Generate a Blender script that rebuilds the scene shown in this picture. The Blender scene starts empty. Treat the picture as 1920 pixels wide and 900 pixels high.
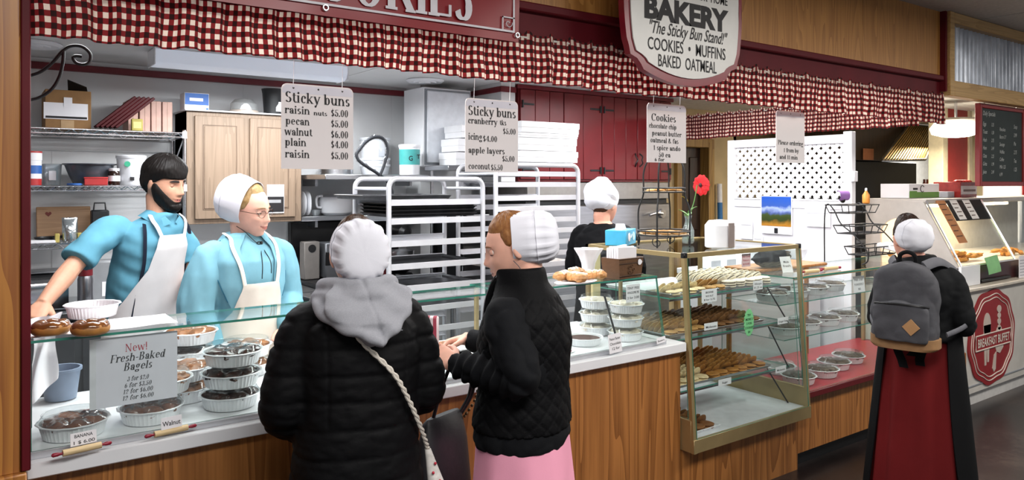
import bpy, bmesh, math, random
import numpy as np
from mathutils import Vector, Matrix, Euler, noise
SC = bpy.context.scene
COL = SC.collection
PI = math.pi
random.seed(7)
# ------------------------------------------------------------------ camera
F, EYE = 1400.0, 1.65
TH = math.atan(1940 / F)                       # stall front runs along +X, kitchen lies towards +Y
CT, ST = math.cos(TH), math.sin(TH)
cam = bpy.data.cameras.new('camera')
cam_o = bpy.data.objects.new('camera', cam)
COL.objects.link(cam_o)
cam_o.location = (0, 0, EYE)
cam_o.rotation_euler = (PI / 2, 0, TH - PI / 2)
cam.sensor_width = 36.0
cam.lens = F / 1920 * 36
cam.shift_y = -107 / 1920
cam.clip_start = 0.02
SC.camera = cam_o
# ------------------------------------------------------------------ view, world, lamps of the building
SC.view_settings.view_transform = 'Standard'
SC.view_settings.look = 'None'
SC.view_settings.gamma = 1.0
SC.view_settings.use_curve_mapping = False
SC.view_settings.exposure = 0.75
SC.cycles.max_bounces = 8
SC.cycles.transparent_max_bounces = 24
SC.cycles.sample_clamp_indirect = 4.0
SC.cycles.use_denoising = True
W = bpy.data.worlds.new('market_hall')
SC.world = W
W.use_nodes = True
W.node_tree.nodes['Background'].inputs[0].default_value = (0.95, 0.97, 1.0, 1)
W.node_tree.nodes['Background'].inputs[1].default_value = 0.26


def area(name, loc, sx, sy, power, color=(1, 1, 1), rot=(0, 0, 0)):
    l = bpy.data.lights.new(name, 'AREA')
    l.shape = 'RECTANGLE'
    l.size, l.size_y, l.energy, l.color = sx, sy, power, color
    o = bpy.data.objects.new(name, l)
    o.location = loc
    o.rotation_euler = rot
    COL.objects.link(o)
    return o


area('kitchen_tube_light', (1.6, 4.75, 2.3), 1.2, 0.25, 30, (0.95, 0.98, 1.0))
area('kitchen_tube_light', (4.2, 3.9, 2.38), 1.6, 0.5, 30, (0.97, 0.98, 1.0))
area('counter_tube_light', (2.9, 2.95, 2.30), 4.6, 0.16, 44, (1.0, 0.99, 0.97))
area('stall_tube_light', (0.7, 3.3, 2.36), 1.0, 0.3, 14, (0.97, 0.98, 1.0))
area('aisle_ceiling_light', (0.9, 0.2, 2.8), 2.4, 0.6, 62, (1.0, 0.97, 0.94))
area('aisle_ceiling_light', (4.2, 0.4, 2.8), 2.4, 0.6, 60, (1.0, 0.96, 0.90))
area('aisle_ceiling_light', (7.5, 0.5, 2.8), 1.6, 0.6, 22, (1.0, 0.95, 0.88))


def ray(px, py):
    a, b = (px - 960) / F, (343 - py) / F
    return CT + ST * a, ST - CT * a, b


def at(px, py, X=None, Y=None, Z=None):
    """world point on a plane X, Y or Z = const seen in direction (px, py) of the 1920 x 900 frame"""
    d = ray(px, py)
    t = X / d[0] if X is not None else Y / d[1] if Y is not None else (Z - EYE) / d[2]
    return Vector((d[0] * t, d[1] * t, EYE + d[2] * t))


# ------------------------------------------------------------------ materials
def lin(h):
    if isinstance(h, str):
        h = h.lstrip('#')
        h = [int(h[i:i + 2], 16) / 255 for i in (0, 2, 4)]
        return tuple(c / 12.92 if c <= 0.04045 else ((c + 0.055) / 1.055) ** 2.4 for c in h)
    return tuple(h)


MATS = {}


class NT:
    def __init__(s, name):
        s.m = bpy.data.materials.new(name)
        s.m.use_nodes = True
        s.t = s.m.node_tree
        s.b = s.t.nodes['Principled BSDF']
        s.out = s.t.nodes['Material Output']

    def n(s, typ, **kw):
        nd = s.t.nodes.new(typ)
        for k, v in kw.items():
            if k.startswith('_'):
                setattr(nd, k[1:], v)
            else:
                nd.inputs[k.replace('__', ' ')].default_value = v
        return nd

    def l(s, a, b):
        s.t.links.new(a, b)

    def coord(s, which='Object', scale=(1, 1, 1)):
        c = s.n('ShaderNodeTexCoord')
        mp = s.n('ShaderNodeMapping')
        mp.inputs['Scale'].default_value = scale
        s.l(c.outputs[which], mp.inputs['Vector'])
        return mp.outputs[0]

    def ramp(s, fac, stops):
        r = s.n('ShaderNodeValToRGB')
        e = r.color_ramp.elements
        while len(e) < len(stops):
            e.new(0.5)
        for k, (p, c) in enumerate(stops):
            e[k].position = p
            e[k].color = (*lin(c), 1)
        s.l(fac, r.inputs[0])
        return r.outputs[0]

    def bump(s, h, strength=0.3, dist=0.01):
        b = s.n('ShaderNodeBump', Strength=strength, Distance=dist)
        s.l(h, b.inputs['Height'])
        s.l(b.outputs[0], s.b.inputs['Normal'])


def mat(name, col='#808080', rough=0.5, metal=0.0, var=0.06, scale=18.0, bump=0.0, bscale=60.0, spec=0.5,
        stretch=(1, 1, 1), coat=0.0, sheen=0.0, sss=0.0, dark=None, bdist=0.004):
    if name in MATS:
        return MATS[name]
    t = NT(name)
    c = np.array(lin(col))
    v = t.coord('Object', stretch)
    nz = t.n('ShaderNodeTexNoise', Scale=scale, Detail=4.0)
    t.l(v, nz.inputs['Vector'])
    r = t.n('ShaderNodeValToRGB')
    e = r.color_ramp.elements
    lo = np.array(lin(dark)) if dark else c * (1 - var * 1.6)
    e[0].position, e[1].position = 0.3, 0.7
    e[0].color = (*np.clip(lo, 0, 1), 1)
    e[1].color = (*np.clip(c * (1 + var), 0, 1), 1)
    t.l(nz.outputs[0], r.inputs[0])
    t.l(r.outputs[0], t.b.inputs['Base Color'])
    t.b.inputs['Roughness'].default_value = rough
    t.b.inputs['Metallic'].default_value = metal
    t.b.inputs['Specular IOR Level'].default_value = spec
    t.b.inputs['Coat Weight'].default_value = coat
    t.b.inputs['Sheen Weight'].default_value = sheen
    if sss:
        t.b.inputs['Subsurface Weight'].default_value = sss
        t.b.inputs['Subsurface Radius'].default_value = (0.6, 0.25, 0.15)
        t.b.inputs['Subsurface Scale'].default_value = 0.012
    if bump:
        n2 = t.n('ShaderNodeTexNoise', Scale=bscale, Detail=3.0)
        t.l(v, n2.inputs['Vector'])
        t.bump(n2.outputs[0], bump, bdist)
    MATS[name] = t.m
    return t.m


def glass(name, tint='#fafdfc', refl=0.0, base_op=0.0, ior_=1.32):
    """thin pane: lets light straight through, mirrors at grazing angles"""
    if name in MATS:
        return MATS[name]
    t = NT(name)
    t.t.nodes.remove(t.b)
    tr = t.n('ShaderNodeBsdfTransparent', Color=(*lin(tint), 1))
    gl = t.n('ShaderNodeBsdfGlossy', Roughness=0.03)
    fr = t.n('ShaderNodeFresnel')
    geo = t.n('ShaderNodeNewGeometry')
    ior = t.n('ShaderNodeMapRange')                 # the same reflectance from either side of the thin sheet
    ior.inputs['To Min'].default_value = ior_
    ior.inputs['To Max'].default_value = 1 / ior_
    t.l(geo.outputs['Backfacing'], ior.inputs['Value'])
    t.l(ior.outputs[0], fr.inputs['IOR'])
    nz = t.n('ShaderNodeTexNoise', Scale=6.0)
    t.l(t.coord(), nz.inputs['Vector'])
    mx = t.n('ShaderNodeMixShader')
    mul = t.n('ShaderNodeMath', _operation='MULTIPLY_ADD')
    mul.inputs[1].default_value = 0.06
    mul.inputs[2].default_value = refl
    t.l(nz.outputs[0], mul.inputs[0])
    ad = t.n('ShaderNodeMath', _operation='ADD', _use_clamp=True)
    t.l(mul.outputs[0], ad.inputs[0])
    t.l(fr.outputs[0], ad.inputs[1])
    t.l(ad.outputs[0], mx.inputs[0])
    t.l(tr.outputs[0], mx.inputs[1])
    t.l(gl.outputs[0], mx.inputs[2])
    last = mx
    if base_op:
        df = t.n('ShaderNodeBsdfDiffuse', Color=(*lin('#dfe6e8'), 1))
        m2 = t.n('ShaderNodeMixShader', Fac=base_op)
        t.l(mx.outputs[0], m2.inputs[1])
        t.l(df.outputs[0], m2.inputs[2])
        last = m2
    t.l(last.outputs[0], t.out.inputs[0])
    MATS[name] = t.m
    return t.m


def emit(name, col='#ffffff', strength=1.0):
    if name in MATS:
        return MATS[name]
    t = NT(name)
    t.b.inputs['Base Color'].default_value = (*lin(col), 1)
    t.b.inputs['Emission Color'].default_value = (*lin(col), 1)
    t.b.inputs['Emission Strength'].default_value = strength
    MATS[name] = t.m
    return t.m


def wood(name, light, dark, scale=1.0, rough=0.35, axis='Z', contrast=(0.35, 0.65), coat=0.2):
    """plywood / board grain running along one axis"""
    if name in MATS:
        return MATS[name]
    t = NT(name)
    st = {'Z': (9, 9, 0.7), 'X': (0.7, 9, 9), 'Y': (9, 0.7, 9)}[axis]
    v = t.coord('Object', tuple(k * scale for k in st))
    n1 = t.n('ShaderNodeTexNoise', Scale=1.0, Detail=2.0, Distortion=0.35)
    t.l(v, n1.inputs['Vector'])
    m1 = t.n('ShaderNodeMath', _operation='MULTIPLY')
    m1.inputs[1].default_value = 13.0
    t.l(n1.outputs[0], m1.inputs[0])
    m2 = t.n('ShaderNodeMath', _operation='FRACT')
    t.l(m1.outputs[0], m2.inputs[0])
    st2 = {'Z': (120, 120, 3), 'X': (3, 120, 120), 'Y': (120, 3, 120)}[axis]
    n2 = t.n('ShaderNodeTexNoise', Scale=1.0, Detail=2.0)
    t.l(t.coord('Object', st2), n2.inputs['Vector'])
    mx = t.n('ShaderNodeMath', _operation='MULTIPLY_ADD')
    mx.inputs[1].default_value = 0.5
    t.l(m2.outputs[0], mx.inputs[0])
    m3 = t.n('ShaderNodeMath', _operation='MULTIPLY')
    m3.inputs[1].default_value = 0.5
    t.l(n2.outputs[0], m3.inputs[0])
    t.l(m3.outputs[0], mx.inputs[2])
    c = t.ramp(mx.outputs[0], [(contrast[0], light), (contrast[1], dark)])
    t.l(c, t.b.inputs['Base Color'])
    t.b.inputs['Roughness'].default_value = rough
    t.b.inputs['Coat Weight'].default_value = coat
    t.b.inputs['Coat Roughness'].default_value = 0.3
    MATS[name] = t.m
    return t.m


def gingham(name, cell):
    """woven red / cream / brown-black check from the cloth's own UV (metres)"""
    if name in MATS:
        return MATS[name]
    t = NT(name)
    uv = t.n('ShaderNodeUVMap', _uv_map='UVMap')
    sep = t.n('ShaderNodeSeparateXYZ')
    t.l(uv.outputs[0], sep.inputs[0])
    fr = []
    for k in (0, 1):
        m = t.n('ShaderNodeMath', _operation='DIVIDE')
        m.inputs[1].default_value = cell * 2
        t.l(sep.outputs[k], m.inputs[0])
        f = t.n('ShaderNodeMath', _operation='FRACT')
        t.l(m.outputs[0], f.inputs[0])
        g = t.n('ShaderNodeMath', _operation='GREATER_THAN')
        g.inputs[1].default_value = 0.5
        t.l(f.outputs[0], g.inputs[0])
        fr.append(g.outputs[0])
    a = t.n('ShaderNodeMath', _operation='MULTIPLY_ADD')
    a.inputs[1].default_value = 0.5
    t.l(fr[0], a.inputs[0])
    h = t.n('ShaderNodeMath', _operation='MULTIPLY')
    h.inputs[1].default_value = 0.5
    t.l(fr[1], h.inputs[0])
    t.l(h.outputs[0], a.inputs[2])
    nz = t.n('ShaderNodeTexNoise', Scale=900.0, Detail=1.0)
    t.l(uv.outputs[0], nz.inputs['Vector'])
    r = t.n('ShaderNodeValToRGB')
    r.color_ramp.interpolation = 'CONSTANT'
    e = r.color_ramp.elements
    e.new(0.75)
    e[0].position, e[1].position, e[2].position = 0.0, 0.25, 0.75
    e[0].color, e[1].color, e[2].color = (*lin('#efdccb'), 1), (*lin('#801f22'), 1), (*lin('#2a0d0c'), 1)
    t.l(a.outputs[0], r.inputs[0])
    t.l(r.outputs[0], t.b.inputs['Base Color'])
    t.b.inputs['Roughness'].default_value = 0.85
    t.bump(nz.outputs[0], 0.2, 0.002)
    # thin cotton lets a little light through
    tl = t.n('ShaderNodeBsdfTranslucent')
    t.l(r.outputs[0], tl.inputs[0])
    mx = t.n('ShaderNodeMixShader', Fac=0.25)
    t.l(t.b.outputs[0], mx.inputs[1])
    t.l(tl.outputs[0], mx.inputs[2])
    t.l(mx.outputs[0], t.out.inputs[0])
    MATS[name] = t.m
    return t.m


# ------------------------------------------------------------------ mesh builder
class MB:
    def __init__(s):
        s.v, s.f, s.m, s.uv = [], [], [], []
        s.x = None

    def add(s, vs, fs, mi=0, uv=None):
        b = len(s.v)
        if s.x is not None:
            vs = [s.x @ Vector(p) for p in vs]
        s.v += [tuple(p) for p in vs]
        s.uv += list(uv) if uv is not None else [(0, 0)] * len(vs)
        s.f += [tuple(i + b for i in f) for f in fs]
        s.m += [mi] * len(fs)
        return s

    def box(s, x0, x1, y0, y1, z0, z1, b=0.0, mi=0):
        if b <= 0:
            v = [(x, y, z) for x in (x0, x1) for y in (y0, y1) for z in (z0, z1)]
            return s.add(v, [(0, 1, 3, 2), (4, 6, 7, 5), (0, 4, 5, 1), (2, 3, 7, 6), (0, 2, 6, 4), (1, 5, 7, 3)], mi)
        b = min(b, abs(x1 - x0) / 2.01, abs(y1 - y0) / 2.01, abs(z1 - z0) / 2.01)
        v, ix = [], {}
        X, Y, Z = (x0, x1), (y0, y1), (z0, z1)
        sg = (1, -1)
        for i in (0, 1):
            for j in (0, 1):
                for k in (0, 1):
                    p = (X[i], Y[j], Z[k])
                    d = (sg[i] * b, sg[j] * b, sg[k] * b)
                    for a in (0, 1, 2):           # vertex lying on the face of axis a
                        q = [p[c] + (0 if c == a else d[c]) for c in range(3)]
                        ix[(i, j, k, a)] = len(v)
                        v.append(q)
        f = []
        for e in (0, 1):
            f.append([ix[(e, j, k, 0)] for j, k in ((0, 0), (1, 0), (1, 1), (0, 1))])
            f.append([ix[(i, e, k, 1)] for i, k in ((0, 0), (1, 0), (1, 1), (0, 1))])
            f.append([ix[(i, j, e, 2)] for i, j in ((0, 0), (1, 0), (1, 1), (0, 1))])
        for i in (0, 1):
            for j in (0, 1):
                f.append([ix[(i, j, 0, 0)], ix[(i, j, 1, 0)], ix[(i, j, 1, 1)], ix[(i, j, 0, 1)]])
                f.append([ix[(i, 0, j, 0)], ix[(i, 1, j, 0)], ix[(i, 1, j, 2)], ix[(i, 0, j, 2)]])
                f.append([ix[(0, i, j, 1)], ix[(1, i, j, 1)], ix[(1, i, j, 2)], ix[(0, i, j, 2)]])
                for k in (0, 1):
                    f.append([ix[(i, j, k, a)] for a in range(3)])
        return s.add(v, f, mi)

    def loft(s, rings, mi=0, caps=True, closed=True, uv=None):
        n = len(rings[0])
        v = [p for r in rings for p in r]
        f = []
        for i in range(len(rings) - 1):
            for j in range(n if closed else n - 1):
                k = (j + 1) % n
                f.append((i * n + j, i * n + k, (i + 1) * n + k, (i + 1) * n + j))
        if caps and closed:
            f.append(tuple(range(n))[::-1])
            f.append(tuple((len(rings) - 1) * n + j for j in range(n)))
        return s.add(v, f, mi, uv)

    def cyl(s, p0, p1, r0, r1=None, n=16, mi=0, caps=True):
        r1 = r0 if r1 is None else r1
        return s.tube([p0, p1], [r0, r1], n, mi, caps)

    def tube(s, pts, r, n=8, mi=0, caps=True, closed=False, flat=1.0, up=None):
        pts = [Vector(p) for p in pts]
        m = len(pts)
        rs = r if isinstance(r, (list, tuple)) else [r] * m
        T = []
        for i in range(m):
            a = pts[(i - 1) % m] if closed or i > 0 else pts[i]
            c = pts[(i + 1) % m] if closed or i < m - 1 else pts[i]
            d = (c - a)
            T.append(d.normalized() if d.length > 1e-9 else Vector((0, 0, 1)))
        u = Vector(up) if up is not None else (Vector((0, 0, 1)) if abs(T[0].z) < 0.9 else Vector((1, 0, 0)))
        u = (u - T[0] * u.dot(T[0])).normalized()
        rings = []
        for i in range(m):
            if i:
                u = u - T[i] * u.dot(T[i])
                u = u.normalized() if u.length > 1e-6 else T[i].orthogonal().normalized()
            w = T[i].cross(u)
            rings.append([pts[i] + (u * math.cos(2 * PI * k / n) * flat + w * math.sin(2 * PI * k / n)) * rs[i] for k in range(n)])
        if closed:
            rings.append(rings[0])
            caps = False
        return s.loft(rings, mi, caps)

    def lathe(s, prof, c=(0, 0, 0), n=28, mi=0, caps=True, fn=None):
        rings = []
        for q, (r, z) in enumerate(prof):
            rg = []
            for k in range(n):
                a = 2 * PI * k / n
                rr = r if fn is None else fn(r, z, a, q)
                rg.append((c[0] + rr * math.cos(a), c[1] + rr * math.sin(a), c[2] + z))
            rings.append(rg)
        return s.loft(rings, mi, caps)

    def prism(s, poly, z0, z1, mi=0, xf=None):
        """2D outline (x, y) given a thickness z0..z1"""
        n = len(poly)
        v = [(x, y, z0) for x, y in poly] + [(x, y, z1) for x, y in poly]
        if xf is not None:
            v = [xf @ Vector(p) for p in v]
        f = [tuple(range(n))[::-1], tuple(range(n, 2 * n))] + [(i, (i + 1) % n, n + (i + 1) % n, n + i) for i in range(n)]
        return s.add(v, f, mi)

    def grid(s, fn, nu, nv, mi=0, uvf=None, thick=None):
        v = [fn(i / nu, j / nv) for i in range(nu + 1) for j in range(nv + 1)]
        uv = [uvf(i / nu, j / nv) for i in range(nu + 1) for j in range(nv + 1)] if uvf else None
        w = nv + 1
        f = [(i * w + j, (i + 1) * w + j, (i + 1) * w + j + 1, i * w + j + 1) for i in range(nu) for j in range(nv)]
        return s.add(v, f, mi, uv)

    def ball(s, c, r, n=16, m=10, mi=0, sc=(1, 1, 1), jit=0.0, seed=0):
        rings = []
        for i in range(m + 1):
            a = PI * i / m
            rr = max(math.sin(a), 1e-3)
            rg = []
            for k in range(n):
                b = 2 * PI * k / n
                d = Vector((rr * math.cos(b), rr * math.sin(b), -math.cos(a)))
                q = 1 + (noise.noise(d * 2.2 + Vector((seed * 7.1, seed, 0))) * jit if jit else 0)
                rg.append((c[0] + d.x * r * sc[0] * q, c[1] + d.y * r * sc[1] * q, c[2] + d.z * r * sc[2] * q))
            rings.append(rg)
        return s.loft(rings, mi)

    def mesh(s, name, mats, angle=38, smooth=True):
        me = bpy.data.meshes.new(name)
        me.from_pydata(s.v, [], s.f)
        for m in (mats if isinstance(mats, (list, tuple)) else [mats]):
            me.materials.append(m)
        me.polygons.foreach_set('material_index', s.m)
        if any(u != (0, 0) for u in s.uv[:400]) or any(u != (0, 0) for u in s.uv[-50:]):
            L = me.uv_layers.new(name='UVMap')
            ix = np.empty(len(me.loops), dtype=np.int32)
            me.loops.foreach_get('vertex_index', ix)
            L.data.foreach_set('uv', np.array(s.uv, dtype=np.float32)[ix].ravel())
        bm = bmesh.new()
        bm.from_mesh(me)
        bmesh.ops.recalc_face_normals(bm, faces=bm.faces)
        bm.to_mesh(me)
        bm.free()
        if smooth:
            me.polygons.foreach_set('use_smooth', [True] * len(me.polygons))
            me.set_sharp_from_angle(angle=math.radians(angle))
        return me

    def build(s, name, mats, parent=None, angle=38, smooth=True, loc=None):
        o = bpy.data.objects.new(name, s.mesh(name, mats, angle, smooth))
        COL.objects.link(o)
        if parent is not None:
            o.parent = parent
        if loc is not None:
            o.location = loc
        return o


def tag(o, label, cat, group=None, kind=None):
    o['label'] = label
    o['category'] = cat
    if group:
        o['group'] = group
    if kind:
        o['kind'] = kind
    return o


def thing(name, label, cat, loc=(0, 0, 0), rz=0.0, group=None):
    o = bpy.data.objects.new(name, None)
    o.empty_display_size = 0.05
    o.location = loc
    o.rotation_euler = (0, 0, rz)
    COL.objects.link(o)
    return tag(o, label, cat, group)


def struct(mb, name, m, **kw):
    o = mb.build(name, m, **kw)
    o['kind'] = 'structure'
    return o


def dup(o, loc=None, rz=None, label=None, group=None, rot=None, parent=None):
    """copy of a thing with copies of its parts and sub-parts"""
    c = o.copy()
    COL.objects.link(c)
    if parent is not None:
        c.parent = parent
    for ch in list(o.children):
        dup(ch, parent=c)
    if loc is not None:
        c.location = loc
    if rz is not None:
        c.rotation_euler = (0, 0, rz)
    if rot is not None:
        c.rotation_euler = rot
    if label:
        c['label'] = label
    if group:
        c['group'] = group
    return c


def arc(cx, cy, r, a0, a1, n=12):
    return [(cx + r * math.cos(math.radians(a0 + (a1 - a0) * k / n)), cy + r * math.sin(math.radians(a0 + (a1 - a0) * k / n))) for k in range(n + 1)]


def smooth_path(pts, k=6, closed=False):
    """Catmull-Rom through the points"""
    P_ = [Vector(p) for p in pts]
    out = []
    n = len(P_)
    for i in range(n if closed else n - 1):
        p0 = P_[(i - 1) % n] if closed or i > 0 else P_[i]
        p1, p2 = P_[i], P_[(i + 1) % n]
        p3 = P_[(i + 2) % n] if closed or i + 2 < n else p2
        for j in range(k):
            t = j / k
            out.append(0.5 * ((2 * p1) + (p2 - p0) * t + (2 * p0 - 5 * p1 + 4 * p2 - p3) * t * t + (3 * p1 - p0 - 3 * p2 + p3) * t ** 3))
    if not closed:
        out.append(P_[-1])
    return out
# ------------------------------------------------------------------ lettering (flat letters as mesh)
def _sg():
    """small serif alphabet: stems, bowls, diagonals"""
    G = {}

    def g(ch, adv, *st):
        G[ch] = (adv, st)
    S = lambda x, y0, y1, f='', w=1: ('S', x, y0, y1, f, w)
    A = lambda cx, cy, rx, ry, a0, a1: ('A', cx, cy, rx, ry, a0, a1)
    O = lambda cx, cy, rx, ry: ('A', cx, cy, rx, ry, 0, 360)
    Hh = lambda x0, x1, y: ('H', x0, x1, y)
    D = lambda x0, y0, x1, y1, w=1: ('D', x0, y0, x1, y1, w)
    T = lambda x, y: ('T', x, y)
    g(' ', .28)
    g('a', .5, A(.22, .35, .14, .14, 165, 0), S(.36, 0, .35, 'r'), O(.22, .14, .14, .14), T(.11, .36))
    g('b', .54, S(.1, 0, .72, 'T'), O(.27, .24, .17, .25))
    g('c', .47, A(.26, .25, .18, .25, 45, 315), T(.36, .38))
    g('d', .56, S(.4, 0, .72, 'Tr'), O(.23, .24, .17, .25))
    g('e', .5, A(.25, .25, .18, .25, 0, 318), Hh(.09, .42, .26))
    g('f', .36, S(.15, 0, .55, 'b'), A(.26, .55, .11, .17, 180, 30), Hh(.03, .3, .49), T(.34, .62))
    g('g', .5, O(.22, .33, .15, .17), A(.22, -.1, .18, .11, 0, 360), Hh(.34, .46, .47))
    g('h', .58, S(.11, 0, .72, 'Tb'), A(.27, .33, .16, .17, 180, 0), S(.43, 0, .33, 'b'))
    g('i', .27, S(.12, 0, .5, 'Tb'), T(.12, .66))
    g('j', .27, S(.14, -.12, .5, 'T'), T(.14, .66))
    g('k', .56, S(.11, 0, .72, 'Tb'), D(.15, .18, .4, .48, .5), D(.22, .28, .44, .0), Hh(.32, .5, .48), Hh(.34, .54, .01))
    g('l', .27, S(.12, 0, .72, 'Tb'))
    g('m', .86, S(.11, 0, .5, 'Tb'), A(.26, .33, .15, .17, 180, 0), S(.41, 0, .33, 'b'), A(.57, .33, .15, .17, 180, 0), S(.72, 0, .33, 'b'))
    g('n', .58, S(.11, 0, .5, 'Tb'), A(.27, .33, .16, .17, 180, 0), S(.43, 0, .33, 'b'))
    g('o', .53, O(.26, .25, .19, .25))
    g('p', .55, S(.11, -.22, .5, 'Tb'), O(.28, .25, .17, .25))
    g('q', .55, S(.42, -.22, .5, 'b'), O(.24, .25, .17, .25))
    g('r', .42, S(.11, 0, .5, 'Tb'), A(.27, .33, .14, .16, 180, 60), T(.35, .43))
    g('s', .43, A(.2, .365, .13, .13, 30, 260), A(.2, .125, .14, .13, 80, -155))
    g('t', .36, S(.15, .1, .64), A(.26, .12, .11, .12, 180, 330), Hh(.03, .3, .49))
    g('u', .58, S(.11, .15, .5, 'T'), A(.26, .17, .15, .17, 180, 360), S(.42, 0, .5, 'Tr'))
    g('v', .52, D(.08, .49, .26, 0), D(.44, .49, .26, 0, .5), Hh(.0, .17, .49), Hh(.36, .52, .49))
    g('w', .76, D(.08, .49, .22, 0), D(.38, .49, .22, 0, .5), D(.38, .49, .54, 0), D(.68, .49, .54, 0, .5), Hh(0, .17, .49), Hh(.6, .76, .49))
    g('x', .52, D(.08, .49, .43, 0), D(.43, .49, .08, 0, .5), Hh(0, .18, .49), Hh(.34, .52, .01))
    g('y', .52, D(.08, .49, .27, 0), D(.45, .49, .17, -.2, .55), Hh(0, .17, .49), Hh(.37, .53, .49), T(.14, -.18))
    g('z', .46, Hh(.06, .4, .47), Hh(.06, .4, .02), D(.38, .47, .08, .02))
    g('A', .7, D(.33, .72, .58, 0), D(.33, .72, .1, 0, .5), Hh(.18, .48, .24), Hh(0, .2, .01), Hh(.46, .7, .01))
    g('B', .62, S(.14, 0, .72, 'tb'), A(.3, .55, .17, .17, 90, -90), A(.31, .19, .2, .19, 90, -90), Hh(.14, .32, .7), Hh(.14, .32, .37), Hh(.14, .32, .02))
    g('C', .66, A(.36, .36, .28, .37, 45, 315), S(.58, .5, .7, ''), )
    g('E', .6, S(.14, 0, .72, 'tb'), Hh(.14, .52, .69), Hh(.14, .42, .37), Hh(.14, .54, .03), S(.52, .55, .7, '', .4), S(.54, .02, .18, '', .4))
    g('F', .57, S(.14, 0, .72, 'tb'), Hh(.14, .52, .69), Hh(.14, .42, .37), S(.52, .55, .7, '', .4))
    g('I', .32, S(.16, 0, .72, 'tb'))
    g('K', .68, S(.14, 0, .72, 'tb'), D(.2, .3, .54, .7, .5), D(.28, .4, .58, .02), Hh(.44, .64, .7), Hh(.46, .7, .01))
    g('N', .74, S(.14, 0, .72, 'tb', .5), D(.14, .72, .58, 0), S(.58, 0, .72, 't', .5))
    g('O', .74, O(.37, .36, .29, .37))
    g('P', .58, S(.14, 0, .72, 'tb'), A(.3, .53, .19, .19, 90, -90), Hh(.14, .31, .7), Hh(.14, .31, .35))
    g('S', .54, A(.27, .54, .18, .18, 25, 265), A(.27, .18, .2, .18, 85, -160))
    g('W', .98, D(.1, .72, .3, 0), D(.5, .72, .3, 0, .5), D(.5, .72, .7, 0), D(.9, .72, .7, 0, .5), Hh(0, .2, .7), Hh(.8, 1, .7))
    g('0', .5, O(.25, .33, .18, .34))
    g('1', .4, S(.22, 0, .66, 'b'), D(.08, .56, .22, .66, .5))
    g('2', .5, A(.24, .49, .16, .17, 170, -35), D(.4, .42, .08, .04, .6), Hh(.07, .43, .04), T(.1, .5))
    g('3', .48, A(.22, .5, .15, .15, 160, -90), A(.22, .18, .18, .19, 90, -160), T(.08, .14))
    g('4', .52, S(.34, 0, .66, 'b'), D(.34, .66, .05, .2, .5), Hh(.04, .48, .19))
    g('5', .48, Hh(.12, .42, .62), S(.13, .36, .64, '', .5), A(.22, .2, .19, .2, 130, -160), T(.08, .14))
    g('6', .5, O(.25, .2, .17, .2), A(.34, .28, .26, .38, 180, 95))
    g('8', .5, O(.25, .5, .14, .15), O(.25, .18, .18, .18))
    g('$', .48, A(.23, .46, .14, .15, 25, 265), A(.23, .17, .15, .15, 85, -160), S(.23, -.08, .74, '', .4))
    g('.', .22, T(.1, .05))
    g('!', .28, S(.13, .2, .72), T(.13, .05))
    g('-', .34, Hh(.04, .28, .24), Hh(.04, .28, .27))
    g('&', .7, O(.26, .54, .12, .15), A(.26, .2, .2, .2, 60, 330), D(.2, .46, .58, .02))
    g("'", .16, S(.07, .52, .72, '', .6))
    return G


SERIF = _sg()


def serif_shapes(txt, w=0.085, h=0.034):
    """list of (verts2d, faces) and the total advance, for letter size 1"""
    V, Fc = [], []
    x0 = 0.0
    se = h * 1.1

    def quad(a, b, c, d):
        n = len(V)
        V.extend([a, b, c, d])
        Fc.append((n, n + 1, n + 2, n + 3))

    def rect(xa, xb, ya, yb):
        quad((xa, ya), (xb, ya), (xb, yb), (xa, yb))
    for ch in txt:
        adv, st = SERIF.get(ch, SERIF['o'])
        for s in st:
            if s[0] == 'S':
                _, x, y0, y1, f, k = s
                x += x0
                ww = max(w * k, h) / 2
                rect(x - ww, x + ww, y0, y1)
                if 'b' in f:
                    rect(x - ww - .05, x + ww + .05, y0, y0 + se)
                if 'r' in f:
                    rect(x, x + ww + .06, y0, y0 + se)
                if 't' in f:
                    rect(x - ww - .05, x + ww + .05, y1 - se, y1)
                if 'T' in f:
                    quad((x - ww - .06, y1 - se * 1.6), (x, y1 - se * 1.3), (x, y1), (x - ww - .06, y1 - se * .7))
            elif s[0] == 'A':
                _, cx, cy, rx, ry, a0, a1 = s
                n = max(6, int(abs(a1 - a0) / 15))
                b = len(V)
                for k in range(n + 1):
                    a = math.radians(a0 + (a1 - a0) * k / n)
                    t = (h + (w * 1.05 - h) * abs(math.cos(a)) ** 1.3) / 2
                    if a1 - a0 != 360 and k in (0, n):
                        t = max(t * .8, h / 2)
                    c_, s_ = math.cos(a), math.sin(a)
                    V.append((x0 + cx + (rx - w * .3 + t) * c_, cy + (ry - h * .5 + t) * s_))
                    V.append((x0 + cx + (rx - w * .3 - t) * c_, cy + (ry - h * .5 - t) * s_))
                for k in range(n):
                    Fc.append((b + 2 * k, b + 2 * k + 1, b + 2 * k + 3, b + 2 * k + 2))
            elif s[0] == 'H':
                rect(x0 + s[1], x0 + s[2], s[3] - h / 2, s[3] + h / 2)
            elif s[0] == 'D':
                _, xa, ya, xb, yb, k = s
                ww = max(w * k, h) / 2 * 1.08
                quad((x0 + xa - ww, ya), (x0 + xa + ww, ya), (x0 + xb + ww, yb), (x0 + xb - ww, yb))
            elif s[0] == 'T':
                r = w * .62
                b = len(V)
                for k in range(10):
                    V.append((x0 + s[1] + r * math.cos(k * PI / 5), s[2] + r * math.sin(k * PI / 5)))
                Fc.append(tuple(range(b, b + 10)))
        x0 += adv
    return V, Fc, x0


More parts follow.
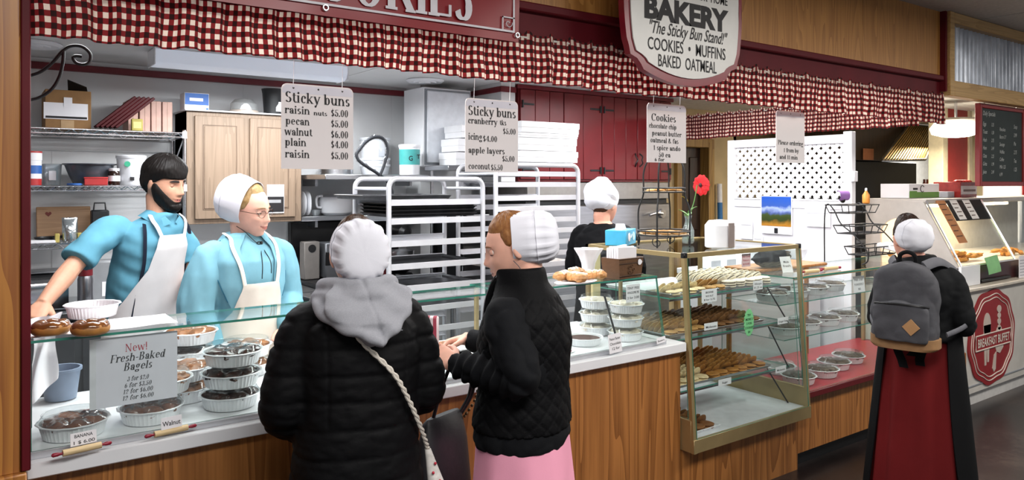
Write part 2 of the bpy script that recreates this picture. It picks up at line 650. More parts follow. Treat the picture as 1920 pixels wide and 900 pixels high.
def sans_shapes(txt, bold=0.0):
    cu = bpy.data.curves.new('t', 'FONT')
    cu.body = txt
    cu.offset = bold
    cu.resolution_u = 3
    o = bpy.data.objects.new('t', cu)
    COL.objects.link(o)
    dg = bpy.context.evaluated_depsgraph_get()
    me = bpy.data.meshes.new_from_object(o.evaluated_get(dg))
    V = [(v.co.x, v.co.y) for v in me.vertices]
    Fc = [tuple(p.vertices) for p in me.polygons]
    bpy.data.objects.remove(o)
    bpy.data.curves.remove(cu)
    bpy.data.meshes.remove(me)
    return V, Fc, max(v[0] for v in V) if V else 0


def write(mb, txt, x, z, size, width=None, align='l', font='serif', bold=0.085, shear=0.0, mi=0, y=0.0, slope=0.0, squeeze=1.0):
    """letters on the local XZ plane, facing -Y, as a thin printed film"""
    V, Fc, adv = serif_shapes(txt, bold) if font == 'serif' else sans_shapes(txt, bold)
    kx = size * squeeze if width is None else width / max(adv, 1e-6)
    off = {'l': 0, 'c': -adv * kx / 2, 'r': -adv * kx}[align]
    vs = [(x + off + a * kx + b * size * shear, y, z + b * size + slope * (off + a * kx)) for a, b in V]
    # printed letters sit in stepped films so that overlapping strokes never share a plane
    if font == 'serif':
        b0 = len(mb.v)
        mb.add(vs, Fc, mi)
        seen = {}
        for q, f in enumerate(Fc):
            for i in f:
                if i not in seen:
                    seen[i] = q
        for i, q in seen.items():
            p = mb.v[b0 + i]
            mb.v[b0 + i] = (p[0], p[1] - (q % 7) * 0.00006, p[2])
    else:
        mb.add(vs, Fc, mi)
    return adv * kx
# ------------------------------------------------------------------ shared materials
plywood = wood('varnished_plywood', '#ac713b', '#7c4b22', 0.55, 0.36, 'Z', (0.3, 0.8))
plywood_hi = wood('header_plywood', '#bb8443', '#9c672e', 0.8, 0.45, 'Z', (0.25, 0.8), 0.05)
postwood = wood('post_wood', '#b87c3a', '#93592a', 0.5, 0.4, 'Z', (0.3, 0.75))
pinewood = wood('pine_frame', '#c9a269', '#b08a53', 0.7, 0.5, 'X', (0.3, 0.8), 0.05)
maroon = mat('maroon_paint', '#5c0f19', 0.55, spec=.25, var=0.1, scale=6)
redpaint = mat('barn_red_paint', '#6a1319', 0.38, var=0.1, scale=5)
trimred = mat('trim_red_paint', '#6a1520', 0.4)
wallwhite = mat('kitchen_wall_paint', '#d6d7d8', 0.55, var=0.03, scale=3)
ceilwhite = mat('ceiling_paint', '#dcdcdc', 0.7, var=0.03, scale=3)
whitelam = mat('white_laminate', '#e6e7ea', 0.3, var=0.02, scale=9)
whiteplastic = mat('white_plastic', '#e9eaee', 0.35, var=0.02)
steel = mat('stainless_steel', '#b9babd', 0.28, 1.0, var=0.08, scale=4, stretch=(1, 1, 14))
alu = mat('satin_aluminium', '#e3e4ea', 0.42, 0.55, var=0.04, scale=9)
chrome = mat('chrome_wire', '#d4d5d8', 0.2, 1.0, var=0.03)
gold = mat('gold_anodised_frame', '#ad986c', 0.4, 0.55, var=0.06, scale=9)
black = mat('black_enamel', '#0f0f11', 0.4, var=0.2)
iron = mat('black_wrought_iron', '#141416', 0.5, var=0.2)
darkplastic = mat('dark_plastic', '#1d1f22', 0.45, var=0.15)
paper = mat('white_paper', '#eceaee', 0.6, var=0.02, scale=5)
ink = mat('black_ink', '#161316', 0.6, var=0.1)
redink = mat('red_ink', '#b8243c', 0.6, var=0.1)
clear = glass('clear_glass')
caseglass = glass('case_glass', '#fbfefd', 0.0)
glassedge = mat('green_glass_edge', '#3f8a78', 0.15, var=0.1)

# ------------------------------------------------------------------ floor
t = NT('dark_polished_concrete')
v = t.coord('Object')
n1 = t.n('ShaderNodeTexNoise', Scale=1.3, Detail=6.0)
t.l(v, n1.inputs['Vector'])
n2 = t.n('ShaderNodeTexNoise', Scale=30.0, Detail=3.0)
t.l(v, n2.inputs['Vector'])
mxf = t.n('ShaderNodeMath', _operation='MULTIPLY_ADD')
mxf.inputs[1].default_value = 0.35
t.l(n2.outputs[0], mxf.inputs[0])
t.l(n1.outputs[0], mxf.inputs[2])
t.l(t.ramp(mxf.outputs[0], [(0.4, '#120e0d'), (0.75, '#292120'), (0.9, '#3f3530')]), t.b.inputs['Base Color'])
t.b.inputs['Roughness'].default_value = 0.28
concrete = t.m
struct(MB().box(-6, 16, -6, 10, -0.1, 0), 'floor', concrete, smooth=False)

# ------------------------------------------------------------------ kitchen walls and ceilings
m = MB().box(-1.5, 6.0, 5.7, 5.8, 0, 2.46)
for x in (0.42, 1.64, 2.86):                                    # panel seams as shallow battens
    m.box(x - 0.004, x + 0.004, 5.697, 5.7, 0, 2.4)
m.box(-1.5, 1.15, 5.68, 5.7, 1.86, 1.94, 0.006)                 # rail under the top shelf
struct(m, 'wall_back', wallwhite)
struct(MB().box(-1.6, -1.5, 2.5, 5.8, 0, 2.46), 'wall_left', wallwhite)
m = MB().box(3.0, 3.5, 5.45, 5.7, 0, 2.46)
struct(m, 'wall_chase', wallwhite)
struct(MB().box(-1.5, 3.0, 5.665, 5.7, 2.385, 2.43, 0.004), 'trim_1', trimred)
struct(MB().box(3.45, 3.59, 4.93, 5.7, 1.66, 2.46), 'wall_soffit', wallwhite)
m = MB().box(3.437, 3.452, 4.915, 5.45, 2.385, 2.43, 0.004)
m.box(3.437, 3.59, 4.912, 4.93, 2.385, 2.43, 0.004)
struct(m, 'trim_2', trimred)
m = MB().box(-1.6, 5.62, 2.6, 5.8, 2.46, 2.52)
m.box(0.2, 0.204, 2.7, 5.6, 2.457, 2.46)
m.box(2.3, 2.304, 2.7, 5.6, 2.457, 2.46)
struct(m, 'ceiling_kitchen', ceilwhite)

t = NT('aisle_ceiling_tile')
v = t.coord('Object')
nz = t.n('ShaderNodeTexNoise', Scale=40.0)
t.l(v, nz.inputs['Vector'])
t.l(t.ramp(nz.outputs[0], [(0.3, '#a9a6a4'), (0.7, '#b9b7b4')]), t.b.inputs['Base Color'])
t.b.inputs['Roughness'].default_value = 0.8
m = MB().box(-6, 16, -6, 2.62, 2.87, 2.95)
for k in range(-4, 14):
    m.box(k * 1.22 - 0.01, k * 1.22 + 0.01, -6, 2.6, 2.866, 2.87)
struct(m, 'ceiling_aisle', t.m)

# far building wall beyond the stall with its dark doorway
cream = mat('cream_wall_paint', '#c2ad84', 0.6, var=0.08, scale=4)
m = MB()
m.box(5.6, 6.48, 5.75, 5.85, 0, 2.5).box(6.98, 16, 6.6, 6.7, 0, 2.5).box(6.48, 6.98, 5.75, 5.85, 2.1, 2.5).box(6.98, 7.5, 5.75, 5.85, 0, 2.5).box(7.45, 7.5, 5.75, 6.65, 0, 2.5)
struct(m, 'wall_far', cream)
dm = MB().box(6.4, 6.48, 5.7, 5.87, 0, 2.16, 0.006).box(6.94, 7.04, 5.7, 5.87, 0, 2.16, 0.006).box(6.48, 6.94, 5.7, 5.87, 2.06, 2.16, 0.006)
d = struct(dm, 'door_1', wood('door_frame_pine', '#a98648', '#8c6a36', 0.6, 0.5, 'Z'))
darkwood = wood('dark_door_wood', '#3a241a', '#241510', 0.6, 0.4, 'Z')
m = MB().box(6.48, 6.94, 5.83, 5.86, 0, 2.06)
m.box(6.53, 6.66, 5.815, 5.83, 0.15, 0.95, 0.008).box(6.74, 6.88, 5.815, 5.83, 0.15, 0.95, 0.008).box(6.53, 6.66, 5.815, 5.83, 1.1, 1.95, 0.008).box(6.74, 6.88, 5.815, 5.83, 1.1, 1.95, 0.008)
m.build('door_panel', darkwood, d)
MB().ball((6.91, 5.8, 1.0), 0.03).build('handle', chrome, d)

# ceiling of the neighbouring stall: white boards
m = MB()
for k in range(24):
    m.box(5.75, 14, 2.66 + k * 0.165, 2.66 + k * 0.165 + 0.158, 2.50, 2.53, 0.004)
struct(m, 'ceiling_neighbour', mat('white_ceiling_boards', '#e9e6e0', 0.5))

# ------------------------------------------------------------------ stall front
struct(MB().box(-1.5, 0.105, 2.43, 2.53, 0.86, 2.87, 0.004), 'wall_post', postwood)
struct(MB().box(-0.02, -0.005, 2.415, 2.43, 0.86, 2.87, 0.003), 'trim_3', postwood)
struct(MB().box(-1.5, 0.118, 2.41, 2.56, 0, 0.862, 0.004), 'wall_post_base', postwood)
struct(MB().box(0.105, 0.128, 2.425, 3.0, 0.864, 2.42, 0.003), 'trim_4', maroon)
m = MB()
for a, b in ((-1.5, 0.9), (0.9, 2.12), (2.12, 3.34), (3.34, 4.56), (4.56, 5.6)):
    m.box(a + 0.001, b - 0.001, 2.53, 2.6, 2.395, 2.87)
struct(m, 'wall_header', plywood_hi)
struct(MB().box(0.113, 5.6, 2.535, 2.56, 2.24, 2.4), 'wall_fascia', maroon)
struct(MB().box(0.113, 5.6, 2.50, 2.535, 2.375, 2.412, 0.006), 'trim_5', maroon)
struct(MB().box(5.585, 5.61, 2.49, 2.62, 2.30, 2.87, 0.003), 'trim_6', maroon)
m = MB()
for a, b in ((0.118, 1.34), (1.34, 2.56), (2.56, 2.857)):
    m.box(a + 0.0015, b - 0.0015, 2.525, 2.56, 0, 0.815)
for x in [0.118 + 0.1525 * k for k in range(1, 8)]:
    m.box(x - 0.002, x + 0.002, 2.523, 2.526, 0, 0.815)
m.box(2.87, 3.85, 2.525, 2.56, 0.0, 0.318).box(3.853, 5.6, 2.525, 2.56, 0.09, 0.43)
m.box(5.58, 5.6, 2.56, 3.2, 0.0, 0.43)
struct(m, 'wall_counter_front', plywood)
struct(MB().box(0.118, 5.58, 2.57, 2.6, 0, 0.09), 'baseboard_front', black)
# frame and ribbed plastic over the neighbouring stall
m = MB().box(5.612, 5.68, 2.47, 2.55, 2.27, 2.87, 0.004).box(5.68, 14, 2.47, 2.55, 2.79, 2.868, 0.004).box(5.68, 14, 2.47, 2.55, 2.27, 2.38, 0.004)
struct(m, 'trim_7', pinewood)
t = NT('corrugated_plastic')
v = t.coord('Object', (1, 1, 0.4))
nz = t.n('ShaderNodeTexNoise', Scale=14.0, Detail=3.0)
t.l(v, nz.inputs['Vector'])
t.l(t.ramp(nz.outputs[0], [(0.35, '#9aa0ac'), (0.6, '#b9c0cc'), (0.75, '#dfe4ee')]), t.b.inputs['Base Color'])
t.b.inputs['Roughness'].default_value = 0.3
t.b.inputs['Metallic'].default_value = 0.35
m = MB()
m.grid(lambda u, w: (5.68 + 8.3 * u, 2.53 + 0.012 * math.sin(u * 8.3 / 0.068 * 2 * PI), 2.375 + 0.43 * w), 1200, 1)
struct(m, 'wall_corrugated', t.m)
# red wall panel and white wall of the neighbouring stall
struct(MB().box(8.98, 9.52, 4.0, 4.12, 0, 2.5, 0.004), 'wall_red_panel', mat('tomato_red_paint', '#a02a20', 0.45))
struct(MB().box(8.86, 8.98, 3.98, 4.14, 0, 2.5, 0.004), 'trim_8', mat('cream_gloss', '#d6c9a8', 0.5))
struct(MB().box(9.52, 9.6, 3.98, 4.14, 0, 2.5, 0.004), 'trim_9', mat('cream_gloss', '#d6c9a8', 0.5))
struct(MB().box(11.25, 13.9, 6.2, 6.3, 0, 2.5), 'wall_white_far', mat('bright_white_wall', '#e8e8e6', 0.5))
struct(MB().box(13.9, 14.0, 2.6, 6.6, 0, 2.5), 'wall_far_right', cream)
# ------------------------------------------------------------------ counter ledge and low display case
o = MB().box(0.12, 2.858, 2.485, 3.22, 0.817, 0.862, 0.004).build('counter_ledge', whitelam)
tag(o, 'white laminate ledge running along the top of the wooden counter', 'counter')

case = thing('low_display_case', 'long low glass case of sticky buns along the white ledge', 'display case', (0.130, 2.53, 0.862))
L = 2.62
MB().box(0.0, L, 0.0, 0.66, 0.0, 0.012, 0.003).build('display_floor', whitelam, case)
MB().box(0.0, L, -0.012, 0.004, 0.0, 0.02, 0.002).build('front_rail', mat('grey_rail', '#c3c5ca', 0.3, 0.4), case)


def pane(mb, p, q, r, s, th, mi=0):
    """thin slab with the four corners, thickness along its normal; edge faces use the next material"""
    P4 = [Vector(k) for k in (p, q, r, s)]
    n = (P4[1] - P4[0]).cross(P4[3] - P4[0]).normalized() * th
    v = P4 + [k + n for k in P4]
    mb.add(v, [(0, 1, 2, 3), (7, 6, 5, 4)], mi)
    mb.add(v, [(0, 4, 5, 1), (1, 5, 6, 2), (2, 6, 7, 3), (3, 7, 4, 0)], mi + 1)


def panes(name, parent, quads, th=0.006):
    mb = MB()
    for q in quads:
        pane(mb, *q, th)
    return mb.build(name, [caseglass, glassedge], parent, smooth=False)


GH = 0.318
panes('front_glass', case, [((0.004, 0.005, 0.02), (0.76, 0.005, 0.02), (0.76, 0.057, GH), (0.004, 0.057, GH)),
                            ((0.764, 0.005, 0.02), (1.70, 0.005, 0.02), (1.70, 0.057, GH), (0.764, 0.057, GH)),
                            ((1.704, 0.005, 0.02), (L, 0.005, 0.02), (L, 0.057, GH), (1.704, 0.057, GH))])
panes('top_glass', case, [((0.0, 0.05, GH + 0.002), (1.70, 0.05, GH + 0.002), (1.70, 0.29, GH + 0.002), (0.0, 0.29, GH + 0.002)),
                          ((1.704, 0.05, GH + 0.002), (L, 0.05, GH + 0.002), (L, 0.34, GH + 0.002), (1.704, 0.34, GH + 0.002))], 0.008)
panes('end_glass', case, [((0.0, 0.008, 0.012), (0.0, 0.29, 0.012), (0.0, 0.29, GH), (0.0, 0.057, GH))])
panes('end_glass', case, [((L - 0.006, 0.008, 0.012), (L - 0.006, 0.34, 0.012), (L - 0.006, 0.34, GH), (L - 0.006, 0.057, GH))])
for x in (0.012, 1.70, 2.05, L - 0.03):
    MB().box(x - 0.009, x + 0.009, 0.27, 0.286, 0.012, GH, 0.002).build('support_post', gold if x > 0.1 else darkplastic, case)
MB().cyl((2.33, 0.02, 0.018), (2.27, 0.055, GH - 0.06), 0.005).build('stay_rod', black, case)

# ------------------------------------------------------------------ tall cookie case
tall = thing('tall_display_case', 'tall gold framed glass case filled with trays of cookies', 'display case', (2.872, 2.44, 0.32))
TW, TD, THT, SL = 0.97, 0.80, 0.975, 0.065


def slant(x, z, o=0.0):
    return (x, SL * z / THT + o, z)


m = MB()
for x in (0.0, TW):
    a, b = slant(x, 0), slant(x, THT)
    m.loft([[(p[0] + i, p[1] + j, p[2]) for i, j in ((-.011, 0), (.011, 0), (.011, .022), (-.011, .022))] for p in (a, b)])
    m.box(x - 0.011, x + 0.011, TD - 0.022, TD, 0, THT)
m.box(-0.011, TW + 0.011, SL, SL + 0.022, THT - 0.02, THT + 0.003)
m.box(-0.011, TW + 0.011, TD - 0.022, TD, THT - 0.02, THT + 0.003)
for x in (0.0, TW):
    m.box(x - 0.011, x + 0.011, SL, TD, THT - 0.02, THT + 0.003)
m.box(-0.012, TW + 0.012, 0.0, 0.02, 0.0, 0.068, 0.002)
m.box(-0.012, 0.01, 0.02, TD, 0.0, 0.16, 0.002).box(TW - 0.01, TW + 0.012, 0.02, TD, 0.0, 0.17, 0.002)
m.build('frame', gold, tall)
for x in (0.0, TW):
    MB().box(x - 0.013, x + 0.013, SL - 0.003, SL + 0.024, THT - 0.022, THT + 0.008, 0.004).build('corner_cap', black, tall)
MB().box(0.01, TW - 0.01, 0.02, TD, 0.03, 0.062, 0.002).build('case_floor', mat('white_case_floor', '#d9dade', 0.35), tall)
MB().box(0.0, 0.06, TD - 0.05, TD - 0.03, 0.6, THT - 0.02, 0.002).build('rear_board', mat('cream_board', '#d8c693', 0.5), tall)
panes('glass_panel', tall, [(slant(0.011, 0.068), slant(TW - 0.011, 0.068), slant(TW - 0.011, THT - 0.02), slant(0.011, THT - 0.02))], 0.005)
panes('glass_panel', tall, [((0.0, 0.05, 0.16), (0.0, TD - 0.02, 0.16), (0.0, TD - 0.02, THT - 0.02), (0.0, SL + 0.022, THT - 0.02))], 0.005)
panes('glass_panel', tall, [((TW, 0.05, 0.17), (TW, TD - 0.02, 0.17), (TW, TD - 0.02, THT - 0.02), (TW, SL + 0.022, THT - 0.02))], 0.005)
panes('glass_panel', tall, [((0.011, SL + 0.02, THT - 0.006), (TW - 0.011, SL + 0.02, THT - 0.006), (TW - 0.011, TD - 0.02, THT - 0.006), (0.011, TD - 0.02, THT - 0.006))], 0.005)
SHZ = (0.27, 0.525, 0.735)                         # shelf heights above the case foot
for k, z in enumerate(SHZ):
    y0 = 0.12 + 0.03 * k
    s = panes('glass_shelf', tall, [((0.012, y0, z), (TW - 0.012, y0, z), (TW - 0.012, 0.70, z), (0.012, 0.70, z))], 0.006)
    MB().box(0.012, TW - 0.012, y0 + 0.002, y0 + 0.008, z - 0.012, z - 0.002).build('shelf_bracket', chrome, s)
for z0, z1 in ((0.06, 0.27), (0.27, 0.525), (0.525, 0.735)):
    MB().cyl((TW - 0.03, 0.12, z0), (TW - 0.16, 0.17, z1), 0.004).build('stay_rod', black, tall)

# ------------------------------------------------------------------ pie case to the far end of the stall
pie = thing('pie_display_case', 'glass pie case with a red floor behind the backpack wearer', 'display case', (3.86, 2.50, 0.43))
PW, PD = 1.70, 0.62
MB().box(0, PW, -0.03, PD, 0, 0.022, 0.003).build('red_floor', mat('red_laminate', '#a12a32', 0.3), pie)
MB().box(0, PW, -0.034, -0.022, -0.012, 0.022, 0.002).build('front_edge', mat('dark_red_edge', '#5d1218', 0.35), pie)
panes('front_glass', pie, [((0.0, -0.01, 0.022), (PW, -0.01, 0.022), (PW, 0.06, 0.66), (0.0, 0.06, 0.66))])
for z, y in ((0.29, 0.12), (0.49, 0.16)):
    panes('glass_shelf', pie, [((0.0, y, z), (PW, y, z), (PW, PD - 0.08, z), (0.0, PD - 0.08, z))])
panes('top_glass', pie, [((0.0, 0.05, 0.662), (PW, 0.05, 0.662), (PW, 0.46, 0.662), (0.0, 0.46, 0.662))], 0.008)
MB().box(0, PW, 0.052, 0.06, 0.655, 0.672).build('top_rail', gold, pie)
for x in (0.0, PW - 0.02):
    panes('end_glass', pie, [((x, 0.02, 0.022), (x, PD - 0.05, 0.022), (x, PD - 0.05, 0.66), (x, 0.06, 0.66))])
for x in (0.05, 0.9, PW - 0.05):
    MB().box(x - 0.012, x + 0.012, PD - 0.08, PD - 0.055, 0.022, 0.66, 0.002).build('support_post', postwood if x < 1 else gold, pie)
MB().box(0.02, 0.75, 0.3, PD - 0.05, 0.672, 0.69, 0.004).build('top_board', postwood, pie)
# ------------------------------------------------------------------ people: body builder
def fabric(name, col='#808080', **kw):
    a = dict(rough=.85, var=.06, scale=14, bump=.25, bscale=420, sheen=0.0, spec=.15, bdist=.001)
    a.update(kw)
    return mat(name, col, **a)


capwhite = fabric('cap_organdie', '#dedee6', rough=.7, var=.015)
blackquilt = fabric('black_quilted_nylon', '#08080a', rough=.7, spec=.14, bump=.35, bscale=60, bdist=.003)
blackcloth = fabric('black_cloth', '#0c0c0e')
blackknit = fabric('black_knit', '#0e0f11', bump=.5)
bluecotton = fabric('light_blue_cotton', '#76a8b9', var=.05)
creamcanvas = fabric('cream_canvas', '#d8d2c8', var=.04)
shoem = mat('black_leather', '#111112', .35)


def sstep(a, b, x):
    t = np.clip((x - a) / (b - a), 0, 1)
    return t * t * (3 - 2 * t)


def voxel(mb, size, smooth=3, name='tmp'):
    """fuse the overlapping closed pieces of a builder into one continuous skin"""
    me = mb.mesh(name, [], smooth=False)
    o = bpy.data.objects.new(name, me)
    COL.objects.link(o)
    r = o.modifiers.new('r', 'REMESH')
    r.mode = 'VOXEL'
    r.voxel_size = size
    if smooth:
        s = o.modifiers.new('s', 'SMOOTH')
        s.factor = 0.5
        s.iterations = smooth
    dg = bpy.context.evaluated_depsgraph_get()
    out = bpy.data.meshes.new_from_object(o.evaluated_get(dg))
    bpy.data.objects.remove(o)
    bpy.data.meshes.remove(me)
    return out


def co_of(me):
    a = np.empty(len(me.vertices) * 3)
    me.vertices.foreach_get('co', a)
    return a.reshape(-1, 3)


def no_of(me):
    a = np.empty(len(me.vertices) * 3)
    me.vertices.foreach_get('normal', a)
    return a.reshape(-1, 3)


def link_mesh(me, name, mats, parent=None):
    me.name = name
    me.materials.clear()
    for m in (mats if isinstance(mats, (list, tuple)) else [mats]):
        me.materials.append(m)
    me.polygons.foreach_set('use_smooth', [True] * len(me.polygons))
    o = bpy.data.objects.new(name, me)
    COL.objects.link(o)
    if parent is not None:
        o.parent = parent
    return o


def displace(me, fn):
    """move vertices along their normals by fn(co) (array of metres)"""
    c, n = co_of(me), no_of(me)
    d = fn(c)
    me.vertices.foreach_set('co', (c + n * d[:, None]).ravel())
    me.update()


def nz3(c, f, seed=0.0):
    f = np.array(f)
    return np.array([noise.noise(Vector((p * f) + seed)) for p in c])


def wrinkles(amp=0.005, f=(9, 9, 22), amp2=0.002, f2=(40, 40, 40), seed=0):
    return lambda c: (np.abs(nz3(c, f, seed)) * 2 - 0.5) * amp + nz3(c, f2, seed + 5) * amp2


# --- head: face looks along +Y, origin between the ears
def head_base(th, ph, P_):
    """th azimuth from the face (0) round to the back, ph polar from the crown"""
    w, d, h = P_.get('w', .075), P_.get('d', .097), .118
    x = w * np.sin(ph) * np.sin(th)
    y = d * np.sin(ph) * np.cos(th)
    z = h * np.cos(ph)
    s = sstep(0.0, -0.118, z)
    x = x * (1 - P_.get('jaw', .26) * s)
    fr = sstep(-0.03, 0.05, y)
    y = np.where(y < 0, y * (1 - 0.42 * s), y)
    y = y + (0.030 * s) * (0.4 + 0.6 * fr)
    y = np.where(y < 0, y * (1 + .06 * sstep(-.02, .05, z)), y)
    # flatter face plane
    y = y - 0.006 * np.exp(-(x / .03) ** 2) * fr * sstep(.07, .03, np.abs(z)) * 0
    g = lambda cx, cz, sx, sz: np.exp(-((x - cx) / sx) ** 2 - ((z - cz) / sz) ** 2)
    k = sstep(.03, .06, y)
    f = 0
    # nose
    zz = z
    hn = np.interp(zz, [-.046, -.040, -.034, -.026, -.010, .008, .024, .036], [0, .010, .0205, .0245, .0155, .0085, .004, 0])
    wn = np.interp(zz, [-.046, -.030, -.012, .010, .03], [.0125, .0130, .0088, .0072, .011])
    f = f + P_.get('nose', 1.0) * hn * np.exp(-(x / wn) ** 2)
    f = f + .005 * (g(.0125, -.036, .006, .007) + g(-.0125, -.036, .006, .007))
    for sgn in (1, -1):
        f = f - .0105 * g(sgn * .031, .006, .015, .0125)
        f = f + .0045 * g(sgn * .030, .0255, .020, .008)
        f = f + P_.get('cheek', .004) * g(sgn * .042, -.028, .018, .016)
    sm = P_.get('smile', 0)
    zq = z - sm * 13 * np.minimum(np.abs(x), .03) ** 2
    gm = lambda cz, sx, sz: np.exp(-(x / sx) ** 2 - ((zq - cz) / sz) ** 2)
    f = f + .0065 * gm(-.0575, .018 + .004 * sm, .0052) + .0075 * gm(-.070, .016 + .003 * sm, .006) - (.0055 + .002 * sm) * gm(-.0635, .024 + .004 * sm, .0024)
    for sgn in (1, -1):
        f = f - (.003 + .003 * sm) * g(sgn * .026, -.0625 + .005 * sm, .005, .004)
    f = f - .004 * g(0, -.083, .022, .006) + .0085 * g(0, -.101, .019, .012)
    f = f + .003 * g(0, .05, .05, .025)
    y = y + k * f
    return x, y, z


def head_grid(P_, nt=120, npz=100, off=None):
    th = np.linspace(0, 2 * PI, nt, endpoint=False)
    ph = np.linspace(.02, PI - .02, npz)
    T_, PH = np.meshgrid(th, ph)
    x, y, z = head_base(T_, PH, P_)
    if off is not None:
        e = 1e-3
        a = np.stack(head_base(T_ + e, PH, P_), -1) - np.stack((x, y, z), -1)
        b = np.stack(head_base(T_, PH + e, P_), -1) - np.stack((x, y, z), -1)
        n = np.cross(b, a)
        n /= np.linalg.norm(n, axis=-1, keepdims=True) + 1e-12
        flip = np.sign((n * np.stack((x, y, z), -1)).sum(-1, keepdims=True))
        n = n * flip
        t = off(x, y, z, T_, PH)
        x, y, z = x + n[..., 0] * t, y + n[..., 1] * t, z + n[..., 2] * t
    return np.stack((x, y, z), -1)


def add_grid_closed(mb, Gd, xf=None, mi=0):
    rings = []
    for r in Gd:
        rings.append([xf @ Vector(p) for p in r] if xf is not None else [tuple(p) for p in r])
    mb.loft(rings, mi)


def hair_shell(P_, xf, fn, nt=150, npz=110):
    mb = MB()
    add_grid_closed(mb, head_grid(P_, nt, npz, fn), xf)
    return mb


# --- hands
def hand(mb, wrist, d, n, side, curl=(.35, .45, .35), spread=.06, k=1.0, thumb=.5):
    """palm, four jointed fingers and a thumb; d along the fingers, n out of the palm, side = direction of the thumb"""
    d = Vector(d).normalized()
    n = Vector(n)
    n = (n - d * n.dot(d)).normalized()
    s = d.cross(n)
    if s.dot(Vector(side)) < 0:
        s = -s
    w = Vector(wrist)
    rings = []
    for q, hw, ht in ((-.02, .024, .020), (.0, .027, .0195), (.03, .037, .018), (.06, .041, .0155), (.083, .039, .012), (.090, .034, .008)):
        c = w + d * q * k
        rings.append([c + s * hw * k * math.copysign(abs(math.cos(a)) ** .8, math.cos(a)) + n * ht * k * math.sin(a) for a in (2 * PI * i / 14 for i in range(14))])
    mb.loft(rings)
    for i, (o, ln, r) in enumerate(((.030, .068, .0090), (.010, .077, .0092), (-.011, .071, .0088), (-.030, .056, .0080))):
        p = w + (d * (.078 - .003 * abs(i - 1)) + s * o) * k
        a = 0.0
        pts, rs = [p - d * .022 * k, p], [r * k, r * k * 1.04]
        f = (d + s * spread * (1.5 - i)).normalized()
        for j, fr in enumerate((.45, .31, .24)):
            a += curl[j] * (1 + .12 * i)
            v = f * math.cos(a) + n * math.sin(a)
            p = p + v * ln * fr * k
            pts.append(p)
            rs.append(r * k * (.95 - .09 * j))
        pts.append(pts[-1] + v * .004)
        rs.append(r * k * .5)
        mb.tube(pts, rs, 10)
    p = w + (d * .018 + s * .026 + n * .006) * k
    v1 = (d * .62 + s * .70 + n * .35).normalized()
    v2 = (d * .85 + s * (.45 - thumb * .5) + n * (.2 + .5 * thumb)).normalized()
    v3 = (d * .9 + s * (.2 - thumb * .7) + n * (.2 + .6 * thumb)).normalized()
    p1 = p + v1 * .034 * k
    p2 = p1 + v2 * .032 * k
    p3 = p2 + v3 * .024 * k
    mb.tube([p - v1 * .02 * k, p, p1, p2, p3, p3 + v3 * .004], [.013 * k, .0145 * k, .0118 * k, .0105 * k, .0085 * k, .004 * k], 10)


